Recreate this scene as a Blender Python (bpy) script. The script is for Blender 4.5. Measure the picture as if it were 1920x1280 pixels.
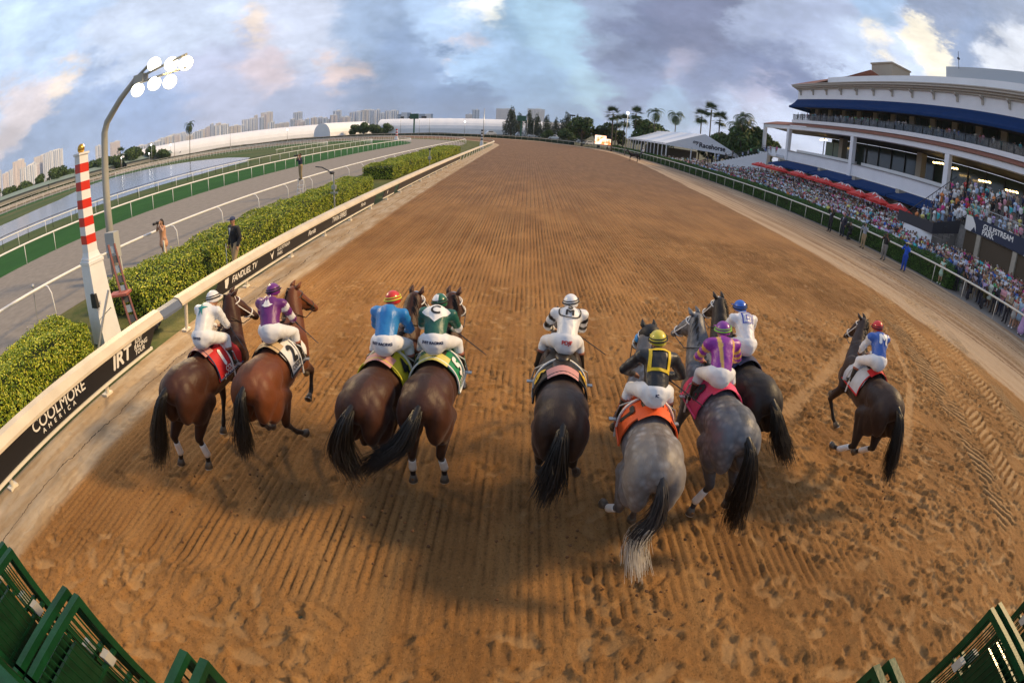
import bpy, bmesh, math, random
import numpy as np
from mathutils import Vector, Matrix, noise as mnoise
R = math.radians
rnd = random.Random(7)
sc = bpy.context.scene
for o in list(bpy.data.objects): bpy.data.objects.remove(o)

# ------------------------------------------------------------------ camera (real equisolid fisheye)
CAM_H = 4.2
PITCH, ROLL, YAW = R(24.8815), R(3.2526), R(-0.49882)
def cam_to_world(c):
    cr, sr = math.cos(ROLL), math.sin(ROLL)
    x, y, z = cr*c[0]-sr*c[1], sr*c[0]+cr*c[1], c[2]
    X = x; Y = z*math.cos(PITCH)+y*math.sin(PITCH); Z = -z*math.sin(PITCH)+y*math.cos(PITCH)
    cy, sy = math.cos(YAW), math.sin(YAW)
    return Vector((X*cy+Y*sy, -X*sy+Y*cy, Z))
cd = bpy.data.cameras.new("camera")
cam = bpy.data.objects.new("camera", cd); sc.collection.objects.link(cam)
right, up, fwd = cam_to_world((1,0,0)), cam_to_world((0,1,0)), cam_to_world((0,0,1))
M = Matrix((right, up, -fwd)).transposed().to_4x4(); M.translation = (0, 0, CAM_H)
cam.matrix_world = M
cd.type = 'PANO'; cd.sensor_fit = 'HORIZONTAL'; cd.sensor_width = 36; cd.sensor_height = 24
cd.clip_start = 0.05; cd.clip_end = 12000
cc = cd.cycles if hasattr(cd, 'cycles') and hasattr(cd.cycles, 'panorama_type') else cd
cc.panorama_type = 'FISHEYE_EQUISOLID'; cc.fisheye_lens = 17.383; cc.fisheye_fov = R(178)
sc.camera = cam

# ------------------------------------------------------------------ light
SUN_AZ, SUN_EL = R(80), R(34)       # azimuth from +Y towards +X
sun_dir = Vector((math.sin(SUN_AZ)*math.cos(SUN_EL), math.cos(SUN_AZ)*math.cos(SUN_EL), math.sin(SUN_EL)))
sl = bpy.data.lights.new("sun", 'SUN'); sl.energy = 3.7; sl.angle = R(8); sl.color = (1.0, 0.68, 0.33)
so = bpy.data.objects.new("sun", sl); sc.collection.objects.link(so)
so.rotation_euler = sun_dir.to_track_quat('Z', 'Y').to_euler()
sc.view_settings.view_transform = 'Standard'; sc.view_settings.look = 'None'
sc.view_settings.exposure = 0.12; sc.view_settings.gamma = 1.0; sc.view_settings.use_curve_mapping = False

def make_world():
    w = bpy.data.worlds.new("World"); sc.world = w; w.use_nodes = True
    nt = w.node_tree; N = nt.nodes; L = nt.links; N.clear()
    out = N.new('ShaderNodeOutputWorld'); bg = N.new('ShaderNodeBackground')
    tc = N.new('ShaderNodeTexCoord'); sky = N.new('ShaderNodeTexSky')
    sky.sky_type = 'NISHITA'; sky.sun_disc = False
    sky.sun_elevation = SUN_EL; sky.sun_rotation = SUN_AZ; sky.altitude = 0
    sky.air_density = 1.0; sky.dust_density = 1.5; sky.ozone_density = 2.0
    def math_(op, a, b=None, c=None, clamp=False):
        n = N.new('ShaderNodeMath'); n.operation = op; n.use_clamp = clamp
        for i, v in enumerate((a, b, c)):
            if v is None: continue
            if isinstance(v, (int, float)): n.inputs[i].default_value = v
            else: L.new(v, n.inputs[i])
        return n.outputs[0]
    def mix(f, a, b):
        n = N.new('ShaderNodeMix'); n.data_type = 'RGBA'; n.clamp_factor = True
        for i, v in ((0, f), (6, a), (7, b)):
            if isinstance(v, (int, float)): n.inputs[i].default_value = v
            elif isinstance(v, tuple): n.inputs[i].default_value = (*v, 1)
            else: L.new(v, n.inputs[i])
        return n.outputs[2]
    def smooth(v, lo, hi):
        n = N.new('ShaderNodeMapRange'); n.interpolation_type = 'SMOOTHSTEP'
        L.new(v, n.inputs[0]); n.inputs[1].default_value = lo; n.inputs[2].default_value = hi
        return n.outputs[0]
    sep = N.new('ShaderNodeSeparateXYZ'); L.new(tc.outputs['Generated'], sep.inputs[0])
    x, y, z = sep.outputs
    zz = math_('ADD', math_('MAXIMUM', z, 0.0), 0.16)
    px, py = math_('DIVIDE', x, zz), math_('DIVIDE', y, zz)
    def coords(dx=0., dy=0., sx=1., sy=1., w_=0.):
        c = N.new('ShaderNodeCombineXYZ')
        L.new(math_('MULTIPLY', math_('ADD', px, dx), sx), c.inputs[0])
        L.new(math_('MULTIPLY', math_('ADD', py, dy), sy), c.inputs[1]); c.inputs[2].default_value = w_
        return c.outputs[0]
    def noise(v, scale, detail=6, rough=.55, dist=0.):
        n = N.new('ShaderNodeTexNoise'); L.new(v, n.inputs['Vector'])
        n.inputs['Scale'].default_value = scale; n.inputs['Detail'].default_value = detail
        n.inputs['Roughness'].default_value = rough; n.inputs['Distortion'].default_value = dist
        return n.outputs[0]
    def blob(d, r0, r1):
        # 1 inside a cone about direction d, 0 outside
        v = Vector(d).normalized(); n = N.new('ShaderNodeVectorMath'); n.operation = 'DOT_PRODUCT'
        L.new(tc.outputs['Generated'], n.inputs[0]); n.inputs[1].default_value = v
        return smooth(n.outputs['Value'], math.cos(R(r1)), math.cos(R(r0)))
    def scale(f, k): return math_('MULTIPLY', f, k)
    # evening cloud: colour samples spread over the dome, their borders broken up by a fractal warp
    SK = [(-0.82, 0.481, 0.311, 0.552, 0.658, 0.855, 30.0), (-0.852, 0.495, 0.17, 0.73, 0.617, 0.61, 160.0), (-0.813, 0.552, 0.183, 0.855, 0.68, 0.546, 400.0), (-0.803, 0.592, 0.066, 0.338, 0.404, 0.559, 60.0), (-0.661, 0.705, 0.256, 0.61, 0.658, 0.791, 40.0), (-0.715, 0.697, 0.057, 0.352, 0.434, 0.644, 50.0), (-0.587, 0.801, 0.114, 0.503, 0.515, 0.658, 50.0), (-0.529, 0.818, 0.224, 0.913, 0.716, 0.578, 350.0), (-0.515, 0.846, 0.136, 0.73, 0.578, 0.591, 150.0), (-0.438, 0.87, 0.226, 0.61, 0.631, 0.745, 50.0), (-0.403, 0.913, 0.059, 0.413, 0.445, 0.591, 60.0), (-0.363, 0.922, 0.133, 0.807, 0.591, 0.515, 250.0), (-0.314, 0.929, 0.197, 0.344, 0.428, 0.584, 120.0), (-0.245, 0.956, 0.162, 0.252, 0.329, 0.49, 120.0), (-0.303, 0.952, 0.043, 0.238, 0.306, 0.457, 80.0), (-0.148, 0.989, 0.007, 0.197, 0.271, 0.429, 80.0), (-0.175, 0.958, 0.229, 0.456, 0.578, 0.776, 120.0), (-0.105, 0.965, 0.239, 1.0, 0.922, 0.776, 420.0), (-0.135, 0.96, 0.246, 0.956, 0.905, 0.831, 420.0), (-0.117, 0.981, 0.152, 0.831, 0.61, 0.546, 800.0), (-0.071, 0.987, 0.143, 0.402, 0.546, 0.753, 200.0), (-0.053, 0.977, 0.205, 0.281, 0.408, 0.553, 200.0), (0.04, 0.978, 0.205, 0.363, 0.513, 0.644, 120.0), (0.097, 0.989, 0.11, 0.395, 0.537, 0.648, 200.0), (0.005, 0.996, 0.091, 0.315, 0.44, 0.614, 120.0), (0.019, 1.0, 0.025, 0.252, 0.349, 0.503, 90.0), (0.148, 0.954, 0.26, 0.305, 0.352, 0.485, 150.0), (0.202, 0.956, 0.21, 0.162, 0.181, 0.283, 120.0), (0.188, 0.972, 0.142, 0.262, 0.305, 0.456, 150.0), (0.3, 0.924, 0.236, 0.188, 0.202, 0.305, 90.0), (0.287, 0.943, 0.167, 0.413, 0.381, 0.479, 300.0), (0.34, 0.93, 0.143, 0.216, 0.246, 0.376, 120.0), (0.264, 0.961, 0.086, 0.35, 0.452, 0.605, 200.0), (0.441, 0.876, 0.196, 0.181, 0.209, 0.342, 90.0), (0.431, 0.895, 0.117, 0.445, 0.423, 0.539, 250.0), (0.366, 0.927, 0.076, 0.515, 0.578, 0.753, 150.0), (0.442, 0.858, 0.262, 0.376, 0.413, 0.552, 90.0), (0.456, 0.887, 0.068, 0.578, 0.617, 0.776, 150.0), (0.509, 0.807, 0.3, 0.413, 0.456, 0.61, 100.0), (0.577, 0.773, 0.264, 0.552, 0.617, 0.776, 120.0), (0.596, 0.723, 0.35, 0.363, 0.477, 0.659, 200.0), (0.614, 0.732, 0.297, 0.956, 0.839, 0.701, 420.0), (0.656, 0.697, 0.289, 0.61, 0.672, 0.839, 150.0), (0.7, 0.61, 0.37, 0.254, 0.296, 0.413, 150.0), (0.699, 0.645, 0.311, 1.0, 0.871, 0.68, 420.0), (0.742, 0.575, 0.345, 0.262, 0.323, 0.468, 200.0), (0.762, 0.512, 0.397, 0.305, 0.352, 0.468, 150.0), (0.79, 0.512, 0.337, 0.753, 0.753, 0.807, 300.0)]
    def vec(op, a, b=None, sc_=None):
        n = N.new('ShaderNodeVectorMath'); n.operation = op
        for i, v in enumerate((a, b)):
            if v is None: continue
            if isinstance(v, tuple): n.inputs[i].default_value = v
            else: L.new(v, n.inputs[i])
        if sc_ is not None:
            if isinstance(sc_, (int, float)): n.inputs['Scale'].default_value = sc_
            else: L.new(sc_, n.inputs['Scale'])
        return n
    dirv = tc.outputs['Generated']
    stretch = vec('MULTIPLY', dirv, (1., 1., 2.0)).outputs[0]
    def nz(scale, detail, rough, off=(0, 0, 0)):
        n = N.new('ShaderNodeTexNoise'); L.new(vec('ADD', stretch, off).outputs[0], n.inputs['Vector']); n.inputs['Scale'].default_value = scale
        n.inputs['Detail'].default_value = detail; n.inputs['Roughness'].default_value = rough; return n
    w1 = vec('SCALE', vec('SUBTRACT', nz(4.2, 10, .60).outputs['Color'], (.5, .5, .5)).outputs[0], None, .26).outputs[0]
    w2 = vec('SCALE', vec('SUBTRACT', nz(10., 8, .65, (3, 1, 2)).outputs['Color'], (.5, .5, .5)).outputs[0], None, .13).outputs[0]
    wd = vec('NORMALIZE', vec('ADD', vec('ADD', dirv, w1).outputs[0], w2).outputs[0]).outputs[0]
    acc = None; wsum = None
    for (dx, dy, dz, cr_, cg_, cb_, k) in SK:
        dt = vec('DOT_PRODUCT', wd, (dx, dy, dz)).outputs['Value']
        w_ = math_('EXPONENT', math_('MULTIPLY', math_('SUBTRACT', dt, 1.0), float(k)*7.+180))
        w_ = math_('ADD', w_, 1e-7)
        cv = vec('SCALE', (cr_, cg_, cb_), None, w_).outputs[0]
        acc = cv if acc is None else vec('ADD', acc, cv).outputs[0]
        wsum = w_ if wsum is None else math_('ADD', wsum, w_)
    rb = vec('SCALE', acc, None, math_('DIVIDE', 1.0, wsum)).outputs[0]
    det = nz(7., 10, .66, (5, 5, 1)).outputs[0]; det2 = N.new('ShaderNodeMapRange'); L.new(det, det2.inputs[0]); det2.inputs[1].default_value = .3; det2.inputs[2].default_value = .7; det2.inputs[3].default_value = .74; det2.inputs[4].default_value = 1.24
    rb = vec('SCALE', rb, None, det2.outputs[0]).outputs[0]
    rb = vec('MULTIPLY', rb, (.95, 1.0, 1.03)).outputs[0]
    skyc = vec('SCALE', sky.outputs[0], None, .10).outputs[0]
    col = mix(math_('ADD', .06, math_('MULTIPLY', smooth(math_('MULTIPLY', y, -1.), -.2, .5), .5)), rb, skyc)
    L.new(col, bg.inputs['Color']); bg.inputs['Strength'].default_value = 1.22
    L.new(bg.outputs[0], out.inputs[0])
make_world()

# ------------------------------------------------------------------ helpers
def col_obj(o): sc.collection.objects.link(o)
def tag(o, label=None, cat=None, group=None, kind=None):
    if label: o["label"] = label
    if cat: o["category"] = cat
    if group: o["group"] = group
    if kind: o["kind"] = kind
    return o
def empty(name, loc=(0,0,0), rz=0., label=None, cat=None, group=None, kind=None):
    o = bpy.data.objects.new(name, None); col_obj(o); o.location = loc; o.rotation_euler = (0,0,rz)
    o.empty_display_size = .2
    return tag(o, label, cat, group, kind)

class MB:
    """collects simple shapes into one mesh; faces carry a material index"""
    def __init__(s): s.v = []; s.f = []; s.m = []
    def add(s, vs, fs, m=0):
        b = len(s.v); s.v += [tuple(v) for v in vs]; s.f += [tuple(i+b for i in f) for f in fs]; s.m += [m]*len(fs); return s
    def box(s, c, d, m=0, rz=0., taper=1.):
        cx, cy, cz = c; hx, hy, hz = d[0]/2, d[1]/2, d[2]/2; vs = []
        ca, sa = math.cos(rz), math.sin(rz)
        for z, k in ((-hz, 1.), (hz, taper)):
            for x, y in ((-hx,-hy),(hx,-hy),(hx,hy),(-hx,hy)):
                x *= k; y *= k
                vs.append((cx+x*ca-y*sa, cy+x*sa+y*ca, cz+z))
        return s.add(vs, [(3,2,1,0),(4,5,6,7),(0,1,5,4),(1,2,6,5),(2,3,7,6),(3,0,4,7)], m)
    def box2(s, a, b, m=0):
        return s.box([(a[i]+b[i])/2 for i in range(3)], [abs(b[i]-a[i]) for i in range(3)], m)
    def tube(s, pts, r, n=8, m=0, cap=True):
        pts = [Vector(p) for p in pts]; k = len(pts)
        rs = r if isinstance(r, (list, tuple)) else [r]*k
        vs = []; prev = None
        for i, p in enumerate(pts):
            t = (pts[min(i+1,k-1)]-pts[max(i-1,0)]).normalized()
            if prev is None:
                a = Vector((0,0,1)) if abs(t.z) < .9 else Vector((1,0,0)); u = t.cross(a).normalized()
            else:
                u = (prev - t*prev.dot(t)).normalized()
            prev = u; w = t.cross(u)
            for j in range(n):
                an = 2*math.pi*j/n; vs.append(p+(u*math.cos(an)+w*math.sin(an))*rs[i])
        fs = [(i*n+j, i*n+(j+1)%n, (i+1)*n+(j+1)%n, (i+1)*n+j) for i in range(k-1) for j in range(n)]
        if cap: fs += [tuple(range(n-1,-1,-1)), tuple((k-1)*n+j for j in range(n))]
        return s.add(vs, fs, m)
    def lathe(s, c, prof, n=16, m=0, sx=1., sy=1.):
        vs = []; k = len(prof)
        for r, z in prof:
            for j in range(n):
                a = 2*math.pi*j/n; vs.append((c[0]+r*sx*math.cos(a), c[1]+r*sy*math.sin(a), c[2]+z))
        fs = [(i*n+j, i*n+(j+1)%n, (i+1)*n+(j+1)%n, (i+1)*n+j) for i in range(k-1) for j in range(n)]
        fs += [tuple(range(n-1,-1,-1)), tuple((k-1)*n+j for j in range(n))]
        return s.add(vs, fs, m)
    def ell(s, c, r, n=12, k=8, m=0, M=None):
        prof = [(math.sin(math.pi*i/k), -math.cos(math.pi*i/k)) for i in range(1, k)]
        vs = [(0,0,-1)]
        for a, z in prof:
            for j in range(n): vs.append((a*math.cos(2*math.pi*j/n), a*math.sin(2*math.pi*j/n), z))
        vs.append((0,0,1)); fs = []
        for j in range(n): fs.append((0, 1+(j+1)%n, 1+j))
        for i in range(k-2):
            for j in range(n): fs.append((1+i*n+j, 1+i*n+(j+1)%n, 1+(i+1)*n+(j+1)%n, 1+(i+1)*n+j))
        e = len(vs)-1
        for j in range(n): fs.append((1+(k-2)*n+j, 1+(k-2)*n+(j+1)%n, e))
        out = []
        for v in vs:
            q = Vector((v[0]*r[0], v[1]*r[1], v[2]*r[2]))
            if M is not None: q = M @ q
            out.append(q+Vector(c))
        return s.add(out, fs, m)
    def cap_(s, p0, r0, p1, r1, n=12, m=0):
        """tapered capsule"""
        p0, p1 = Vector(p0), Vector(p1); d = p1-p0; L = max(d.length, 1e-5); t = d/L
        pts = []; rs = []
        for a in (-85, -60, -30): pts.append(p0+t*r0*math.sin(R(a))); rs.append(r0*math.cos(R(a)))
        pts.append(p0); rs.append(r0); pts.append(p1); rs.append(r1)
        for a in (30, 60, 85): pts.append(p1+t*r1*math.sin(R(a))); rs.append(r1*math.cos(R(a)))
        a = Vector((0,0,1)) if abs(t.z) < .9 else Vector((1,0,0)); u = t.cross(a).normalized(); w = t.cross(u)
        vs = [p+(u*math.cos(2*math.pi*j/n)+w*math.sin(2*math.pi*j/n))*r for p, r in zip(pts, rs) for j in range(n)]
        k = len(pts)
        fs = [(i*n+j, i*n+(j+1)%n, (i+1)*n+(j+1)%n, (i+1)*n+j) for i in range(k-1) for j in range(n)]
        fs += [tuple(range(n-1,-1,-1)), tuple((k-1)*n+j for j in range(n))]
        return s.add(vs, fs, m)
    def mesh(s, name, mats=None, smooth=False):
        me = bpy.data.meshes.new(name); me.from_pydata(s.v, [], s.f); me.update()
        if mats is not None:
            for mt in (mats if isinstance(mats, (list, tuple)) else [mats]): me.materials.append(mt)
        if me.polygons:
            me.polygons.foreach_set('material_index', s.m)
            if smooth: me.polygons.foreach_set('use_smooth', [True]*len(me.polygons))
        return me
    def build(s, name, mats=None, parent=None, smooth=False, **kw):
        o = bpy.data.objects.new(name, s.mesh(name, mats, smooth)); col_obj(o)
        if parent: o.parent = parent
        return tag(o, **kw)

def np_mesh(name, V, F, mats=None, mi=None, smooth=False):
    """V (n,3), F (m,4) or (m,3) arrays"""
    V = np.asarray(V, np.float32); F = np.asarray(F, np.int32); k = F.shape[1]
    me = bpy.data.meshes.new(name); me.vertices.add(len(V)); me.vertices.foreach_set('co', V.ravel())
    me.loops.add(F.size); me.loops.foreach_set('vertex_index', F.ravel())
    me.polygons.add(len(F)); me.polygons.foreach_set('loop_start', np.arange(0, F.size, k, dtype=np.int32))
    me.polygons.foreach_set('loop_total', np.full(len(F), k, np.int32))
    if mats is not None:
        for mt in (mats if isinstance(mats, (list, tuple)) else [mats]): me.materials.append(mt)
    if mi is not None: me.polygons.foreach_set('material_index', np.asarray(mi, np.int32))
    if smooth: me.polygons.foreach_set('use_smooth', np.ones(len(F), bool))
    me.update(calc_edges=True); return me
def np_obj(name, V, F, mats=None, parent=None, mi=None, smooth=False, **kw):
    o = bpy.data.objects.new(name, np_mesh(name, V, F, mats, mi, smooth)); col_obj(o)
    if parent: o.parent = parent
    return tag(o, **kw)

# ------------------------------------------------------------------ materials
def mat(name, col, rough=.7, metal=0., noise=0., nscale=5., bump=0., bscale=40., coat=0., spec=.5, emit=None, estr=0., alpha=1., sheen=0., obj_space=True, trans=0.):
    m = bpy.data.materials.new(name); m.use_nodes = True; nt = m.node_tree; N = nt.nodes; L = nt.links
    b = N['Principled BSDF']; b.inputs['Roughness'].default_value = rough; b.inputs['Metallic'].default_value = metal
    b.inputs['Base Color'].default_value = (*col, 1); b.inputs['Coat Weight'].default_value = coat
    b.inputs['Specular IOR Level'].default_value = spec; b.inputs['Sheen Weight'].default_value = sheen
    b.inputs['Transmission Weight'].default_value = trans
    if emit: b.inputs['Emission Color'].default_value = (*emit, 1); b.inputs['Emission Strength'].default_value = estr
    tc = N.new('ShaderNodeTexCoord')
    if noise:
        n = N.new('ShaderNodeTexNoise'); n.inputs['Scale'].default_value = nscale; n.inputs['Detail'].default_value = 5
        L.new(tc.outputs['Object'], n.inputs['Vector'])
        mr = N.new('ShaderNodeMapRange'); L.new(n.outputs[0], mr.inputs[0]); mr.inputs[1].default_value = .3; mr.inputs[2].default_value = .7
        mr.inputs[3].default_value = 1-noise; mr.inputs[4].default_value = 1+noise
        v = N.new('ShaderNodeVectorMath'); v.operation = 'SCALE'; v.inputs[0].default_value = col; L.new(mr.outputs[0], v.inputs['Scale'])
        L.new(v.outputs[0], b.inputs['Base Color'])
    if bump:
        n = N.new('ShaderNodeTexNoise'); n.inputs['Scale'].default_value = bscale; n.inputs['Detail'].default_value = 4
        L.new(tc.outputs['Object'], n.inputs['Vector'])
        bm = N.new('ShaderNodeBump'); bm.inputs['Strength'].default_value = bump; bm.inputs['Distance'].default_value = .02
        L.new(n.outputs[0], bm.inputs['Height']); L.new(bm.outputs[0], b.inputs['Normal'])
    return m
def col_attr_mat(name, rough=.5, noise=.15, nscale=20, bump=0., bscale=60, spec=.5, attr='Col', coat=0.):
    m = mat(name, (.5,.5,.5), rough=rough, bump=bump, bscale=bscale, spec=spec, coat=coat); nt = m.node_tree; N = nt.nodes; L = nt.links
    a = N.new('ShaderNodeAttribute'); a.attribute_name = attr; b = N['Principled BSDF']
    n = N.new('ShaderNodeTexNoise'); n.inputs['Scale'].default_value = nscale; n.inputs['Detail'].default_value = 4
    tc = N.new('ShaderNodeTexCoord'); L.new(tc.outputs['Object'], n.inputs['Vector'])
    mr = N.new('ShaderNodeMapRange'); L.new(n.outputs[0], mr.inputs[0]); mr.inputs[1].default_value = .3; mr.inputs[2].default_value = .7
    mr.inputs[3].default_value = 1-noise; mr.inputs[4].default_value = 1+noise
    v = N.new('ShaderNodeVectorMath'); v.operation = 'SCALE'; L.new(a.outputs['Color'], v.inputs[0]); L.new(mr.outputs[0], v.inputs['Scale'])
    L.new(v.outputs[0], b.inputs['Base Color']); return m
def set_col(me, cols):
    at = me.color_attributes.new('Col', 'FLOAT_COLOR', 'POINT')
    a = np.ones((len(me.vertices), 4), np.float32); a[:, :3] = cols; at.data.foreach_set('color', a.ravel())
def obj_color_mat(name, rough=.75, noise=.1):
    m = mat(name, (.5,.5,.5), rough=rough); nt = m.node_tree; oi = nt.nodes.new('ShaderNodeObjectInfo')
    nt.links.new(oi.outputs['Color'], nt.nodes['Principled BSDF'].inputs['Base Color']); return m
def rand_ramp_mat(name, cols, rough=.8):
    m = mat(name, (.5,.5,.5), rough=rough); nt = m.node_tree; oi = nt.nodes.new('ShaderNodeObjectInfo')
    r = nt.nodes.new('ShaderNodeValToRGB'); r.color_ramp.interpolation = 'CONSTANT'
    el = r.color_ramp.elements
    while len(el) < len(cols): el.new(.5)
    for i, c in enumerate(cols): el[i].position = i/len(cols); el[i].color = (*c, 1)
    nt.links.new(oi.outputs['Random'], r.inputs[0]); nt.links.new(r.outputs[0], nt.nodes['Principled BSDF'].inputs['Base Color']); return m

white = mat('white_paint', (.78,.79,.80), .45, noise=.05, nscale=3)
cream = mat('cream_paint', (.74,.70,.60), .45, noise=.08, nscale=4, bump=.1)
black = mat('black_vinyl', (.012,.013,.018), .38)
letter = mat('white_lettering', (.82,.82,.80), .5)
steel = mat('galvanised_steel', (.45,.47,.48), .4, metal=.6, noise=.1)
dark = mat('dark_metal', (.03,.03,.035), .5)

# ------------------------------------------------------------------ text as real lettering
def text_geo(s, size=1., space=1.):
    c = bpy.data.curves.new('t', 'FONT'); c.body = s; c.size = size; c.align_x = 'CENTER'; c.align_y = 'CENTER'; c.space_character = space
    o = bpy.data.objects.new('t', c); col_obj(o); dg = bpy.context.evaluated_depsgraph_get(); dg.update()
    me = bpy.data.meshes.new_from_object(o.evaluated_get(dg))
    V = [tuple(v.co) for v in me.vertices]; F = [tuple(p.vertices) for p in me.polygons]
    bpy.data.objects.remove(o); bpy.data.curves.remove(c); bpy.data.meshes.remove(me)
    return V, F
def lettering(mb, s, size, place, m=0, space=1., dx=0., dy=0., bold=0., shear=0., sx=1.):
    """place(u, v) -> world point; thickens by repeating with a small offset"""
    V, F = text_geo(s, size, space)
    offs = [(0,0)] if not bold else [(-bold,0),(bold,0),(0,bold),(0,-bold)]
    for k, (ox, oy) in enumerate(offs):
        mb.add([place(v[0]*sx+dx+ox+shear*v[1], v[1]+dy+oy, k*.0007) for v in V], F, m)

# ------------------------------------------------------------------ smooth bodies: shapes fused by voxel remesh
def fuse(mb, voxel=.02, smooth=4, fac=.5):
    me = mb.mesh('fuse'); o = bpy.data.objects.new('fuse', me); col_obj(o)
    md = o.modifiers.new('r', 'REMESH'); md.mode = 'VOXEL'; md.voxel_size = voxel; md.use_smooth_shade = True
    if smooth:
        s = o.modifiers.new('s', 'SMOOTH'); s.iterations = smooth; s.factor = fac
    dg = bpy.context.evaluated_depsgraph_get(); dg.update()
    r = bpy.data.meshes.new_from_object(o.evaluated_get(dg))
    bpy.data.objects.remove(o); bpy.data.meshes.remove(me)
    r.polygons.foreach_set('use_smooth', [True]*len(r.polygons)); r.materials.clear()
    return r
def co_of(me):
    a = np.empty(len(me.vertices)*3, np.float32); me.vertices.foreach_get('co', a); return a.reshape(-1, 3)
def cap_dist(P, p0, r0, p1, r1):
    p0 = np.array(p0, float); p1 = np.array(p1, float); d = p1-p0; L2 = max((d*d).sum(), 1e-9)
    t = np.clip(((P-p0)@d)/L2, 0, 1); q = p0+t[:, None]*d
    return np.linalg.norm(P-q, axis=1)-(r0+(r1-r0)*t)
# ------------------------------------------------------------------ setting: ground, tracks, lake
CX, CY, RREF = -75., 110., 90.
def path(x, s):
    """point at lateral offset x (world X on the home straight) and distance s along the oval"""
    if s <= CY: return (x, s)
    ph = (s-CY)/RREF
    if ph <= math.pi: return (CX+(x-CX)*math.cos(ph), CY+(x-CX)*math.sin(ph))
    return (2*CX-x, CY-(s-CY-math.pi*RREF))
S_END = CY+math.pi*RREF+170
def strip(name, xs, z, m, s0=-40., s1=S_END, ds=3., **kw):
    ss = [s0]
    while ss[-1] < s1-1e-6: ss.append(min(ss[-1]+ds, s1))
    V = []; UV = []
    for s in ss:
        for x in xs:
            p = path(x, s); V.append((p[0], p[1], z(x, s) if callable(z) else z)); UV.append((x, s))
    n = len(xs); F = [(i*n+j, i*n+j+1, (i+1)*n+j+1, (i+1)*n+j) for i in range(len(ss)-1) for j in range(n-1)]
    o = np_obj(name, V, F, m, **kw)
    uv = o.data.uv_layers.new(name='UVMap'); li = np.array(F).ravel(); uv.data.foreach_set('uv', np.array(UV, np.float32)[li].ravel())
    return o

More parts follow.
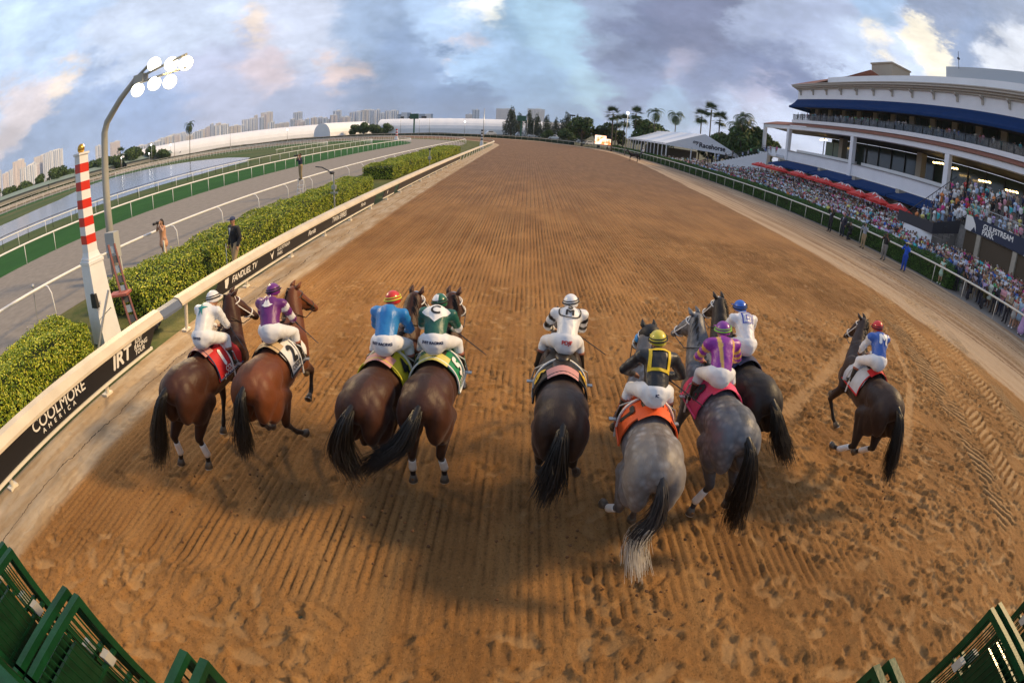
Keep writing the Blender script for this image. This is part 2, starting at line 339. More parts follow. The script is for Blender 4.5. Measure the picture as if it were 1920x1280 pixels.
def dirt_material(name, near=False):
    m = bpy.data.materials.new(name); m.use_nodes = True; nt = m.node_tree; N = nt.nodes; L = nt.links
    b = N['Principled BSDF']; b.inputs['Roughness'].default_value = .82; b.inputs['Specular IOR Level'].default_value = .25
    uv = N.new('ShaderNodeUVMap'); uv.uv_map = 'UVMap'
    sep = N.new('ShaderNodeSeparateXYZ'); L.new(uv.outputs[0], sep.inputs[0]); u, v = sep.outputs[0], sep.outputs[1]
    def ma(op, a, bb=None, clamp=False):
        n = N.new('ShaderNodeMath'); n.operation = op; n.use_clamp = clamp
        for i, q in enumerate((a, bb)):
            if q is None: continue
            if isinstance(q, (int, float)): n.inputs[i].default_value = q
            else: L.new(q, n.inputs[i])
        return n.outputs[0]
    def ns(sx, sy, det=5, rough=.6, off=0.):
        c = N.new('ShaderNodeCombineXYZ'); L.new(ma('MULTIPLY', u, sx), c.inputs[0]); L.new(ma('MULTIPLY', v, sy), c.inputs[1]); c.inputs[2].default_value = off
        n = N.new('ShaderNodeTexNoise'); n.inputs['Scale'].default_value = 1; n.inputs['Detail'].default_value = det; n.inputs['Roughness'].default_value = rough
        L.new(c.outputs[0], n.inputs['Vector']); return n.outputs[0]
    def sm(q, lo, hi, a=0., bb=1.):
        n = N.new('ShaderNodeMapRange'); n.interpolation_type = 'SMOOTHSTEP'; L.new(q, n.inputs[0]) 
        for i, w in zip((1,2,3,4), (lo, hi, a, bb)): n.inputs[i].default_value = w
        return n.outputs[0]
    def mx(f, a, bb):
        n = N.new('ShaderNodeMix'); n.data_type = 'RGBA'
        for i, q in ((0, f), (6, a), (7, bb)):
            if isinstance(q, (int, float)): n.inputs[i].default_value = q
            elif isinstance(q, tuple): n.inputs[i].default_value = (*q, 1)
            else: L.new(q, n.inputs[i])
        return n.outputs[2]
    c = mx(sm(ns(.5, .25, 6), .35, .68), (.235, .112, .034), (.385, .195, .064))
    c = mx(sm(ns(3.2, .08, 4, .7, 3.), .42, .70, 0., .45), c, (.37, .22, .088))          # long bands left by the harrow
    c = mx(sm(ns(30., 22., 5, .85, 5.), .50, .66, 0., .8), c, (.085, .042, .013)); c = mx(sm(ns(38., 30., 4, .85, 7.), .56, .70, 0., .6), c, (.55, .33, .15))  # dark and pale crumbs
    c = mx(sm(v, 12., 55., 0., .8), c, mx(sm(ns(2., .3, 5, .7, 9.), .35, .65), (.130, .078, .046), (.20, .122, .074)))    # browner down the track: fading of the warm floodlights put into the dirt colour
    far = sm(v, 9., 24.)
    line = ma('ABSOLUTE', ma('SUBTRACT', ma('FRACT', ma('MULTIPLY', ma('ADD', u, ma('MULTIPLY', ns(.8, .5, 2), .05)), 4.2)), .5))
    c = mx(ma('MULTIPLY', ma('MULTIPLY', sm(line, .18, .02), far), sm(ns(3., .4, 3, .6, 8.), .3, .6, .1, .45)), c, (.12, .06, .025))  # far furrows: groove shade painted in as dark lines
    # paler, drier lanes beside the outer rail
    e = ma('SUBTRACT', u, ma('ADD', 15.1, ma('MULTIPLY', sm(v, 18., 110.), 5.)))
    lane = ma('ADD', e, ma('MULTIPLY', ma('SUBTRACT', ns(1.1, .18, 5, .6, 11.), .5), 1.1))
    c = mx(ma('MULTIPLY', sm(lane, .0, .35), sm(ns(1.4, .05, 5, .65, 14.), .30, .56, .25, 1.)), c, (.47, .345, .225))
    c = mx(ma('MULTIPLY', sm(lane, 2.2, 2.6), sm(ns(3.2, .06, 5, .7, 17.), .44, .60)), c, (.25, .155, .085))
    c = mx(ma('MULTIPLY', sm(lane, 2.0, 3.), sm(ns(5., .9, 4, .7, 21.), .58, .68, 0., .7)), c, (.16, .085, .045))
    # sandy edge along the inner rail
    ed = ma('ADD', u, ma('MULTIPLY', ma('SUBTRACT', ns(2., .5, 4, .6, 31.), .5), .25))
    c = mx(sm(ed, -6.15, -6.45), c, mx(sm(ns(3., .7, 5, .6, 33.), .35, .65), (.40, .28, .16), (.52, .42, .30)))
    crack = ma('ABSOLUTE', ma('ADD', ma('ADD', u, 6.95), ma('MULTIPLY', ma('SUBTRACT', ns(.9, .9, 5, .6, 40.), .5), .5)))
    c = mx(sm(crack, .016, .004), c, (.07, .045, .03))
    hgt = ma('MULTIPLY', ns(34., 28., 5, .8, 50.), .032)
    if near:
        a = N.new('ShaderNodeAttribute'); a.attribute_name = 'Col'; s3 = N.new('ShaderNodeSeparateColor'); L.new(a.outputs['Color'], s3.inputs[0])
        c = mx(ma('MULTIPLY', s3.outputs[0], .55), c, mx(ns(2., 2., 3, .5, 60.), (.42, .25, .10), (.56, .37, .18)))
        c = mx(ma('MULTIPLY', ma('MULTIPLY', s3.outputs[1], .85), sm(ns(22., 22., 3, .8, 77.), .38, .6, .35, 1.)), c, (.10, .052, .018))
        rr = sm(s3.outputs[0], 0., 1., .85, .62); L.new(rr, b.inputs['Roughness'])
    else:
        hgt = ma('ADD', hgt, ma('MULTIPLY', ma('MULTIPLY', sm(line, .3, .0), -.018), sm(lane, .3, .0)))
        hgt = ma('ADD', hgt, ma('MULTIPLY', ns(9., 2.5, 5, .7, 70.), .05))
    bm = N.new('ShaderNodeBump'); bm.inputs['Strength'].default_value = .9; bm.inputs['Distance'].default_value = 1.
    L.new(hgt, bm.inputs['Height']); L.new(bm.outputs[0], b.inputs['Normal']); L.new(c, b.inputs['Base Color'])
    return m

def grass_mat(name, c0, c1, s=1.2, bump=.6):
    m = mat(name, c0, .9, spec=.2); nt = m.node_tree; N = nt.nodes; L = nt.links
    tc = N.new('ShaderNodeTexCoord'); n = N.new('ShaderNodeTexNoise'); n.inputs['Scale'].default_value = s; n.inputs['Detail'].default_value = 8; n.inputs['Roughness'].default_value = .7
    L.new(tc.outputs['Object'], n.inputs['Vector']); mr = N.new('ShaderNodeMapRange'); L.new(n.outputs[0], mr.inputs[0]); mr.inputs[1].default_value = .35; mr.inputs[2].default_value = .65
    mx = N.new('ShaderNodeMix'); mx.data_type = 'RGBA'; L.new(mr.outputs[0], mx.inputs[0]); mx.inputs[6].default_value = (*c0, 1); mx.inputs[7].default_value = (*c1, 1)
    L.new(mx.outputs[2], N['Principled BSDF'].inputs['Base Color'])
    n2 = N.new('ShaderNodeTexNoise'); n2.inputs['Scale'].default_value = 30; n2.inputs['Detail'].default_value = 3; L.new(tc.outputs['Object'], n2.inputs['Vector'])
    b = N.new('ShaderNodeBump'); b.inputs['Strength'].default_value = bump; b.inputs['Distance'].default_value = .05; L.new(n2.outputs[0], b.inputs['Height']); L.new(b.outputs[0], N['Principled BSDF'].inputs['Normal'])
    return m
verge_g = grass_mat('verge_grass', (.055,.085,.02), (.17,.16,.06), .8)
turf_g = grass_mat('turf', (.018,.085,.012), (.03,.12,.02), .3)
infield_g = grass_mat('infield', (.05,.10,.025), (.12,.13,.05), .08)
far_g = grass_mat('far_ground', (.07,.08,.04), (.16,.15,.10), .02)
grey_dirt = mat('grey_synthetic', (.27,.245,.215), .9, noise=.12, nscale=2.5, bump=.5, bscale=25, spec=.2)
paving = mat('paving', (.20,.185,.17), .85, noise=.12, nscale=.6, bump=.2)

# one ground sheet to the horizon
g = MB(); ring = [0, 60, 200, 500, 1200, 2200, 3500]; n = 48
g.v = [(0, 0, -.06)]
for r in ring[1:]: g.v += [(r*math.cos(2*math.pi*k/n), r*math.sin(2*math.pi*k/n), -.06) for k in range(n)]
for k in range(n): g.f.append((0, 1+k, 1+(k+1)%n))
for i in range(len(ring)-2):
    for k in range(n): g.f.append((1+i*n+k, 1+(i+1)*n+k, 1+(i+1)*n+(k+1)%n, 1+i*n+(k+1)%n))
g.m = [0]*len(g.f); g.build('ground', far_g, kind='structure')
def poly(name, pts, z, m, **kw):
    mb = MB(); mb.add([(x, y, z) for x, y in pts], [tuple(range(len(pts)))]); return mb.build(name, m, kind='structure', **kw)
inner = [path(-37.2, s) for s in np.arange(-40, S_END, 4)]
poly('infield', inner, -.045, infield_g)
lake_pts = [(-45.5,-38),(-45.2,0),(-45,30),(-45,58),(-48,76),(-56,90),(-70,102),(-88,110),(-103,110),(-112,101),(-108,88),(-96,72),(-84,58),(-76,42),(-72,20),(-72,-38)]
wm = mat('lake_water', (.17,.19,.22), .16, spec=.6, bump=.12, bscale=.9)
poly('water', lake_pts, -.03, wm)
strip('turf_course', [-37.2, -32, -27.0], -.03, turf_g, kind='structure')
strip('grey_training_track', [-27.2, -23, -19, -14.2], -.015, grey_dirt, kind='structure')
strip('grass_verge', [-14.4, -12, -10, -7.6], -.02, verge_g, ds=2., kind='structure')
strip('far_apron', [24.6, 27, 60], -.025, paving, s0=-40, s1=100, kind='structure')

# main dirt track: a finely modelled patch near the gate and the plain strip beyond it
X0, X1, Y0, Y1 = -7.9, 24.7, -3., 26.
def fbm(X, Y, s, seed, octs=4, pers=.5):
    out = np.zeros_like(X); a = 1.; tot = 0.
    for k in range(octs):
        r = np.random.RandomState(seed+k*13); G = r.rand(128, 128); f = s*2**k
        x = X*f+37.2*k+200; y = Y*f+11.7*k+200; xi = np.floor(x).astype(int); yi = np.floor(y).astype(int)
        fx = x-xi; fy = y-yi; fx = fx*fx*(3-2*fx); fy = fy*fy*(3-2*fy)
        g00 = G[xi%128, yi%128]; g10 = G[(xi+1)%128, yi%128]; g01 = G[xi%128, (yi+1)%128]; g11 = G[(xi+1)%128, (yi+1)%128]
        out += a*((g00*(1-fx)+g10*fx)*(1-fy)+(g01*(1-fx)+g11*fx)*fy); tot += a; a *= pers
    return out/tot
def sst(x, a, b): 
    t = np.clip((x-a)/(b-a), 0, 1); return t*t*(3-2*t)
ys = [Y0]
while ys[-1] < Y1:
    y = ys[-1]; ys.append(y+(.10 if y < 0 else .028 if y < 7 else .028+.012*(y-7)*.8))
ys[-1] = Y1; ys = np.array(ys)
xs = np.concatenate([np.arange(X0, -6.6, .06), np.arange(-6.6, 13, .028), np.arange(13, X1, .05), [X1]])
XX, YY = np.meshgrid(xs, ys); H = np.zeros_like(XX); wear = np.zeros_like(XX); darkm = np.zeros_like(XX)
big = fbm(XX, YY, .55, 3); mid = fbm(XX, YY, 2.2, 5, 3)
intact = 1-sst(2.45-YY+2.0*(big-.5)+.22*np.clip(XX+1, 0, 20), 0, .8)
intact *= 1-.75*sst(1.6-np.abs(YY-9.6)+2*(mid-.5), 0, 1.2)
intact *= 1-.85*sst(XX-3.4+4*(big-.5), 0, 2.5)*sst(14.5-YY, 0, 3.)
intact *= 1-sst(XX, 14.6, 15.2)
intact *= sst(XX, -6.5, -6.1)
fine = fbm(XX, YY, 9., 21, 3, .6); mfade = sst(YY, 24.5, 20.)  if False else 1-sst(YY, 20., 24.5)
ph = (XX+.035*(fbm(XX*0, YY, .8, 31, 2)-.5)+.02*(mid-.5))/.118
gr = np.abs(ph-np.floor(ph)-.5)
breakup = np.clip(2.4*fbm(XX, YY, 2.2, 41, 4, .6)-.55, .08, 1)
H += -.044*np.exp(-(gr/.13)**2)*intact*breakup*mfade; darkm = np.maximum(darkm, .95*np.exp(-(gr/.14)**2)*intact*np.clip(breakup*1.5-.2, 0, 1)*mfade)  # groove shade also put into the colour through darkm
H += .006*np.sin(ph*2*np.pi+np.pi)*intact*mfade
H += (.060*(fbm(XX, YY, 5., 51, 4, .7)-.5)*(1-.80*intact)+.030*(fbm(XX, YY, 14., 57, 2, .6)-.5)*(1-.5*intact)+.016*(fine-.5))*mfade
H += .05*(fbm(XX, YY, .9, 61, 2)-.5)*(1-intact)*mfade*(XX > -6.4)
rs = np.random.RandomState(11)
def stamp(x, y, L, W, ang, depth, rim, w, dk=0., flat=.6):
    i0, i1 = np.searchsorted(ys, [y-L*1.5, y+L*1.5]); j0, j1 = np.searchsorted(xs, [x-L*1.5, x+L*1.5])
    if i1-i0 < 2 or j1-j0 < 2: return
    sx, sy = XX[i0:i1, j0:j1]-x, YY[i0:i1, j0:j1]-y
    a = (sx*math.cos(ang)+sy*math.sin(ang))/W; b = (-sx*math.sin(ang)+sy*math.cos(ang))/L
    sx2 = 1+.25*(fine[i0:i1, j0:j1]-.5)*4
    r = np.sqrt(a*a+b*b)*sx2; k = 1-sst(r, .62, 1.); base = H[i0:i1, j0:j1].mean()
    H[i0:i1, j0:j1] = H[i0:i1, j0:j1]*(1-k*flat)+k*flat*(base)-k*depth*(1-.4*np.clip(b, -1, 1))+rim*np.exp(-((r-1.1)/.16)**2)*(a > -2)
    wear[i0:i1, j0:j1] = np.maximum(wear[i0:i1, j0:j1], k*w)
    darkm[i0:i1, j0:j1] = np.maximum(darkm[i0:i1, j0:j1], dk*(1-sst(r, .3, .9)))
def scatter(n, xr, yr, Lr, Wr, dr, rim, wr, ar=(0, math.pi), dkp=0.):
    for _ in range(n):
        x = rs.uniform(*xr); y = rs.uniform(*yr); dk = 1. if rs.rand() < dkp else 0.
        stamp(x, y, rs.uniform(*Lr), rs.uniform(*Wr), rs.uniform(*ar), rs.uniform(*dr), rim, 0 if dk else (rs.uniform(*wr) if rs.rand() < .6 else 0), dk)
scatter(220, (-6.2, 8.), (.3, 2.6), (.06, .15), (.05, .08), (.015, .040), .018, (.2, .8), dkp=.03)
scatter(330, (-6.2, 8.), (.3, 2.5), (.12, .30), (.06, .10), (.004, .018), .022, (.4, 1.), dkp=.0)
scatter(420, (.8, 10.), (2.2, 5.2), (.08, .24), (.045, .09), (.008, .026), .018, (.2, .7), dkp=.02)
scatter(1500, (-6., 14.), (6.4, 12.6), (.07, .18), (.05, .09), (.012, .034), .018, (.2, .8), (1.1, 2.0), dkp=.02)
scatter(1000, (3.4, 14.), (3.2, 12.), (.12, .40), (.045, .09), (.008, .028), .024, (.2, .8), (.5, 1.3), dkp=.015)
scatter(320, (-6., 4.), (3.5, 9.), (.07, .16), (.05, .08), (.012, .03), .008, (.1, .6), dkp=.08)
scatter(260, (2., 15.), (12., 20.), (.10, .2), (.06, .1), (.01, .02), .008, (.0, .7), dkp=.1)
scatter(90, (-7.8, -6.2), (1., 24.), (.1, .3), (.05, .1), (.004, .01), .004, (.2, .5))
def along(ax, ay, bx, by, w):
    d = np.array([bx-ax, by-ay]); Lg = np.hypot(*d); d = d/Lg
    t = (XX-ax)*d[0]+(YY-ay)*d[1]; s = (XX-ax)*d[1]-(YY-ay)*d[0]; return t, s, Lg
for (a, b, w) in (((4.7, 6.5), (8.7, 9.8), .17), ((8.6, 9.7), (12.9, 13.9), .15), ((7.3, 5.4), (9.9, 8.1), .12), ((9.9, 8.1), (11.6, 11.), .09)):
    t, s, Lg = along(*a, *b, w); k = (1-sst(np.abs(s)+.22*(mid-.5)+.10*(fine-.5), w*.7, w*1.2))*sst(t+.6*(mid-.5), 0, .3)*(1-sst(t+.6*(mid-.5), Lg-.3, Lg))*(.55+.45*sst(fine, .35, .5))
    H = H*(1-.8*k)+k*(-.012); H += .012*np.exp(-((np.abs(s)-w*1.2)/.04)**2)*sst(t, 0, .2)*(1-sst(t, Lg-.2, Lg)); wear = np.maximum(wear, .8*k)
# tractor tyres: bands of slanted lugs
for (a, b, w, hand) in (((8.3, 2.2), (15.0, 17.), .34, 1), ((9.25, 2.2), (15.85, 17.), .34, -1), ((11.1, 2.4), (17.6, 17.), .34, -1), ((12.0, 2.4), (18.4, 17.), .30, 1), ((19.2, 3.), (19.6, 25), .22, 1), ((21.3, 3.), (21.3, 25), .22, -1)):
    t, s, Lg = along(*a, *b, w); k = (1-sst(np.abs(s)+.05*(mid-.5), w*.85, w*1.1))*(1-sst(t, Lg-2, Lg))*sst(t, 0, .8)
    q = (t+s*.95*hand+.22*(mid-.5)+.05*(fine-.5))/.27; lug = sst(np.abs(q-np.floor(q)-.5), .12, .26)
    k = k*np.clip(2.6*fbm(XX, YY, 1.6, 71, 3)-.65, .12, 1)
    H = H*(1-.85*k)+k*(.085*lug-.045)+.02*np.exp(-((np.abs(s)-w*1.15)/.05)**2)*(t > 0); wear = np.maximum(wear*(1-k), k*.75*lug); darkm = np.maximum(darkm*(1-k), k*.85*(1-lug))
for cx_, cy_, r_, hh in ((-4.6, 2.55, .22, .05), (-3.5, 2.45, .34, .07), (-3.1, 2.6, .2, .05), (-1.9, 2.05, .2, .05), (3.2, 1.9, .25, .06), (4.3, 2.6, .28, .06), (1.3, 2.4, .3, .05), (.2, 1.5, .25, .05), (5.4, 1.6, .3, .06)):
    r = np.hypot(XX-cx_, (YY-cy_)*1.5)/r_; k = np.exp(-r*r*1.5)
    H += k*hh*(.4+1.2*fbm(XX, YY, 8., 91, 3, .7)); darkm = np.maximum(darkm, .75*k*(fine > .45))
lanes = sst(XX, 15.2, 15.8); H += lanes*mfade*(.05*(fbm(XX*2.2, YY*.25, 1., 81, 4, .6)-.5))
edge = np.minimum.reduce([sst(YY, Y0, Y0+.4), 1-sst(YY, Y1-2, Y1), sst(XX, X0, X0+.3), 1-sst(XX, X1-.3, X1)])
H = H*edge; wear *= edge; darkm *= edge
ny, nx = XX.shape; V = np.stack([XX.ravel(), YY.ravel(), H.ravel()], 1)
I = np.arange(ny*nx).reshape(ny, nx); F = np.stack([I[:-1, :-1], I[:-1, 1:], I[1:, 1:], I[1:, :-1]], -1).reshape(-1, 4)
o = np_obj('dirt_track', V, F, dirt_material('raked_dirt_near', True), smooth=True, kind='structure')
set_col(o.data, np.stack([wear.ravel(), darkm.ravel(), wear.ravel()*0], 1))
uv = o.data.uv_layers.new(name='UVMap'); uv.data.foreach_set('uv', V[F.ravel(), :2].astype(np.float32).ravel())
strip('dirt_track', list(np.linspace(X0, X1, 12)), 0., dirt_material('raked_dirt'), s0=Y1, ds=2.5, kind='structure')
# ------------------------------------------------------------------ rails
def rail(name, x, s0, s1, sp, label, cat, z=1.07, r=.035, m=white, goose=0., pr=.025, near=70, tube_m=None, lean=0., foot=0., group=None):
    root = empty(name, (0, 0, 0), label=label, cat=cat, group=group)
    ss = np.arange(s0, s1, 2.0 if (s1-s0) < 400 else 3.); pts = [(*path(x, s), z) for s in ss]
    MB().tube(pts, r, 8).build('top_rail', tube_m or m, root, smooth=True)
    k = 0; rest = MB()
    for s in np.arange(s0+.5, s1, sp):
        p = path(x, s); q = path(x+foot, s)
        mb = MB() if k < near else rest
        if goose: mb.tube([(*p, z-.01), (*path(x+goose*.55, s), z-.05), (*path(x+goose*.95, s), z-.25), (*path(x+goose, s), z-.5), (*path(x+goose, s), -.05)], pr, 6)
        else: mb.tube([(*q, -.05), (*p, z-.02)], pr, 6)
        if k < near: mb.build('post', m, root, smooth=True)
        k += 1
    if rest.v: rest.build('post', m, root, smooth=True, kind='stuff')
    return root
rail('running_rail', -14.3, 1, S_END-120, 3.6, 'white rail on curved gooseneck posts between the grass verge and the grey track', 'rail', z=1.1, r=.05, goose=.38, near=40)
rail('running_rail', -27.3, 2, S_END-60, 2.6, 'white rail with straight posts along the near edge of the green turf', 'rail', z=1.1, r=.055, near=70)
rail('running_rail', -37.0, 4, S_END-60, 3.2, 'white rail on the inner side of the green turf beside the lake', 'rail', z=1.1, r=.045, near=50)
rail('lake_rail', -40.5, 4, 88, 3.2, 'thin dark rail along the near bank of the lake', 'rail', z=1.0, r=.03, m=dark, near=20)
rail('running_rail', -48.5, 88, S_END-150, 3.4, 'white inner rail that hooks round the end of the lake grass', 'rail', z=1.1, r=.05, near=30)
rail('outer_rail', 24.9, -14, 300, 2.9, 'long pale outer rail in front of the clipped hedge and the crowd', 'rail', z=1.12, r=.06, m=cream, near=60)
rail('running_rail', 24.9, 300, S_END-100, 4., 'far white outer rail beyond the backstretch', 'rail', z=1.1, r=.05, near=5)

# inner rail of the dirt track: wide sloping cap on posts, with hung banners
root = empty('inner_rail', label='cream capped inner rail with black sponsor banners beside the dirt', cat='rail')
def capseg(s0, s1, m, name='rail_cap', dz=0.):
    mb = MB(); prof = [(-7.60, .93), (-7.58, .985), (-7.44, .955), (-7.34, .83), (-7.335, .775), (-7.40, .77), (-7.46, .88)]
    ss = list(np.arange(s0, s1, 1.5))+[s1]; V = []
    for s in ss:
        for x, z in prof: V.append((*path(x, s), z+dz))
    k = len(prof); F = [(i*k+j, i*k+(j+1)%k, (i+1)*k+(j+1)%k, (i+1)*k+j) for i in range(len(ss)-1) for j in range(k)]
    F += [tuple(range(k-1, -1, -1)), tuple((len(ss)-1)*k+j for j in range(k))]
    mb.add(V, F); return mb.build(name, m, root)
rcap = mat('rail_cap_tan', (.60,.53,.41), .5, noise=.10, nscale=2.5, bump=.15)
capseg(-6, 7.45, rcap); capseg(7.47, 8.18, mat('blue_grey_cap', (.10,.13,.19), .5), 'cap_joint', -.03); capseg(8.2, 250, rcap)
for s in np.arange(-3.6, 120, 3.05):
    MB().tube([(*path(-7.72, s), -.05), (*path(-7.52, s), .9)], .045, 8, 0).box((*path(-7.72, s), .02), (.16, .2, .05)).build('post', cream, root)
for s0, s1 in ((-6, 7.3), (9.6, 23.9), (25.3, 27.8), (28.4, 56)):
    mb = MB(); mb.add([(-7.40, s0+.35, .80), (-7.40, s1, .80), (-7.47, s1-(.35 if s1 < 20 else .15), .35), (-7.47, s0, .35), (-7.43, s0+.35, .80), (-7.43, s1, .80), (-7.50, s1-(.35 if s1 < 20 else .15), .35), (-7.50, s0, .35)],
        [(0,3,2,1), (4,5,6,7), (3,7,6,2), (0,1,5,4), (1,2,6,5), (0,4,7,3)]); b = mb.build('banner', black, root)
    MB().box2((-7.49, s0, .29), (-7.44, s1-.3, .345)).build('bottom_batten', cream, b)
    L_ = MB()
    def place(u, v, k=0.): return (-7.435+v*.155+.004+k, u, .575+v)
    if s0 < 0:
        lettering(L_, 'COOLMORE', .30, lambda u, v, k=0.: place(4.08+u, v, k), dy=.075, sx=.92, bold=.003)
        lettering(L_, 'AMERICA', .12, lambda u, v, k=0.: place(4.02+u, v, k), dy=-.10, space=2.3, bold=.003)
        lettering(L_, 'IRT', .40, lambda u, v, k=0.: place(6.02+u, v, k), bold=.014, shear=.22, sx=1.05)
        for i, t in enumerate(('JUST', 'RACING', 'TOUR')): lettering(L_, t, .135, lambda u, v, k=0.: place(6.66+u, v, k), dy=.11-.115*i, shear=.15, bold=.003, sx=.9, dx=(-.06, .0, -.05)[i])
        lettering(L_, 'CE', .30, lambda u, v, k=0.: place(1.2+u, v, k), bold=.01)
    elif s0 < 10:
        lettering(L_, 'FANDUEL TV', .25, lambda u, v, k=0.: place(11.25+u, v, k), bold=.006, shear=.2, sx=.95)
        L_.add([place(10.28+a, b, .001) for a, b in ((-.09,-.1),(.0,-.14),(.08,-.02),(.1,.13),(-.1,.12))], [(0,1,2,3,4)])
        lettering(L_, 'GULFSTREAM', .15, lambda u, v, k=0.: place(13.7+u, v, k), dy=.07, bold=.003)
        lettering(L_, 'PARK', .15, lambda u, v, k=0.: place(13.45+u, v, k), dy=-.08, bold=.003)
        L_.add([place(12.9+a, b, .001) for a, b in ((-.14,.13),(-.02,.0),(.12,.13),(.03,-.15),(-.03,-.05))], [(0,1,2,3,4)])
        lettering(L_, 'Florida', .24, lambda u, v, k=0.: place(16.0+u, v, k), bold=.005, shear=.3)
        lettering(L_, 'TWIN SPIRES', .30, lambda u, v, k=0.: place(18.8+u, v, k), bold=.006, sx=.95)
        lettering(L_, 'Florida', .24, lambda u, v, k=0.: place(21.9+u, v, k), bold=.004, shear=.3)
    elif s0 < 26:
        L_.add([place(26.1+a, b, .001) for a, b in ((-.14,.13),(-.02,.0),(.12,.13),(.03,-.15),(-.03,-.05))], [(0,1,2,3,4)])
    if L_.v: L_.build('lettering', letter, b)
MB().box2((-9.22, 8, -.05), (-9.12, 64, .07)).build('low_kerb', white, label='low white kerb line at the foot of the inner hedges', cat='kerb')

# ------------------------------------------------------------------ hedges and foliage
def leaf_mat(name, cols, rough=.5, trans=.0):
    m = mat(name, cols[0], rough, spec=.35); nt = m.node_tree; N = nt.nodes; L = nt.links
    g_ = N.new('ShaderNodeAttribute'); g_.attribute_name = 'rnd'
    r = N.new('ShaderNodeValToRGB'); el = r.color_ramp.elements
    while len(el) < len(cols): el.new(.5)
    for i, c in enumerate(cols): el[i].position = i/(len(cols)-1); el[i].color = (*c, 1)
    L.new(g_.outputs['Fac'], r.inputs[0]); L.new(r.outputs[0], N['Principled BSDF'].inputs['Base Color']); return m
def leaves(name, P, Nrm, size, m, parent=None, seed=0, spread=.9, aspect=.55, **kw):
    """P (n,3) leaf centres, Nrm (n,3) preferred normals"""
    rs_ = np.random.RandomState(seed); n = len(P)
    nn = Nrm+rs_.normal(0, spread, (n, 3)); nn /= np.linalg.norm(nn, axis=1)[:, None]+1e-9
    t = np.cross(nn, rs_.normal(0, 1, (n, 3))); t /= np.linalg.norm(t, axis=1)[:, None]+1e-9; b = np.cross(nn, t)
    sz = size*rs_.uniform(.6, 1.35, (n, 1)); 
    V = np.stack([P-t*sz, P+b*sz*aspect+nn*sz*.15, P+t*sz, P-b*sz*aspect+nn*sz*.15], 1).reshape(-1, 3)
    F = np.arange(4*n).reshape(-1, 4); me = np_mesh(name, V, F, m)
    at = me.attributes.new('rnd', 'FLOAT', 'POINT'); at.data.foreach_set('value', np.repeat(np.clip(rs_.beta(1.6, 1.6, n), 0, 1), 4).astype(np.float32))
    o = bpy.data.objects.new(name, me); col_obj(o)
    if parent: o.parent = parent
    return tag(o, **kw)
hedge_m = leaf_mat('hedge_leaves', [(.05,.11,.012), (.17,.26,.02), (.38,.44,.035), (.62,.58,.08)], .45)
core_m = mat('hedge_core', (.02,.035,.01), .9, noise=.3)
def hedge(x0, x1, y0, y1, h, dens, size, label, seed, m=hedge_m, top=1.):
    o = empty('hedge', (0, 0, 0), label=label, cat='hedge', group=None)
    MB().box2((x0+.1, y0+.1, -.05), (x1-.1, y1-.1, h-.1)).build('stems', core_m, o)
    rs_ = np.random.RandomState(seed); P = []; Q = []
    def wob(a, b): return .13*np.sin(a*1.9+b)+.08*np.sin(a*5.3+b*2.1)
    At = (x1-x0)*(y1-y0); n = int(At*dens*top); x = rs_.uniform(x0, x1, n); y = rs_.uniform(y0, y1, n)
    edge = np.minimum(np.minimum(x-x0, x1-x), np.minimum(y-y0, y1-y)); rd = np.clip(.25-edge, 0, .25)
    P.append(np.stack([x, y, h+.22*(mn(x, y))-rd*rd*2.2+rs_.normal(0, .035, n)], 1)); Q.append(np.tile((0, 0, 1.), (n, 1)))
    for xx, sgn in ((x0, -1.), (x1, 1.)):
        n = int((y1-y0)*h*dens); y = rs_.uniform(y0, y1, n); z = rs_.uniform(.03, h, n)
        P.append(np.stack([xx+sgn*(.22*mn(y, z*2)-.08+rs_.normal(0, .03, n))-sgn*np.clip(z-h+.25, 0, 1)**2*2, y, z], 1)); Q.append(np.tile((sgn, 0, .3), (n, 1)))
    for yy, sgn in ((y0, -1.), (y1, 1.)):
        n = int((x1-x0)*h*dens); x = rs_.uniform(x0, x1, n); z = rs_.uniform(.03, h, n)
        P.append(np.stack([x, yy+sgn*(.12*mn(x, z*2)-.06+rs_.normal(0, .03, n)), z], 1)); Q.append(np.tile((0, sgn, .3), (n, 1)))
    leaves('leaves', np.concatenate(P), np.concatenate(Q), size, m, o, seed, .75)
    return o
def mn(a, b): return fbm(np.atleast_1d(a)[None], np.atleast_1d(b)[None], .9, 5, 3)[0]*2-.6
hedge(-11.4, -9.7, .6, 6.95, .80, 1500, .032, 'bright green leafy hedge in front of the striped post', 1)
hedge(-11.7, -9.75, 9.2, 31., .84, 700, .036, 'long yellow-green hedge running behind the suited man', 2)
hedge(-12.8, -10.2, 37.5, 57., 1.0, 330, .05, 'trimmed green hedge further along the inner rail', 3)
hedge(-12.8, -10.2, 58., 76., 1.05, 240, .06, 'last green hedge before the striped furlong pole', 4)
hedge_d = leaf_mat('clipped_hedge_leaves', [(.02,.05,.01), (.04,.11,.015), (.07,.17,.02), (.12,.22,.04)], .6)
for i, (y0, y1, d) in enumerate(((20.2, 46, 420), (46, 100, 200), (100, 152, 110))):
    hedge(25.3, 26.9, y0, y1, 1.28, d, (.04, .06, .09)[i], ('clipped dark green hedge between the outer rail and the crowd, nearest the camera', 'middle stretch of the clipped hedge under the red umbrellas', 'far end of the clipped hedge beside the white marquee')[i], 10+i, hedge_d)
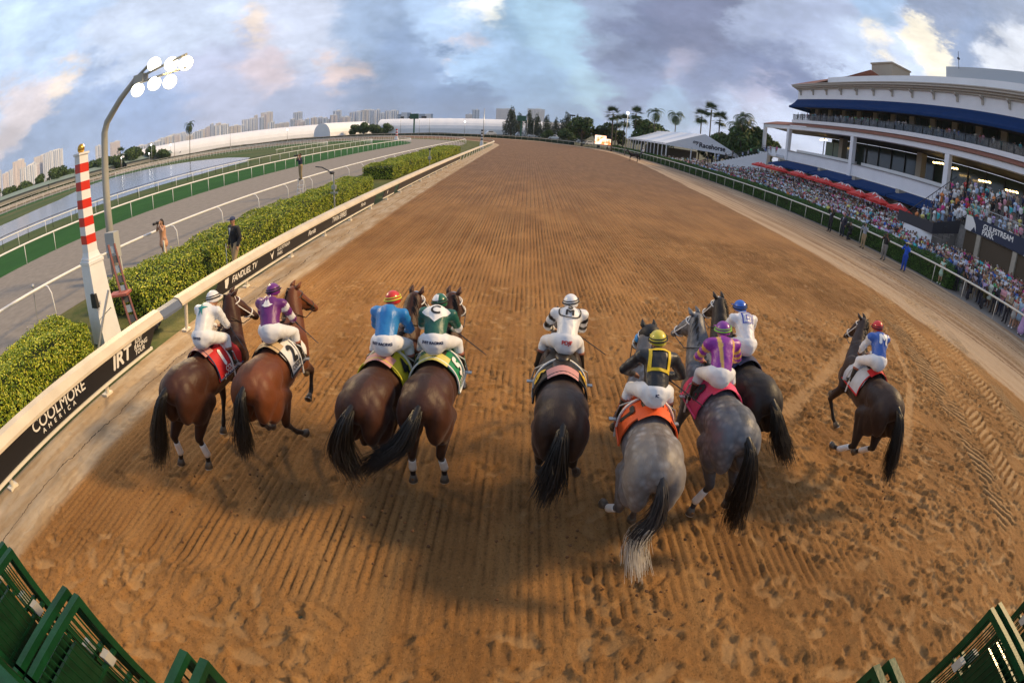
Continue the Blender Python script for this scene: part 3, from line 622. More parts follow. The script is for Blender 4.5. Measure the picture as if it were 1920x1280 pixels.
# far outer hedge round the turn
P = []; mbh = MB()
for s in np.arange(155, 430, 1.):
    p, q = path(26.5, s), path(26.5, s+1.05); a = math.atan2(q[1]-p[1], q[0]-p[0]); mbh.box(((p[0]+q[0])/2, (p[1]+q[1])/2, .6), (1.4, 1.3, 1.3+.3*math.sin(s*.21)), rz=a)
mbh.build('boundary_hedge', core_m, label='dark hedge on the outside of the far turn in front of the long white tent', cat='hedge')

def crown_pts(rs_, blobs, n):
    P = []; Q = []
    w = np.array([b[3]*b[4] for b in blobs]); w = w/w.sum()
    for b, k in zip(blobs, (w*n).astype(int)+1):
        d = rs_.normal(0, 1, (k, 3)); d /= np.linalg.norm(d, axis=1)[:, None]
        rr = rs_.uniform(.55, 1.05, (k, 1))**.6
        P.append(np.array(b[:3])+d*rr*np.array([b[3], b[3], b[4]])); Q.append(d)
    return np.concatenate(P), np.concatenate(Q)
tree_m = leaf_mat('tree_leaves', [(.016,.04,.012), (.035,.075,.02), (.07,.125,.03), (.12,.18,.05)], .7)
pine_m = leaf_mat('casuarina_leaves', [(.03,.05,.03), (.06,.085,.05), (.10,.13,.08)], .8)
bark = mat('bark', (.12,.10,.08), .9, noise=.2, bump=.5)
def make_tree(seed, w, h, kind='broad', n=2600, ls=.35):
    rs_ = np.random.RandomState(seed); o = empty('broadleaf_tree' if kind == 'broad' else 'casuarina_tree')
    t = MB(); t.tube([(0,0,-.2), (w*.02, 0, h*.3), (0, w*.02, h*.75)], [h*.035, h*.026, h*.008], 7)
    bl = []
    if kind == 'broad':
        for i in range(11):
            a = rs_.uniform(0, 6.3); r = rs_.uniform(.05, .34)*w; z = h*rs_.uniform(.38, .82); s = w*rs_.uniform(.15, .26)
            bl.append((r*math.cos(a), r*math.sin(a), z, s, s*.75)); t.tube([(0,0,h*.3), (r*math.cos(a)*.5, r*math.sin(a)*.5, z*.75), (r*math.cos(a), r*math.sin(a), z)], [h*.016, h*.01, h*.004], 5)
    else:
        for i in range(16):
            z = h*(.2+.8*i/16); r = w*.30*(1.1-i/16)*rs_.uniform(.4, 1.); a = rs_.uniform(0, 6.3)
            bl.append((r*math.cos(a), r*math.sin(a), z, w*.17*(1.25-i/16), w*.26))
            t.tube([(0,0,z*.8), (r*math.cos(a), r*math.sin(a), z)], [h*.01, h*.003], 4)
    t.build('trunk', bark, o, smooth=True)
    P, Q = crown_pts(rs_, bl, n); leaves('crown', P, Q, ls, tree_m if kind == 'broad' else pine_m, o, seed, .8, .5 if kind == 'broad' else .25)
    return o
def copy_tree(o, loc, sc_=1., rz=0., label=None, group=None, sz=None):
    def cp(a, par):
        c = a.copy(); col_obj(c)
        if par: c.parent = par
        for ch in a.children: cp(ch, c)
        return c
    r = cp(o, None); r.location = loc; r.scale = (sc_, sc_, sz or sc_); r.rotation_euler = (0, 0, rz)
    if label: r['label'] = label
    if group: r['group'] = group
    return r
def put(o, loc, sc_=1., rz=0., label=None, cat=None, group=None, sz=None):
    o.location = loc; o.scale = (sc_, sc_, sz or sc_); o.rotation_euler = (0, 0, rz); return tag(o, label, cat, group)
# palms
frond_m = leaf_mat('palm_fronds', [(.02,.045,.012), (.035,.075,.02), (.06,.11,.03)], .5)
dead_m = mat('dry_fronds', (.20,.15,.08), .9)
def make_palm(seed, h, kind):
    rs_ = random.Random(seed); o = empty('palm_tree'); t = MB(); ben = rs_.uniform(-.3, .3)
    pts = [(ben*math.sin(i/6*1.5), 0, h*i/6-.1) for i in range(7)]
    t.tube(pts, [.22, .17, .15, .14, .14, .13, .12] if kind == 'coco' else [.26, .2, .18, .17, .16, .16, .2], 8); t.build('trunk', bark, o, smooth=True)
    top = Vector(pts[-1]); fr = MB(); nfr = 24 if kind == 'coco' else 34
    V = []; F = []
    for i in range(nfr):
        a = rs_.uniform(0, 6.283); el = R(rs_.uniform(-35, 80)) if kind == 'coco' else R(rs_.uniform(-60, 80))
        Lf = (4.2 if kind == 'coco' else 2.7)*rs_.uniform(.8, 1.1); d = Vector((math.cos(a), math.sin(a), 0)); side = Vector((-d.y, d.x, 0))
        if kind == 'coco':
            p = top.copy(); prev = p.copy(); e = el; ns = 12; pts2 = []
            for k in range(ns):
                stp = Lf/ns; p = p+(d*math.cos(e)+Vector((0,0,math.sin(e))))*stp; e -= .20*(1+k*.05); pts2.append(p.copy())
            for k in range(1, ns):
                w = .85*math.sin(math.pi*min(1, (k+1.5)/ns))+.08
                tdir = (pts2[k]-pts2[k-1]).normalized()
                for sg in (-1, 1):
                    for q in (0., .5):
                        b0 = pts2[k-1].lerp(pts2[k], q); tip = b0+side*sg*w*rs_.uniform(.8, 1.1)+tdir*w*.6+Vector((0,0,-.28*w-.06)); c = len(V)
                        V += [b0, b0+tdir*.13, tip]; F.append((c, c+1, c+2))
        else:
            c0 = top+(d*math.cos(el)+Vector((0,0,math.sin(el))))*Lf*.55; fd = (d*math.cos(el)+Vector((0,0,math.sin(el)))); fu = fd.cross(side)
            c = len(V); V += [top, top+side*.03, c0]; F.append((c, c+1, c+2))
            for k in range(15):
                an = R(-105+15*k); dr = fd*math.cos(an)+side*math.sin(an); tip = c0+dr*Lf*.62*rs_.uniform(.85, 1.05)+Vector((0,0,-.18)); wd = (-fd*math.sin(an)+side*math.cos(an))*.085; c = len(V)
                V += [c0-wd, c0+wd, tip]; F.append((c, c+1, c+2))
    me = np_mesh('fronds', np.array([tuple(v) for v in V]), np.array(F), frond_m); at = me.attributes.new('rnd', 'FLOAT', 'POINT'); at.data.foreach_set('value', np.random.RandomState(seed).rand(len(V)).astype(np.float32))
    fo = bpy.data.objects.new('fronds', me); col_obj(fo); fo.parent = o; return o
pal = [('a', (21.8, 130), 10.3, 'fan'), ('b', (28.2, 148), 9.5, 'fan'), ('c', (30.2, 142), 11.8, 'fan'), ('e', (40.2, 135), 12.6, 'coco'), ('f', (43.5, 122.5), 12.8, 'fan'), ('g', (45.8, 121.6), 15.0, 'fan'), ('h', (44.4, 111.5), 12.2, 'fan'), ('i', (45.2, 100.5), 13.0, 'coco'), ('j', (26.5, 152), 9., 'fan'), ('k', (35.5, 140), 12.8, 'coco'), ('l', (46.8, 108), 11.2, 'coco'), ('m', (47.3, 103.), 11.6, 'coco')]
plab = dict(a='fan palm right behind the orange lit screen', b='small fan palm left of the tall lit lamp pole', c='lone fan palm rising over the left end of the marquee roof', e='drooping coconut palm over the ridge of the marquee', f='shorter of the two slim fan palms behind the marquee gable', g='tallest slim fan palm behind the marquee gable', h='dense fan palm right of the two slim ones', i='big shaggy coconut palm next to the grandstand corner', j='lowest fan palm beside the tall lit lamp pole', k='coconut palm inside the dark tree clump behind the marquee', l='coconut palm in front of the dark bushes by the stair', m='bushy coconut palm touching the grandstand terrace')
for n_, (x, y), h, kd in pal: put(make_palm(ord(n_), h, kd), (x, y, 0), 1., ord(n_)*1.3, plab[n_], 'palm tree', 'palms behind the marquee', sz=1.)
put(make_palm(77, 11.2, 'coco'), (-98., 121., 0), .72, .4, 'lone palm with drooping crown standing on the lake shore', 'palm tree', sz=.95)
put(make_palm(78, 7.5, 'fan'), (-150., 138., 0), .9, .4, 'small dark palm partly hidden by the tall lamp pole', 'palm tree', sz=1.)

# tree masses
bt = [make_tree(101, 7.5, 8, n=2800), make_tree(102, 8.5, 7.5, n=2800), make_tree(103, 7, 9, n=2800)]
ct = [make_tree(201, 8.5, 8, 'pine', 2600, .36), make_tree(202, 7.6, 9, 'pine', 2600, .36)]
spots = [('b', 33, 144, 1.4, 'rounded dark tree behind the left half of the marquee'), ('b', 37, 148, 1.6, 'tall dark tree crown above the marquee ridge'), ('b', 47, 99, 1.15, 'bushy tree against the grandstand terrace'), ('b', 48, 103, 1.5, 'dark spreading tree left of the grandstand corner'), ('b', 51, 110, 1.6, 'tree mass right of the marquee gable'), ('b', 45, 116, 1.2, 'low tree between marquee and terrace'),
 ('b', 17, 158, 1.3, 'broad dark tree left of the lit screen'), ('b', 13.5, 170, .9, 'dark tree left of the broad one by the screen'), ('b', 22.5, 158, .95, 'tree just behind the lit screen'), ('b', 29, 160, .9, 'low tree between screen and marquee'), ('b', 7, 186, .7, 'small dark tree behind the parked cars'), ('b', 26, 156, 1.1, 'dark tree between the screen and the lit lamp pole'), ('b', 40, 150, 1.15, 'dark tree far behind the marquee gable'), ('b', 44.5, 110, 1.3, 'bushy tree right behind the marquee corner'), ('b', 52, 102, 1.5, 'big dark tree under the terrace corner'), ('b', 19.5, 176, .95, 'round dark tree behind the parked cars by the screen')]
used = set()
for i, (k, x, y, s, lb) in enumerate(spots):
    src = bt[i % 3]
    if i % 3 in used: copy_tree(src, (x, y, -.3), s, i*1.7, lb, 'broadleaf trees')
    else: put(src, (x, y, -.3), s, i*1.7, lb, 'tree', 'broadleaf trees'); used.add(i % 3)
cs = [(.5, 252, 1.5, 'first wispy casuarina above the white tent'), (-9, 262, 1.6, 'leftmost tall casuarina above the white tent'), (-5, 258, 1.35, 'shorter casuarina second from the left above the tent'), (4, 250, 1.25, 'casuarina in front of the orange-lit block'), (9, 246, 1.3, 'casuarina right of the orange-lit block'), (13, 240, 1.1, 'low casuarina near the tent end'), (17.5, 236, 1.5, 'separate feathery casuarina past the tent end'), (21.5, 226, 1.25, 'feathery casuarina left of the dark tree mass'), (18, 205, .75, 'small casuarina above the parked cars'), (14, 185, .8, 'pine-like tree left of the dark tree mass')]
for i, (x, y, s, lb) in enumerate(cs):
    if i < 2: put(ct[i], (x, y, -.3), s, i*1.7, lb, 'tree', 'casuarinas behind the track')
    else: copy_tree(ct[i % 2], (x, y, -.3), s, i*1.7, lb, 'casuarinas behind the track')
# far woods on the left, along the backstretch: separate crowns
k = 0
for (x, y, s) in [(-268+5.2*i, 96+7.5*i+rnd.uniform(-3, 3), rnd.uniform(1.2, 1.6)) for i in range(14)]+[(-172+8*i, 205+6*i, rnd.uniform(.75, 1.)) for i in range(0)]+[(-196, 190, 1.5), (-203, 184, 1.5), (-188, 196, 1.3), (-210, 178, 1.3), (-181, 200, 1.1), (-90, 266, 1.1), (-96, 268, 1.0), (-84, 268, 1.15), (-104, 292, 1.0), (-78, 272, 1.0)]:
    k += 1
    side = 'left of the striped post' if k <= 14 else ('behind the tall lamp pole' if k <= 19 else 'between the white tents')
    copy_tree(bt[k % 3], (x, y, -2.4*s), s*1.15, k*2.1, '%s dark bushy tree from the left in the row %s' % (['first','second','third','fourth','fifth','sixth','seventh','eighth','ninth','tenth','eleventh','twelfth','thirteenth','last'][(k if k <= 14 else k-14 if k <= 19 else k-19)-1], side), 'far trees behind the backstretch')

# ------------------------------------------------------------------ skyline
TW = [(-801,411,13,46),(-781,448,24,52),(-771,464,34,38),(-967,622,37,61),(-826,564,42,55),(-882,738,15,48),(-855,770,25,48),(-707,707,25,24),(-615,657,28,23),(-666,746,13,30),(-853,981,16,42),(-835,996,30,42),(-717,899,28,32),(-786,1035,30,42),(-681,926,9,47),(-519,735,28,33),(-499,749,21,28),(-607,977,39,46),(-648,1127,32,64),(-582,992,15,45),(-618,1144,35,31),(-576,1166,24,56),(-438,899,34,24),(-404,915,16,30),(-384,923,28,25),(-371,929,17,41),(-320,841,19,25),(-334,942,20,37),(-360,1092,24,45),(-296,955,13,39),(-268,963,28,36),(-136,1142,16,32),(-105,994,14,38),(-61,1299,48,54),(17,1300,44,58)]
def facade_mat(name, wall, glass, sx, sz_, vert):
    m = mat(name, wall, .7); nt = m.node_tree; N = nt.nodes; L = nt.links; tc = N.new('ShaderNodeTexCoord'); s = N.new('ShaderNodeSeparateXYZ'); L.new(tc.outputs['Object'], s.inputs[0])
    def fr(v, k, th):
        a = N.new('ShaderNodeMath'); a.operation = 'MULTIPLY'; a.inputs[1].default_value = k; L.new(v, a.inputs[0])
        b = N.new('ShaderNodeMath'); b.operation = 'FRACT'; L.new(a.outputs[0], b.inputs[0]); c = N.new('ShaderNodeMath'); c.operation = 'GREATER_THAN'; c.inputs[1].default_value = th; L.new(b.outputs[0], c.inputs[0]); return c.outputs[0]
    xx = N.new('ShaderNodeMath'); xx.operation = 'ADD'; L.new(s.outputs[0], xx.inputs[0]); L.new(s.outputs[1], xx.inputs[1])
    a, b = fr(xx.outputs[0], 1/sx, .5), fr(s.outputs[2], 1/sz_, .35 if not vert else .08)
    mm = N.new('ShaderNodeMath'); mm.operation = 'MULTIPLY'; L.new(a, mm.inputs[0]); L.new(b, mm.inputs[1])
    mx = N.new('ShaderNodeMix'); mx.data_type = 'RGBA'; L.new(mm.outputs[0], mx.inputs[0]); mx.inputs[6].default_value = (*wall, 1); mx.inputs[7].default_value = (*glass, 1); L.new(mx.outputs[2], N['Principled BSDF'].inputs['Base Color']); return m
fm = [facade_mat('tower_white', (.86,.89,.95), (.30,.38,.52), 9, 3.6, True), facade_mat('tower_beige', (.80,.75,.70), (.44,.44,.47), 7, 3.6, False), facade_mat('tower_grey', (.68,.73,.82), (.32,.40,.52), 12, 3.6, True), facade_mat('tower_pink', (.82,.74,.71), (.42,.43,.50), 6, 3.6, False)]  # walls and glass lightened and blued: distance haze painted into the colours
extra = []
r8 = random.Random(8)
for i in list(range(0, 4))+list(range(7, 30)):
    a, b = TW[i], TW[i+1]
    for f_ in ((.35, .7) if r8.random() < .5 else (.5,)):
        az = math.atan2(a[0], a[1])*(1-f_)+math.atan2(b[0], b[1])*f_; d_ = r8.choice([980, 1120, 1260]); hh_ = ((a[3]-4)/math.hypot(a[0], a[1])*(1-f_)+(b[3]-4)/math.hypot(b[0], b[1])*f_)*d_*r8.uniform(.75, 1.12)+4
        extra.append((d_*math.sin(az), d_*math.cos(az), r8.uniform(9, 20), hh_))
names = ['white', 'beige', 'grey', 'pinkish']
hz_names = ['leftmost part of the skyline', 'skyline beside the striped post', 'skyline right of the lamp pole', 'skyline above the left tent', 'skyline between the tents', 'skyline above the long tent']
cnt = {}
for i, (x, y, w, h) in enumerate(TW+extra):
    f = 2.1; X, Y, W, Hh = x*f, y*f, w*f, (h-4.2)*f+4.2; az = math.atan2(x, y)
    ti = [0,3,0,1,0,0,3,2,2,0,1,0,0,1,2,0,1,0,1,3,1,2,3,2,2,2,3,0,0,0,0,3,2,3,1][i] if i < 35 else i % 4
    r = empty('tower_block', (X, Y, 0), -az, cat='building', group='distant tower blocks')
    d = min(W, 26); mb = MB(); mb.box((0, 0, Hh/2), (W, d, Hh)); mb.build('wall', fm[ti], r)
    rf = MB(); rf.box((0, 0, Hh+.8), (W*1.02, d*1.02, 1.6)).box((W*.15, 0, Hh+3.4), (W*.35, d*.4, 3.6)); rf.build('roof', fm[ti].copy() if False else white, r)
    bl = MB()
    for q in range(max(2, int(W/14))):
        bx = -W/2+(q+.5)*W/max(2, int(W/14)); bl.box((bx, -d/2-.7, Hh/2), (3.6, 1.4, Hh*.97))
    bl.build('balcony_bay', [white, fm[1], fm[2], fm[3]][ti], r)
    if i >= 35: zone = 'back row, '+(hz_names[0] if x < -700 else hz_names[3] if x < -430 else hz_names[4])
    else: zone = hz_names[0] if i < 3 else hz_names[1] if i < 5 else hz_names[2] if i < 10 else hz_names[3] if i < 23 else hz_names[4] if i < 31 else hz_names[5]
    cnt[zone] = cnt.get(zone, 0)+1
    shape = 'slender' if Hh/W > 2.3 else 'tall' if Hh/W > 1.5 else 'broad'
    r['label'] = '%s %s tower, %s from left, %s' % (shape, names[ti], ['first','second','third','fourth','fifth','sixth','seventh','eighth','ninth','tenth','eleventh','twelfth','thirteenth','fourteenth','fifteenth','sixteenth','seventeenth','eighteenth','nineteenth','twentieth','last'][min(cnt[zone]-1, 20)], zone)
r = empty('barn_building', (-116, 507, 0), .22, label='low wide grey building with dark windows above the long tent', cat='building')
MB().box((0, 0, 8.5), (36, 20, 17)).box((-9, -1, 17.6), (10, 18, 2)).build('wall', fm[2], r)
for q, (wx, ww) in enumerate(((-13, 3.5), (-2, 9), (9, 5))): MB().box((wx, -10.05, 13), (ww, .3, 3.2)).build('window', dark, r)

# ------------------------------------------------------------------ white fabric structures
fabric = mat('tent_fabric', (.84,.86,.90), .55, noise=.04, nscale=.3, bump=.1, bscale=1.)
def barrel_tent(p0, p1, w, h, label, seg=24, flat=False, text=None):
    a = Vector((*p0, 0)); b = Vector((*p1, 0)); L_ = (b-a).length; t = (b-a)/L_; nrm = Vector((-t.y, t.x, 0))
    r = empty('clear_span_tent', (0, 0, 0), label=label, cat='tent'); n = 14; V = []; mb = MB()
    for i in range(seg+1):
        c = a+t*L_*i/seg; sag = .0 if i % 2 == 0 else -.12
        for j in range(n+1):
            an = math.pi*j/n; V.append(c+nrm*math.cos(an)*w/2*(1+sag*.02)+Vector((0, 0, (math.sin(an)**.75)*(h+sag*.6))))
    mb.add(V, [(i*(n+1)+j, i*(n+1)+j+1, (i+1)*(n+1)+j+1, (i+1)*(n+1)+j) for i in range(seg) for j in range(n)]); mb.build('canopy', fabric, r, smooth=False)
    for i in (0, seg): MB().add([V[i*(n+1)+j] for j in range(n+1)], [tuple(range(n+1))]).build('end_wall', fabric, r)
    return r, t, nrm
r1, t1, n1 = barrel_tent((-226, 196), (-116, 292), 22, 8.0, 'long curved white tent on the left beyond the lake with a printed name', 30)
barrel_tent((-114, 262), (-100, 294), 14, 8.2, 'short rounded white tent at the right end of the long left tent', 6)
def on_tent(base, u, v):
    p = Vector((*base, 0))+t1*u; s = (v-.2)/9; return p-n1*(11.1-2.0*max(0, v-2.)**1.3*.32)+Vector((0, 0, v))
lm = MB(); lettering(lm, 'Fasig-Tipton', 4.4, lambda u, v, k=0.: on_tent((-193, 224.8), u, v+4.2), bold=.08, shear=.3); 
lm.build('lettering', mat('navy_print', (.02,.03,.09), .6), r1)
lg = MB(); lg.box((0, 0, 0), (.01, .01, .01)); 
lg = MB(); V = [on_tent((-193, 224.8), 60+u, v) for u, v in ((0,3.2),(11,3.2),(12,6.4),(1,6.4))]; lg.add(V, [(0,1,2,3)])
lg.build('printed_panel', mat('navy_panel', (.03,.05,.14), .6), r1)
lg = MB(); lg.add([on_tent((-193, 224.8), 84+u, v) for u, v in ((0,5.6),(12,6.8),(9,3.4),(5,4.6))], [(0,1,2,3)])
lg.build('printed_emblem', mat('olive_panel', (.12,.16,.05), .6), r1)
r2, _, _ = barrel_tent((-84, 281), (30, 281), 20, 8.8, 'very long flat white tent across the far end of the track', 40)
# open marquee with lettering
r = empty('marquee', (0, 0, 0), label='white open-sided marquee with lettering on its gable end', cat='tent')
mx0, mx1, my0, my1, ez, rz_ = 28.4, 45., 100.5, 141., 4.25, 7.5; mxc = (mx0+mx1)/2
mb = MB(); N_ = 12
for i in range(N_):
    ya, yb = my0+(my1-my0)*i/N_, my0+(my1-my0)*(i+1)/N_
    for xa, sgn in ((mx0, 1), (mx1, -1)):
        V = []
        for y in (ya, (ya+yb)/2, yb):
            for k in range(4):
                f = k/3; V.append((xa+(mxc-xa)*f, y, ez+(rz_-ez)*f-(.09 if y == (ya+yb)/2 else 0)-.12*math.sin(math.pi*f)))
        mb.add(V, [(a*4+b, a*4+b+1, (a+1)*4+b+1, (a+1)*4+b) for a in range(2) for b in range(3)])
mb.build('canopy', fabric, r)
MB().add([(mx0, my0, ez-.45), (mx1, my0, ez-.45), (mx1, my0, ez), (mxc, my0, rz_), (mx0, my0, ez)], [(0,1,2,3,4)]).build('gable_wall', fabric, r)
MB().add([(mx0, my0, ez-.4), (mx0, my1, ez-.4), (mx0, my1, ez), (mx0, my0, ez)], [(0,1,2,3)]).build('valance', fabric, r)
for x in (mx0, mx0+5.5, mx0+11, mx1):
    MB().box((x, my0+.05, ez/2), (.2, .2, ez)).build('pole', white, r)
for i in range(1, 13): MB().box((mx0, my0+(my1-my0)*i/12, ez/2), (.18, .18, ez)).build('pole', white, r)
lm = MB(); lettering(lm, 'my', 1.1, lambda u, v, k=0.: (mxc-1.9+u, my0-.05-k, 5.45+v), shear=.25, bold=.03); lettering(lm, 'Racehorse', 1.45, lambda u, v, k=0.: (mxc+1.9+u, my0-.05-k, 4.95+v), bold=.05); lm.build('lettering', mat('ink', (.01,.012,.03), .6), r)
MB().box((mxc, 125, 1.6), (14, .3, 3.2)).build('back_wall', mat('tent_back', (.16,.14,.12), .9), r)
# lit screen
r = empty('video_screen', (22.4, 149.5, 0), .12, label='small bright orange video screen beside the dark trees', cat='screen')
MB().box((0, 0, 2.6), (5.4, .5, 3.)).box((-1.5, .1, .6), (.3, .3, 1.2)).box((1.5, .1, .6), (.3, .3, 1.2)).build('casing', dark, r)
sm_ = mat('screen_glow', (.9,.4,.1), .5); nt = sm_.node_tree; nn = nt.nodes.new('ShaderNodeTexNoise'); nn.inputs['Scale'].default_value = .8; nn.inputs['Detail'].default_value = 3
tcc = nt.nodes.new('ShaderNodeTexCoord'); nt.links.new(tcc.outputs['Object'], nn.inputs['Vector']); rp = nt.nodes.new('ShaderNodeValToRGB'); rp.color_ramp.elements[0].position = .4; rp.color_ramp.elements[0].color = (1,.16,.03,1); rp.color_ramp.elements[1].position = .62; rp.color_ramp.elements[1].color = (1,.85,.65,1)
nt.links.new(nn.outputs[0], rp.inputs[0]); nt.links.new(rp.outputs[0], nt.nodes['Principled BSDF'].inputs['Emission Color']); nt.nodes['Principled BSDF'].inputs['Emission Strength'].default_value = 1.8
MB().add([(-2.6,-.27,1.25),(.9,-.27,1.25),(.9,-.27,4.0),(-2.6,-.27,4.0),(1.0,-.27,1.25),(2.6,-.27,1.25),(2.6,-.27,3.1),(1.0,-.27,3.1)], [(0,1,2,3),(4,5,6,7)]).build('display', sm_, r)

for i, (x, y, L2, lb) in enumerate(((-236, 128, 46, 'long low green-roofed barn at the far left behind the backstretch'), (-214, 166, 40, 'second low green-roofed barn behind the striped post'), (-190, 196, 26, 'short green-roofed shed left of the long left tent'))):
    b_ = empty('stable_barn', (x, y, 0), R(58), label=lb, cat='building'); MB().box((0, 0, 1.3), (L2, 7, 2.6)).build('wall', mat('barn_wall', (.30,.30,.27), .8), b_)
    MB().add([(-L2/2-1, -4.5, 2.5), (L2/2+1, -4.5, 2.5), (L2/2+1, 0, 4.2), (-L2/2-1, 0, 4.2), (L2/2+1, 4.5, 2.5), (-L2/2-1, 4.5, 2.5)], [(0,1,2,3),(3,2,4,5),(0,3,5),(1,4,2)]).build('roof', mat('barn_roof', (.20,.27,.24), .6), b_)
# parked vehicles beyond the far turn
def car(x, y, rz, label, colr, van=False, n=[0]):
    r = empty('parked_van' if van else 'parked_car', (x, y, .1), rz, label, 'van' if van else 'car', 'vehicles parked beyond the far turn')
    m = mat('car_paint', colr, .3, coat=.5); h = 2.2 if van else 1.45; L_ = 5.2 if van else 4.5
    prof = [(-L_/2,.35),(-L_/2,.85),(-L_/2+.2,h*.55),(-L_*.28,h),(L_*.16,h),(L_*.30,h*.62),(L_/2-.1,h*.52),(L_/2,.7),(L_/2,.35)]
    mb = MB(); V = [(a, -.88, b) for a, b in prof]+[(a, .88, b) for a, b in prof]; k = len(prof)
    mb.add(V, [tuple(range(k)), tuple(range(2*k-1, k-1, -1))]+[(j, (j+1)%k+0, (j+1)%k+k, j+k) for j in range(k)]); mb.build('body', m, r)
    MB().box((-L_*.06, 0, h*.79), (L_*.42, 1.79, h*.2)).build('window', dark, r)
    for a in (-L_*.32, L_*.32):
        for b in (-.86, .86): MB().tube([(a, b-.09, .33), (a, b+.09, .33)], .33, 12).build('wheel', dark, r)
cl = ['white van parked before the end of the long tent', 'white car left of the white van by the tent', 'second white car near the tent end', 'silver car beside the dark tree mass', 'white car parked under the centre of the tent', 'blue-grey car parked under the tent', 'white pickup parked left of centre under the tent', 'small white car in the gap by the screen']
for i, (x, y, v, c_) in enumerate([(11.5, 222, True, (.7,.72,.75)), (14.8, 214, False, (.7,.7,.72)), (18.2, 208, False, (.65,.67,.7)), (20.5, 190, False, (.4,.42,.45)), (2, 238, False, (.6,.62,.66)), (-3.5, 240, True, (.25,.3,.38)), (-18, 244, True, (.6,.62,.64)), (21.5, 176, False, (.65,.65,.66))]): car(x, y, .1*i-.2, cl[i], c_, v)

# ------------------------------------------------------------------ poles and lamps
lampglow = mat('floodlight_glow', (1,1,1), .5, emit=(1,.93,.78), estr=5)
ballglow = mat('lamp_globe_glow', (1,1,1), .5, emit=(1,.97,.9), estr=9)
def lightpole(x, y, h, label, n=1, hgt_=.0):
    r = empty('light_pole', (x, y, 0), label=label, cat='light pole', group='distant light poles')
    MB().tube([(0,0,0), (0,0,h)], [.12, .07], 8).build('pole', steel, r, smooth=True)
    for k in range(n): MB().ell((0, -.15, h-.35*k), (.34, .2, .3)).build('lamp', ballglow, r)
for i, (x, y, h) in enumerate([(-180, 143, 4.8), (-168.9, 156.1, 5.4), (-159.4, 165.8, 4.6), (-158.5, 166.6, 8.2), (-151.7, 172.9, 6.5), (-106.2, 204, 5.8), (-31.4, 248, 6.6)]):
    lightpole(x, y, h, ['lit lamp pole right of the striped post', 'lit lamp pole beside the tall lamp pole', 'low lit lamp at the left end of the left tent', 'high lit lamp at the left end of the left tent', 'lit lamp pole in front of the name on the left tent', 'lit lamp pole near the emblem on the left tent', 'lit lamp pole before the middle of the long far tent'][i])
lightpole(22.7, 115.8, 10.2, 'tall lit lamp pole in front of the left end of the marquee', 1)
for i, (x, y, h) in enumerate([(-51.4, 234.4, 7.3), (-46.7, 235.4, 9.3), (-.6, 230, 10.2), (2.4, 230, 8.4), (-60, 232, 9.5), (-8.4, 94.3, 7.8), (-129, 190, 9.), (-200, 150, 10.), (-145, 168, 11)]):
    MB().tube([(x, y, -.1), (x, y, h)], [.13, .06], 8).build('slim_pole', steel, None, smooth=True, label=['slim pole left of the green board', 'slim pole right of the green board', 'slim pole just right of the second green board', 'thin pole right again of the second green board', 'slim pole left in front of the far tent', 'tall slim grey pole by the striped furlong pole', 'slim pole before the left tent', 'slim pole among the left trees', 'slim pole in front of the tower blocks'][i], cat='pole', group='slim poles')
for x, y, lb in ((-53.5, 232, 'dark green board on a post before the left part of the far tent'), (-3.4, 232, 'dark green board on a post before the right part of the far tent')):
    r = empty('signal_board', (x, y, 0), label=lb, cat='board'); MB().box((0, 0, 9.), (4.2, .3, 2.6)).build('panel', mat('board_green', (.02,.10,.06), .5), r); MB().box((0, .2, 3.9), (.7, .3, 7.8)).build('post', mat('board_post', (.03,.14,.08), .5), r)
r = empty('light_pole', (19.4, 228, 0), label='dark pole with a bracket of unlit floodlights near the casuarinas', cat='light pole'); MB().tube([(0,0,0),(0,0,12)], .12, 8).build('pole', dark, r); MB().box((0, 0, 12), (2.6, .5, .7)).build('lamp_bracket', dark, r)
# black and white furlong pole on a white base
def furlong(x, y, h, base, s, colr, label, n):
    r = empty('furlong_pole', (x, y, 0), label=label, cat='marker pole'); MB().box((0, 0, base/2), (s*2.2, s*2.2, base), taper=.7).build('base', white, r)
    for k in range(n): MB().box((0, 0, base+(k+.5)*(h-base)/n), (s, s, (h-base)/n)).build('stripe', colr if k % 2 else white, r)
furlong(-8.6, 94., 3.6, 1.3, .34, black, 'black and white striped furlong pole on a white base', 8)
furlong(-40, 150, 3.4, .8, .5, mat('marker_red', (.55,.03,.02), .5), 'small red and white marker pole at the far turn', 6)
# ------------------------------------------------------------------ left foreground: striped post, floodlight, clutter
redp = mat('post_red', (.62,.03,.015), .4, noise=.04); gold = mat('gilded_ball', (.55,.33,.06), .25, metal=.8)
sp_ = empty('striped_post', (-9.95, 7.72, 0), R(-8), label='tall red and white striped post on a white base with a gold ball', cat='marker post')
mb = MB(); mb.box((0, 0, 1.0), (.62, .62, 2.0), taper=.74).box((0, 0, 2.03), (.50, .50, .07)).box((0, 0, 2.10), (.44, .44, .07)).box((0,0,2.2),(.38,.38,.13), taper=.84); mb.build('base', white, sp_)
z0, z1 = 2.26, 4.58; n = 11
for k in range(n):
    a, b = z0+(z1-z0)*k/n, z0+(z1-z0)*(k+1)/n; w0 = .31-.04*k/n; w1 = .31-.04*(k+1)/n
    MB().box((0, 0, (a+b)/2), (w0, w0, b-a), taper=w1/w0).build('stripe', redp if k % 2 == 1 else white, sp_)
MB().box((0, 0, 4.60), (.33, .33, .05)).build('cap', white, sp_); MB().ell((0, 0, 4.72), (.10, .10, .12), 16, 10).build('ball', gold, sp_, smooth=True)
MB().box((.16, -.30, 1.15), (.24, .10, .34), taper=.8).tube([(.16, -.28, 1.3), (.17, -.25, 1.62)], .008, 4).build('black_bag', mat('bag_black', (.02,.02,.022), .6), None, label='small black bag hanging on the striped post base', cat='bag')
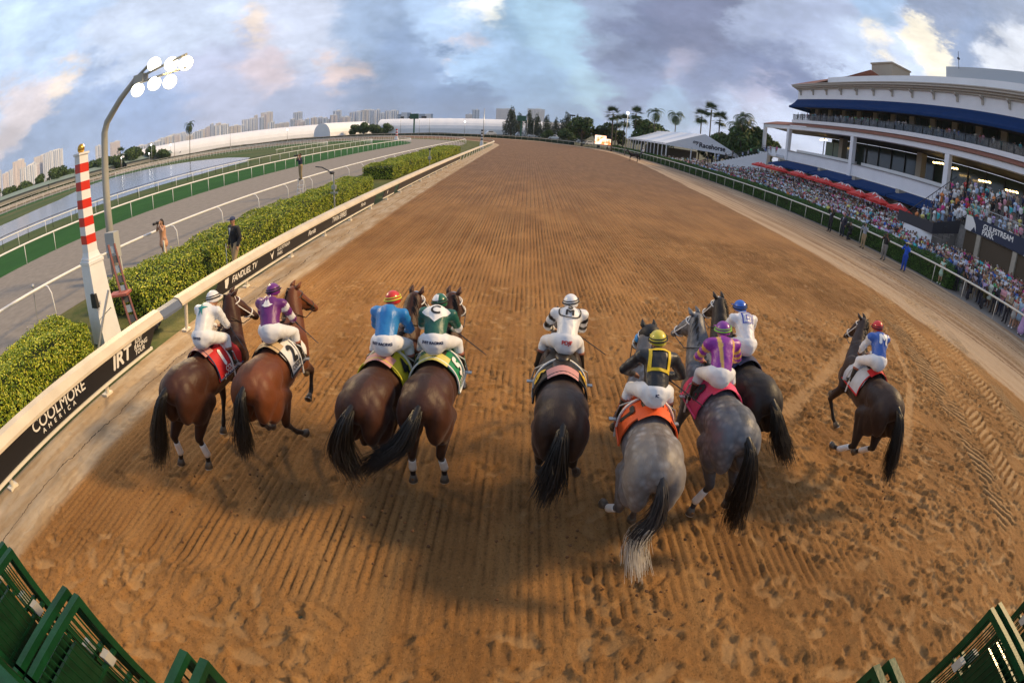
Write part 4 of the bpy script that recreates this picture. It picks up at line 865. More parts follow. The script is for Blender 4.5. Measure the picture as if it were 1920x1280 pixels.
bpy.data.objects['black_bag'].location = (-9.92, 7.72, 0)
MB().tube([(-9.52, 6.95, .1), (-9.30, 7.6, 1.35)], .035, 8).tube([(-9.0, 7.35, 1.05), (-9.9, 7.5, .6)], .012, 5).build('prop_bar', steel, None, label='grey metal bar leaning against the striped post base', cat='bar')
# tall floodlight pole with bent arm and six lit heads
fl = empty('floodlight_pole', (-15.0, 12.82, 0), label='tall grey bent floodlight pole with six lit round lamps', cat='floodlight')
polem = mat('pole_grey_cream', (.40,.40,.36), .45, noise=.06)
MB().tube([(0,0,-.1), (.05,0,2.8), (.12,0,5.4), (.28,0,5.75), (1.1,0,6.45), (2.0,0,7.05)], [.17,.155,.14,.135,.12,.10], 14).build('pole', polem, fl, smooth=True)
MB().tube([(1.95,0,6.8), (4.4,0,6.85)], .05, 8).tube([(2.5,0,7.05), (4.4,0,7.3)], .05, 8).tube([(2.0,0,7.05),(2.6,0,7.35)], .06, 8).box((2.2,0,6.95),(.5,.3,.3)).build('cross_arm', polem, fl)
heads = [(2.05,6.58),(2.92,6.62),(3.68,6.52),(2.86,7.32),(3.70,7.13),(4.38,7.0)]
aim = Vector((.72, -.50, -.42)).normalized(); q_ = aim.to_track_quat('Z', 'Y').to_matrix()
for i, (x, z) in enumerate(heads):
    c = Vector((x, 0, z)); n = 18; mb = MB(); V = []
    for r_, d_ in ((.06, -.24), (.16, -.15), (.25, .0), (.27, .05)): V += [c+q_@Vector((r_*math.cos(2*math.pi*k/n), r_*math.sin(2*math.pi*k/n), d_)) for k in range(n)]
    mb.add(V, [(a*n+k, a*n+(k+1)%n, (a+1)*n+(k+1)%n, (a+1)*n+k) for a in range(3) for k in range(n)]+[tuple(range(n-1,-1,-1))]); h = mb.build('lamp_head', polem, fl, smooth=True)
    MB().add([c+q_@Vector((.25*math.cos(2*math.pi*k/n), .25*math.sin(2*math.pi*k/n), .04)) for k in range(n)], [tuple(range(n))]).build('lens', lampglow, h)
ld = bpy.data.lights.new('floodlight_beam', 'SPOT'); ld.energy = 3500; ld.spot_size = R(125); ld.spot_blend = .8; ld.color = (1., .70, .34); ld.shadow_soft_size = .7
lo = bpy.data.objects.new('floodlight_beam', ld); col_obj(lo); lo.parent = fl; lo.location = (3.3, -.35, 6.75); lo.rotation_euler = Vector((.88, -.42, -.22)).normalized().to_track_quat('-Z', 'Y').to_euler()
# electrical boxes and ladder-like frame behind the striped post
eb = empty('electrical_box', (-14.1, 12.1, 0), label='grey electrical cabinet at the foot of the floodlight pole', cat='cabinet')
MB().box((.05, 0, 1.35), (.55, .30, .9)).build('cabinet', mat('cabinet_grey', (.42,.43,.42), .5), eb); MB().box((-.15, .1, .5), (.08, .08, 1.)).box((.2, .1, .5), (.08, .08, 1.)).build('leg', steel, eb)
fr = empty('folding_platform', (-9.9, 8.5, 0), R(20), label='leaning red and grey folding platform beside the striped post', cat='platform')
MB().tube([(-.30, .3, 2.15), (.28, -.25, 0.)], .035, 6).tube([(-.12, .35, 2.15), (.50, -.2, 0.)], .03, 6).build('rail', mat('platform_red', (.22,.09,.08), .6), fr)
mb = MB()
for k in range(9):
    f = k/8.5; mb.add([(-.28+.58*f, .3-.55*f, 2.1-2.1*f), (-.10+.60*f, .35-.55*f, 2.1-2.1*f), (-.10+.60*(f+.085), .35-.55*(f+.085), 2.1-2.1*(f+.085)), (-.28+.58*(f+.085), .3-.55*(f+.085), 2.1-2.1*(f+.085))], [(0,1,2,3)], k % 2)
mb.build('treads', [mat('tread_blue', (.25,.33,.42), .5), mat('tread_dark', (.08,.09,.10), .5)], fr); MB().box((.05, -.1, .95), (.6, .35, .06)).build('shelf', mat('shelf_red', (.35,.10,.08), .5), fr)
pm = MB(); rs0 = np.random.RandomState(3)
for k in range(9): pm.ell((-8.75+rs0.uniform(-.25,.25), 8.4+rs0.uniform(-.3,.3), .12+rs0.uniform(0,.12)), (.16,.12,.1), 8, 6)
me = fuse(pm, .03, 2); me.materials.append(mat('tarp_dark', (.08,.07,.08), .7, noise=.5, nscale=8)); o = bpy.data.objects.new('equipment_bag', me); col_obj(o); tag(o, 'lumpy dark equipment bag on the grass behind the inner rail', 'bag')
MB().box((-8.6, 8.3, .3), (.25, .12, .1), rz=.5).box((-8.9, 8.6, .27), (.18, .1, .1), rz=1.).build('towel', mat('towel_pink', (.6,.18,.16), .8), None, label='pink towel on top of the dark equipment bag', cat='towel')
MB().box((-12.3, 13.2, .55), (.06, .06, 1.1)).build('marker_stake', cream, None, label='short cream stake standing in the hedge', cat='stake')
# microphone boom stand beyond the hedge
bs = empty('camera_stand', (-9.6, 23.6, 0), label='slim stand with a long microphone boom beside the rail at the hedge end', cat='stand')
MB().tube([(0,0,0),(0,0,1.9)], .05, 8).box((0,0,1.2),(.22,.2,.2)).box((0,0,.9),(.4,.1,.08)).build('mast', steel, bs); MB().tube([(0,0,1.9),(-.7,.1,2.25),(-1.1,.15,2.3)], .03, 6).ell((-.1,0,1.95),(.14,.14,.08)).build('boom', dark, bs)
bs = empty('camera_stand', (-9.9, 50.5, 0), label='small grey camera stand between the hedge and the rail, farther down', cat='stand')
MB().tube([(0,0,0),(0,0,1.7)], .05, 8).box((0,0,.8),(.3,.3,.3)).build('mast', steel, bs); MB().box((0,0,1.75),(.2,.3,.2)).build('camera_box', dark, bs)
lp = MB(); lp.tube([(-14.75, 8.3, 0), (-14.6, 8.35, 1.15)], .02, 6).ell((-14.6, 8.35, 1.2), (.07,.07,.07)); lp.build('rail_sensor_pole', steel, None, label='thin sensor pole clipped to the gooseneck rail', cat='pole')
# ------------------------------------------------------------------ grandstand
wallw = mat('stand_white', (.84,.85,.88), .6, noise=.04, nscale=.4, bump=.05)
navy = mat('navy_canvas', (.006,.035,.13), .85, noise=.08, nscale=1.5, spec=.15)
redroof = mat('terracotta_roof', (.27,.10,.06), .75, noise=.2, nscale=3, bump=.5, bscale=8)
beige = mat('beige_pier', (.40,.36,.29), .7, noise=.08)
cornm = mat('stone_cornice', (.50,.46,.40), .7, noise=.1)
glassd = mat('dark_green_glass', (.032,.055,.050), .12, spec=.8)
glasst = mat('teal_lit_glass', (.15,.24,.22), .2, spec=.8)
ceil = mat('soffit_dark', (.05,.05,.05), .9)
railm = mat('railing_dark', (.02,.025,.035), .5)
stand = empty('grandstand', (0, 0, 0), label='white grandstand with terracotta roof bands, open dining floor and navy awnings', cat='building')
YA, YB = -12., 87.6
def sb(name, a, b, m): return MB().box2(a, b).build(name, m, stand)
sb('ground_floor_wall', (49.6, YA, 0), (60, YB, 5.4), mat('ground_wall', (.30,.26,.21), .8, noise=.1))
sb('parapet', (49.75, YA, 5.45), (50.15, YB, 7.28), wallw)
sb('counter_ledge', (49.55, YA, 7.3), (50.6, YB, 7.38), mat('ledge_grey', (.30,.29,.28), .6))
sb('dining_floor', (50.2, YA, 5.9), (58, YB, 6.2), mat('dining_floor', (.16,.15,.14), .6))
sb('rear_wall', (58, YA, 6.2), (62, YB-4, 11.9), glassd)
sb('lit_window_band', (57.85, 79.2, 8.2), (57.98, 85.4, 11.2), glasst)
for y in np.arange(YA+3, YB, 3.66): sb('mullion', (57.8, y, 6.2), (57.95, y+.14, 11.9), railm)
for y in (76.4, 54.5, 32.6, 10.7): sb('inner_pier', (55.2, y-.6, 6.2), (56.4, y+.6, 11.9), beige)
for y in (87.3, 65.4, 43.4, 21.4, -.6): sb('column', (49.45, y-.42, 5.3), (50.2, y+.42, 11.72), wallw)
sb('beam', (49.5, YA, 11.75), (50.4, 98.6, 12.45), wallw)
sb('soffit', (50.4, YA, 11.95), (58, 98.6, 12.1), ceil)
MB().add([(49.3, YA, 12.5), (49.3, 98.9, 12.5), (51.7, 96.5, 13.5), (51.7, YA, 13.5), (49.3, 98.9, 12.47), (57, 98.9, 12.5), (55, 96.5, 13.5)], [(0,3,2,1), (1,2,6,5), (0,1,4)]).build('pent_roof', redroof, stand)
for y in (98.2,): sb('column', (49.5, y-.35, 6.5), (50.15, y+.35, 11.7), wallw)
sb('terrace_side_wall', (50.2, 88, 6.2), (58, 98.4, 7.6), wallw)
sb('terrace_slab', (47.5, 87.9, 5.6), (58, 98.5, 6.15), wallw)
sb('balcony_slab', (51.0, YA, 13.35), (55, YB+1.2, 13.95), wallw)
bal = MB()
for y in np.arange(YA, YB+1.2, 2.15): bal.box((51.12, y, 14.5), (.07, .09, 1.15))
bal.box2((51.08, YA, 15.03), (51.17, YB+1.2, 15.11)); bal.box((52.5, YB+1.1, 15.06), (2.8, .06, .06))
for x in np.arange(51.2, 54, .35): bal.box((x, YB+1.1, 14.5), (.04, .04, 1.1))
bal.build('balcony_railing', railm, stand)
gl = mat('railing_glass', (.03,.045,.055), .1, spec=.8); gl.node_tree.nodes['Principled BSDF'].inputs['Alpha'].default_value = .45; sb('balcony_glass', (51.2, YA, 13.97), (51.22, YB+1.1, 15.0), gl)
sb('upper_wall_glass', (54.6, YA, 13.95), (60, YB, 17.), glassd)
for y in np.arange(YA+1.5, YB, 4.75): sb('upper_pier', (54.2, y-.55, 13.95), (54.59, y+.55, 17.), beige)
for y in np.arange(YA+1.5, YB, 1.58): sb('upper_mullion', (54.5, y-.04, 13.95), (54.58, y+.04, 17.), railm)
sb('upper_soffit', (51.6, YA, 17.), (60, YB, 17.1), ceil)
sb('upper_wall', (51.4, YA, 17.9), (62, YB, 20.2), wallw)
a = MB(); prof = [(51.38, 18.3), (51.0, 17.6), (50.6, 17.05), (50.2, 16.7), (50.2, 16.35)]
V = [(x, YA, z) for x, z in prof]+[(x, YB+.2+(51.38-x)*1.1, z) for x, z in prof]+[(56, YB+.2+(51.38-x)*1.1, z) for x, z in prof]
a.add(V, [(i, i+1, i+6, i+5) for i in range(4)]+[(5+i, 6+i, 11+i, 10+i) for i in range(4)]); a.build('long_awning', navy, stand)
c = MB()
for x, z0, z1 in ((51.1, 20.2, 20.45), (50.75, 20.45, 20.7), (50.4, 20.7, 21.0), (50.25, 21.0, 21.15)): c.box2((x, YA, z0), (62.5, YB+(51.4-x), z1))
c.build('cornice', cornm, stand)
for y in np.arange(YB-1.2, YA, -4.75): MB().add([(51.4,y-.16,20.2),(50.6,y-.16,20.2),(50.65,y-.16,19.95),(51.1,y-.16,19.7),(51.22,y-.16,19.1),(51.4,y-.16,19.1),(51.4,y+.16,20.2),(50.6,y+.16,20.2),(50.65,y+.16,19.95),(51.1,y+.16,19.7),(51.22,y+.16,19.1),(51.4,y+.16,19.1)], [(5,4,3,2,1,0),(6,7,8,9,10,11)]+[(i,i+1,i+7,i+6) for i in range(5)]).build('cornice_bracket', cornm, stand)
sb('roof_parapet', (53.2, YA, 21.15), (60, 79.5, 23.1), wallw)
MB().add([(50.3, YB+1, 21.16), (50.3, 79.6, 21.16), (58, 79.6, 24.9), (66, YB+1, 21.16), (58, 79.6, 24.9), (66, 60, 21.2), (53.3, 79.6, 22.8)], [(0, 2, 1), (0, 3, 2), (2, 3, 5)]).build('hip_roof', redroof, stand)
MB().add([(58, 79.6, 24.9), (58.0, 72, 26.0), (66, 66, 22), (64, 84, 22.)], [(0,3,2,1)]).build('rear_roof', redroof, stand)
MB().box((65, 74, 27.), (5, 6.5, 3.6)).box((65, 74, 28.95), (5.4, 6.9, .3)).build('roof_plant_box', beige, stand)
sb('rear_roof_screen', (62, YA, 21.2), (62.4, 55.5, 28.), mat('screen_grey', (.42,.46,.50), .6))
for y, h in ((52, 2.4), (34, 2.2), (29, 2.0)): MB().tube([(61.5, y, 27.5), (61.5, y, 28+h)], .05, 5).box((61.5, y, 28+h*.5), (.4, .3, .3)).build('roof_mast', railm, stand)
wg = mat('warm_lamp_glow', (1,.7,.3), .5, emit=(1,.66,.25), estr=7)
for y, z in ((81.5, 11.1), (49.5, 11.0), (46.5, 10.8), (40, 10.3), (35, 10.2), (30, 10.6), (27, 10.0)):
    mb = MB()
    for k in range(4): mb.ell((54.5, y-.9+.6*k, z-.05*k), (.26, .24, .13), 8, 6)
    mb.build('ceiling_lamp', wg, stand)
for y, z in ((23, 16.4), (9, 16.4)): MB().ell((53.5, y, z), (.5, .5, .18), 8, 6).build('ceiling_lamp', wg, stand)
clothm = mat('table_cloth', (.74,.74,.74), .7)
for i, (y0, y1) in enumerate(((66.5, 86), (44.4, 64.4), (30., 42.2))):
    mb = MB(); mb.box2((51.2, y0, 6.95), (51.9, y1, 7.95)); mb.build('dining_counter', clothm, None, label=['white clothed dining counter behind the first bay of the parapet', 'white clothed dining counter behind the middle bay', 'white clothed dining counter behind the third bay'][i], cat='table', group='dining counters')
# navy awnings over the ground floor
for i, (y0, y1) in enumerate(((72.3, 87.5), (62., 72.0), (51.2, 61.7), (40.8, 50.9))):
    mb = MB(); xs_ = [(49.6, 5.35), (48.4, 5.0), (47.1, 4.6), (45.8, 4.15), (45.75, 3.85)]
    V = [(x, y0, z) for x, z in xs_]+[(x, y1, z) for x, z in xs_]
    mb.add(V, [(k, k+1, k+6, k+5) for k in range(4)]+[(0, 4, 3, 2, 1), (5, 6, 7, 8, 9)]); o = mb.build('awning', navy, None, label=['farthest navy awning, next to the stair', 'second navy awning from the stair', 'third navy awning from the stair', 'nearest navy awning, beside the last red umbrella'][i], cat='awning', group='navy awnings over the ground floor')
for y in (87, 72.1, 61.8, 51., 40.5): sb('ground_pier', (47.9, y-.4, 0), (49.6, y+.4, 5.4), beige)
for y in np.arange(42, 86, 3.4): sb('ground_door', (49.5, y-.9, .3), (49.59, y+.9, 3.6), glassd)
# apron that climbs towards the stand
ap = MB(); steps = [(27.2, 0.), (31, .18), (34, .40), (37, .64), (40, .9), (43, 1.15), (46, 1.4)]
def apron_z(x):
    z = 0.
    for sx, sz in steps:
        if x >= sx: z = sz
    return z
for i, (x, z) in enumerate(steps[1:]): ap.box2((x, -12, -.05), (49.7, 96, z))
ap.build('stepped_apron', paving, kind='structure')
# umbrellas
umred = mat('umbrella_red', (.62,.025,.018), .6, noise=.05); umwhite = mat('umbrella_white', (.8,.8,.8), .6)
def make_umbrella():
    o = empty('parasol'); n = 8; V = [(0,0,3.55)]+[(1.75*math.cos(2*math.pi*k/n), 1.75*math.sin(2*math.pi*k/n), 2.85) for k in range(n)]+[(1.62*math.cos(2*math.pi*(k+.5)/n)*.95, 1.62*math.sin(2*math.pi*(k+.5)/n)*.95, 2.90) for k in range(n)]
    F = []; 
    for k in range(n): F += [(0, 1+k, 9+k), (0, 9+k, 1+(k+1)%n)]
    MB().add(V, F).build('canopy', umred, o)
    V = [(1.76*math.cos(2*math.pi*k/n), 1.76*math.sin(2*math.pi*k/n), 2.845) for k in range(n)]; V += [(x, y, 2.62) for x, y, z in V]
    MB().add(V, [(k, (k+1)%n, n+(k+1)%n, n+k) for k in range(n)]).build('valance', umred, o)
    mb = MB()
    for k in range(0, 8):
        a = 2*math.pi*k/8; r0, r1 = .28, 1.12
        p = [(r*math.cos(a+d), r*math.sin(a+d), 3.55-.70*r/1.75*1.0+.03) for r, d in ((.05, 0), (.42, .25), (r1, 0), (.42, -.25))]; mb.add(p, [(0, 1, 2, 3)])
    mb.build('white_star', umwhite, o); MB().tube([(0,0,0),(0,0,3.5)], .035, 6).build('pole', steel, o); return o
u0 = make_umbrella(); ords = ['first','second','third','fourth','fifth','sixth','seventh','eighth','ninth','tenth','eleventh','twelfth','thirteenth']
uy = [(40,79.2),(40.3,75.2),(40,71.8),(41.5,68.5),(40,65),(40.2,61),(40,58),(41,55.4),(40,52.6),(39.8,49.5),(40.8,47.6),(39.6,45.2),(39.6,41.3)]
for i, (x, y) in enumerate(uy):
    lb = '%s red umbrella with a white star top, counted from the marquee end' % ords[i]
    z = apron_z(x)-.42
    if i == 0: put(u0, (x, y, z), 1, 0, lb, 'umbrella', 'red umbrellas over the crowd')
    else: copy_tree(u0, (x, y, z), 1, i*.37, lb, 'red umbrellas over the crowd')
# outside stair at the far end
st = empty('outside_stair', (0, 0, 0), label='white outside stair with dark railing climbing to the dining terrace', cat='stair')
A, B = Vector((47.6, 91, 6.1)), Vector((36.5, 101, .35)); d = (B-A); side = Vector((-d.y, d.x, 0)).normalized()*1.5
mb = MB(); n = 24
for k in range(n):
    p0, p1 = A+d*k/n, A+d*(k+1)/n; V = [p0-side, p0+side, p1+side, p1-side]; mb.add([(v.x, v.y, p0.z) for v in V]+[(v.x, v.y, -.05) for v in V], [(0,1,2,3),(7,6,5,4),(0,4,5,1),(1,5,6,2),(2,6,7,3),(3,7,4,0)])
mb.build('flight', wallw, st)
mb = MB()
for sgn in (-1, 1):
    s_ = side*sgn; mb.tube([A+s_+Vector((0,0,1.1)), B+s_+Vector((0,0,1.1))], .05, 6)
    for k in range(0, 25): p = A+d*k/24+s_; mb.tube([p, p+Vector((0,0,1.1))], .025 if k % 4 else .05, 4)
mb.tube([A+side+Vector((0,0,1.1)), (47.6, 88.5, 7.2)], .05, 6)
mb.build('railing', railm, st)
# raised terrace with seats at the right edge
tr = empty('seating_terrace', (0, 0, 0), label='white raised seating terrace with a navy name banner on its front', cat='terrace')
mb = MB()
for k in range(12): mb.box2((36.8+k, 5, -.05), (37.8+k+.01, 33.5-.15*k, 3.6+.38*k))
mb.build('steps', mat('terrace_concrete', (.22,.21,.20), .8, noise=.2), tr)
MB().box2((36.5, 5, 3.75), (36.75, 28.4, 5.0)).build('front_banner', mat('banner_navy', (.012,.022,.06), .5), tr)
lm = MB()
def gp(u, v, k=0.): return (36.49-k, 24.2-u, 4.38+v)
lettering(lm, 'GULFSTREAM', .62, gp, dx=-.1, dy=.14, bold=.022); lettering(lm, 'PARK', .62, gp, dx=-1.25, dy=-.34, bold=.022)
lm.add([gp(-3.1+a*1.1, b*1.1, .002) for a, b in ((-.45,.42),(-.05,.28),(.22,-.1),(.3,-.5),(-.02,-.05),(-.25,.1))], [(0,1,2,3,4,5)])
lm.build('banner_lettering', letter, tr)
MB().add([(36.48, 28.4, 3.75), (36.48, 27.6, 3.75), (36.48, 27.1, 4.4), (36.48, 27.6, 5.0), (36.48, 28.4, 5.0)], [(0,1,2,3,4)]).add([(36.48, 21, 3.75), (36.48, 19, 3.75), (36.48, 19, 5.0), (36.48, 20.4, 5.)], [(0,1,2,3)]).build('banner_white_patch', letter, tr)
sb2 = MB(); sb2.box2((36.72, 5, .0), (36.79, 28.4, 3.7)); sb2.build('recess_wall', mat('recess_brown', (.09,.065,.04), .8), tr)
for y in (26.5, 22, 17, 12): MB().box((36.7, y, 1.85), (.4, .5, 3.7)).build('pillar', beige, tr)
mb = MB()
for y in np.arange(6, 28.4, 1.5): mb.tube([(36.7, y, 5.0), (36.7, y, 5.95)], .025, 4)
mb.tube([(36.7, 5, 5.95), (36.7, 28.3, 5.95)], .035, 5).tube([(36.7, 5, 5.45), (36.7, 28.3, 5.45)], .02, 4); mb.build('railing', steel, tr)
# stair beside the terrace with white curved end wall
st2 = empty('terrace_stair', (0, 0, 0), label='broad stair with dark mesh railing left of the seating terrace', cat='stair')
mb = MB()
for k in range(18):
    x = 34.2+k*.75; z = 2.1+k*.33; mb.box2((x, 29.2+.12*k, -.05), (x+.76, 34.4+.28*k, z))
mb.build('flight', paving, st2)
mb = MB(); V = []
for k in range(9):
    a = R(-100+20*k)*.6; V += [(33.6-.9*math.cos(a), 31.8+2.6*math.sin(a), 0), (33.6-.9*math.cos(a), 31.8+2.6*math.sin(a), 2.3)]
mb.add(V, [(2*k, 2*k+1, 2*k+3, 2*k+2) for k in range(8)]); mb.build('curved_wall', wallw, st2)
mesh_m = mat('mesh_dark', (.035,.035,.045), .6)
MB().add([(32.75, 29.3, 2.3), (32.75, 34.2, 2.3), (32.75, 34.2, 3.25), (32.75, 29.3, 3.25), (36.4, 29., 3.1), (36.4, 29., 4.3)], [(0,1,2,3), (0,3,5,4)]).build('mesh_panel', mesh_m, st2)
mb = MB()
for y0, y1 in ((34.6, 39.3), (29.1, 31.2)):
    mb.tube([(34.2, y0, 3.2), (47.2, y1, 9.0)], .045, 5)
    for k in range(14): f = k/13; mb.tube([(34.2+13*f, y0+(y1-y0)*f, 2.1+5.9*f), (34.2+13*f, y0+(y1-y0)*f, 3.2+5.8*f)], .03, 4)
mb.build('railing', railm, st2)

# ------------------------------------------------------------------ starting gate: open front doors
gg = mat('gate_green', (.004,.048,.018), .45, noise=.3, nscale=6, bump=.15, spec=.3); gp_ = mat('gate_panel_green', (.004,.030,.012), .45, noise=.35, nscale=9, coat=.2)
gate = empty('starting_gate', (0, 0, 0), label='green metal starting gate with its front doors swung open', cat='starting gate')
pad = mat('gate_pad_white', (.42,.42,.40), .7)
def door(x0, x1, hand):
    d = empty('door'); d.parent = gate; dx = (x1-x0)
    f = MB(); y1 = .69; y0 = .02
    f.box((x1, y1, 1.35), (.05, .05, 1.7)).box2((min(x0,x1)-.025, y0, 2.15), (max(x0,x1)+.025, y1-.025, 2.2)) if abs(dx) > .06 else f.box((x1, y1, 1.35), (.05, .05, 1.7)).box2((x0-.025, y0, 2.15), (x0+.025, y1-.025, 2.2))
    f.box((x0, y0, 1.35), (.05, .05, 1.7)).box2((x0-.022, y0+.025, .5), (x0+.022, y1-.025, .55)).box2((x0-.018, y0+.03, 1.28), (x0+.018, y1-.03, 1.31)).box2((x0-.018, y0+.03, 1.68), (x0+.018, y1-.03, 1.705))
    f.build('frame', gg, d)
    MB().box2((x0-.012, y0+.03, .56), (x0+.012, y1-.21, 2.02)).build('panel', gp_, d)
    mb = MB()
    for yy in (y1-.17, y1-.125, y1-.08): mb.tube([(x0, yy, .55), (x0, yy, 2.15)], .007, 5)
    for yy in np.arange(y0+.06, y1-.2, .055): mb.tube([(x0+hand*.016, yy, .56), (x0+hand*.016, yy, 2.15)], .005, 4)
    mb.build('rods', gg, d)
    MB().box((x0+hand*.03, y1-.12, 1.74), (.05, .07, .10)).build('latch', pad, d)
for x in (-4.2, -3.27, -2.42, -1.44, -.46, .62, 1.92, 3.16, 4.3): door(x, x, -1); door(x+.125, x+.125, 1)
fr = MB()
for x in (-5.1, -4.14, -3.2, -2.35, -1.37, -.4, .6, 1.98, 3.22, 4.36):
    fr.box((x, -.08, 1.35), (.16, .14, 2.3)).box((x, -1.4, 1.6), (.10, 2.6, .08)).box((x, -1.4, 2.42), (.10, 2.6, .10))
fr.build('stall_dividers', gg, gate)
MB().box((0, -.12, 2.46), (11, .16, .14)).build('header_beam', gg, gate)
for x in (-3.75, -2.87, -1.9, 2.6, 3.8): MB().box((x, -.25, 2.35), (.30, .14, .12), rz=.3).build('release_box', mat('gate_teal', (.05,.22,.16), .5, noise=.2), gate)
# ------------------------------------------------------------------ horses and jockeys
def coat_mat(name, base, dark_, rough=.52, dapple=0., mottled=.25):
    m = bpy.data.materials.new(name); m.use_nodes = True; nt = m.node_tree; N = nt.nodes; L = nt.links; b = N['Principled BSDF']
    b.inputs['Roughness'].default_value = rough; b.inputs['Specular IOR Level'].default_value = .38; b.inputs['Sheen Weight'].default_value = .1; b.inputs['Sheen Roughness'].default_value = .4
    tc = N.new('ShaderNodeTexCoord'); n = N.new('ShaderNodeTexNoise'); n.inputs['Scale'].default_value = 3.; n.inputs['Detail'].default_value = 5; L.new(tc.outputs['Object'], n.inputs['Vector'])
    mr = N.new('ShaderNodeMapRange'); L.new(n.outputs[0], mr.inputs[0]); mr.inputs[1].default_value = .35; mr.inputs[2].default_value = .7
    mx = N.new('ShaderNodeMix'); mx.data_type = 'RGBA'; L.new(mr.outputs[0], mx.inputs[0]); mx.inputs[6].default_value = (*base, 1); mx.inputs[7].default_value = (*[a*(1-mottled)+c*mottled for a, c in zip(base, dark_)], 1)
    cur = mx.outputs[2]
    if dapple:
        v = N.new('ShaderNodeTexVoronoi'); v.inputs['Scale'].default_value = 13.; v.inputs['Randomness'].default_value = .9; L.new(tc.outputs['Object'], v.inputs['Vector'])
        m2 = N.new('ShaderNodeMapRange'); L.new(v.outputs['Distance'], m2.inputs[0]); m2.inputs[1].default_value = .15; m2.inputs[2].default_value = .6; m2.inputs[3].default_value = dapple; m2.inputs[4].default_value = 0
        m3 = N.new('ShaderNodeMath'); m3.operation = 'MULTIPLY'; L.new(m2.outputs[0], m3.inputs[0]); L.new(mr.outputs[0], m3.inputs[1])
        x2 = N.new('ShaderNodeMix'); x2.data_type = 'RGBA'; L.new(m3.outputs[0], x2.inputs[0]); L.new(cur, x2.inputs[6]); x2.inputs[7].default_value = (.36,.37,.39,1); cur = x2.outputs[2]
    a = N.new('ShaderNodeAttribute'); a.attribute_name = 'Col'; s = N.new('ShaderNodeSeparateColor'); L.new(a.outputs['Color'], s.inputs[0])
    x3 = N.new('ShaderNodeMix'); x3.data_type = 'RGBA'; L.new(s.outputs[0], x3.inputs[0]); L.new(cur, x3.inputs[6]); x3.inputs[7].default_value = (*dark_, 1)
    x4 = N.new('ShaderNodeMix'); x4.data_type = 'RGBA'; L.new(s.outputs[1], x4.inputs[0]); L.new(x3.outputs[2], x4.inputs[6]); x4.inputs[7].default_value = (.62,.60,.56,1)
    L.new(x4.outputs[2], b.inputs['Base Color'])
    nn = N.new('ShaderNodeTexNoise'); nn.inputs['Scale'].default_value = 90; mp = N.new('ShaderNodeMapping'); mp.inputs['Scale'].default_value = (1, .25, .5); L.new(tc.outputs['Object'], mp.inputs[0]); L.new(mp.outputs[0], nn.inputs['Vector'])
    bm = N.new('ShaderNodeBump'); bm.inputs['Strength'].default_value = .45; bm.inputs['Distance'].default_value = .008; L.new(nn.outputs[0], bm.inputs['Height']); L.new(bm.outputs[0], b.inputs['Normal'])
    return m
COATS = dict(bay=coat_mat('bay_coat', (.15,.040,.010), (.012,.007,.005)), dbay=coat_mat('dark_bay_coat', (.055,.016,.006), (.010,.006,.005)), brown=coat_mat('brown_coat', (.035,.017,.011), (.009,.006,.005)),
    black=coat_mat('black_coat', (.016,.012,.011), (.008,.006,.006)), grey=coat_mat('dapple_grey_coat', (.19,.17,.155), (.035,.032,.033), .5, .75), steel=coat_mat('steel_grey_coat', (.115,.125,.145), (.02,.022,.028), .45, .7))
hair_black = mat('black_horsehair', (.010,.008,.007), .42); hair_grey = mat('pale_horsehair', (.66,.60,.50), .5); hair_mid = mat('dark_grey_horsehair', (.035,.032,.033), .5)
hoof_m = mat('hoof_horn', (.10,.08,.06), .5); shoe_m = mat('bright_horseshoe', (.50,.48,.44), .35, metal=.8)
leather = mat('dark_leather', (.02,.014,.010), .4); strapw = mat('white_strap', (.78,.77,.74), .5)

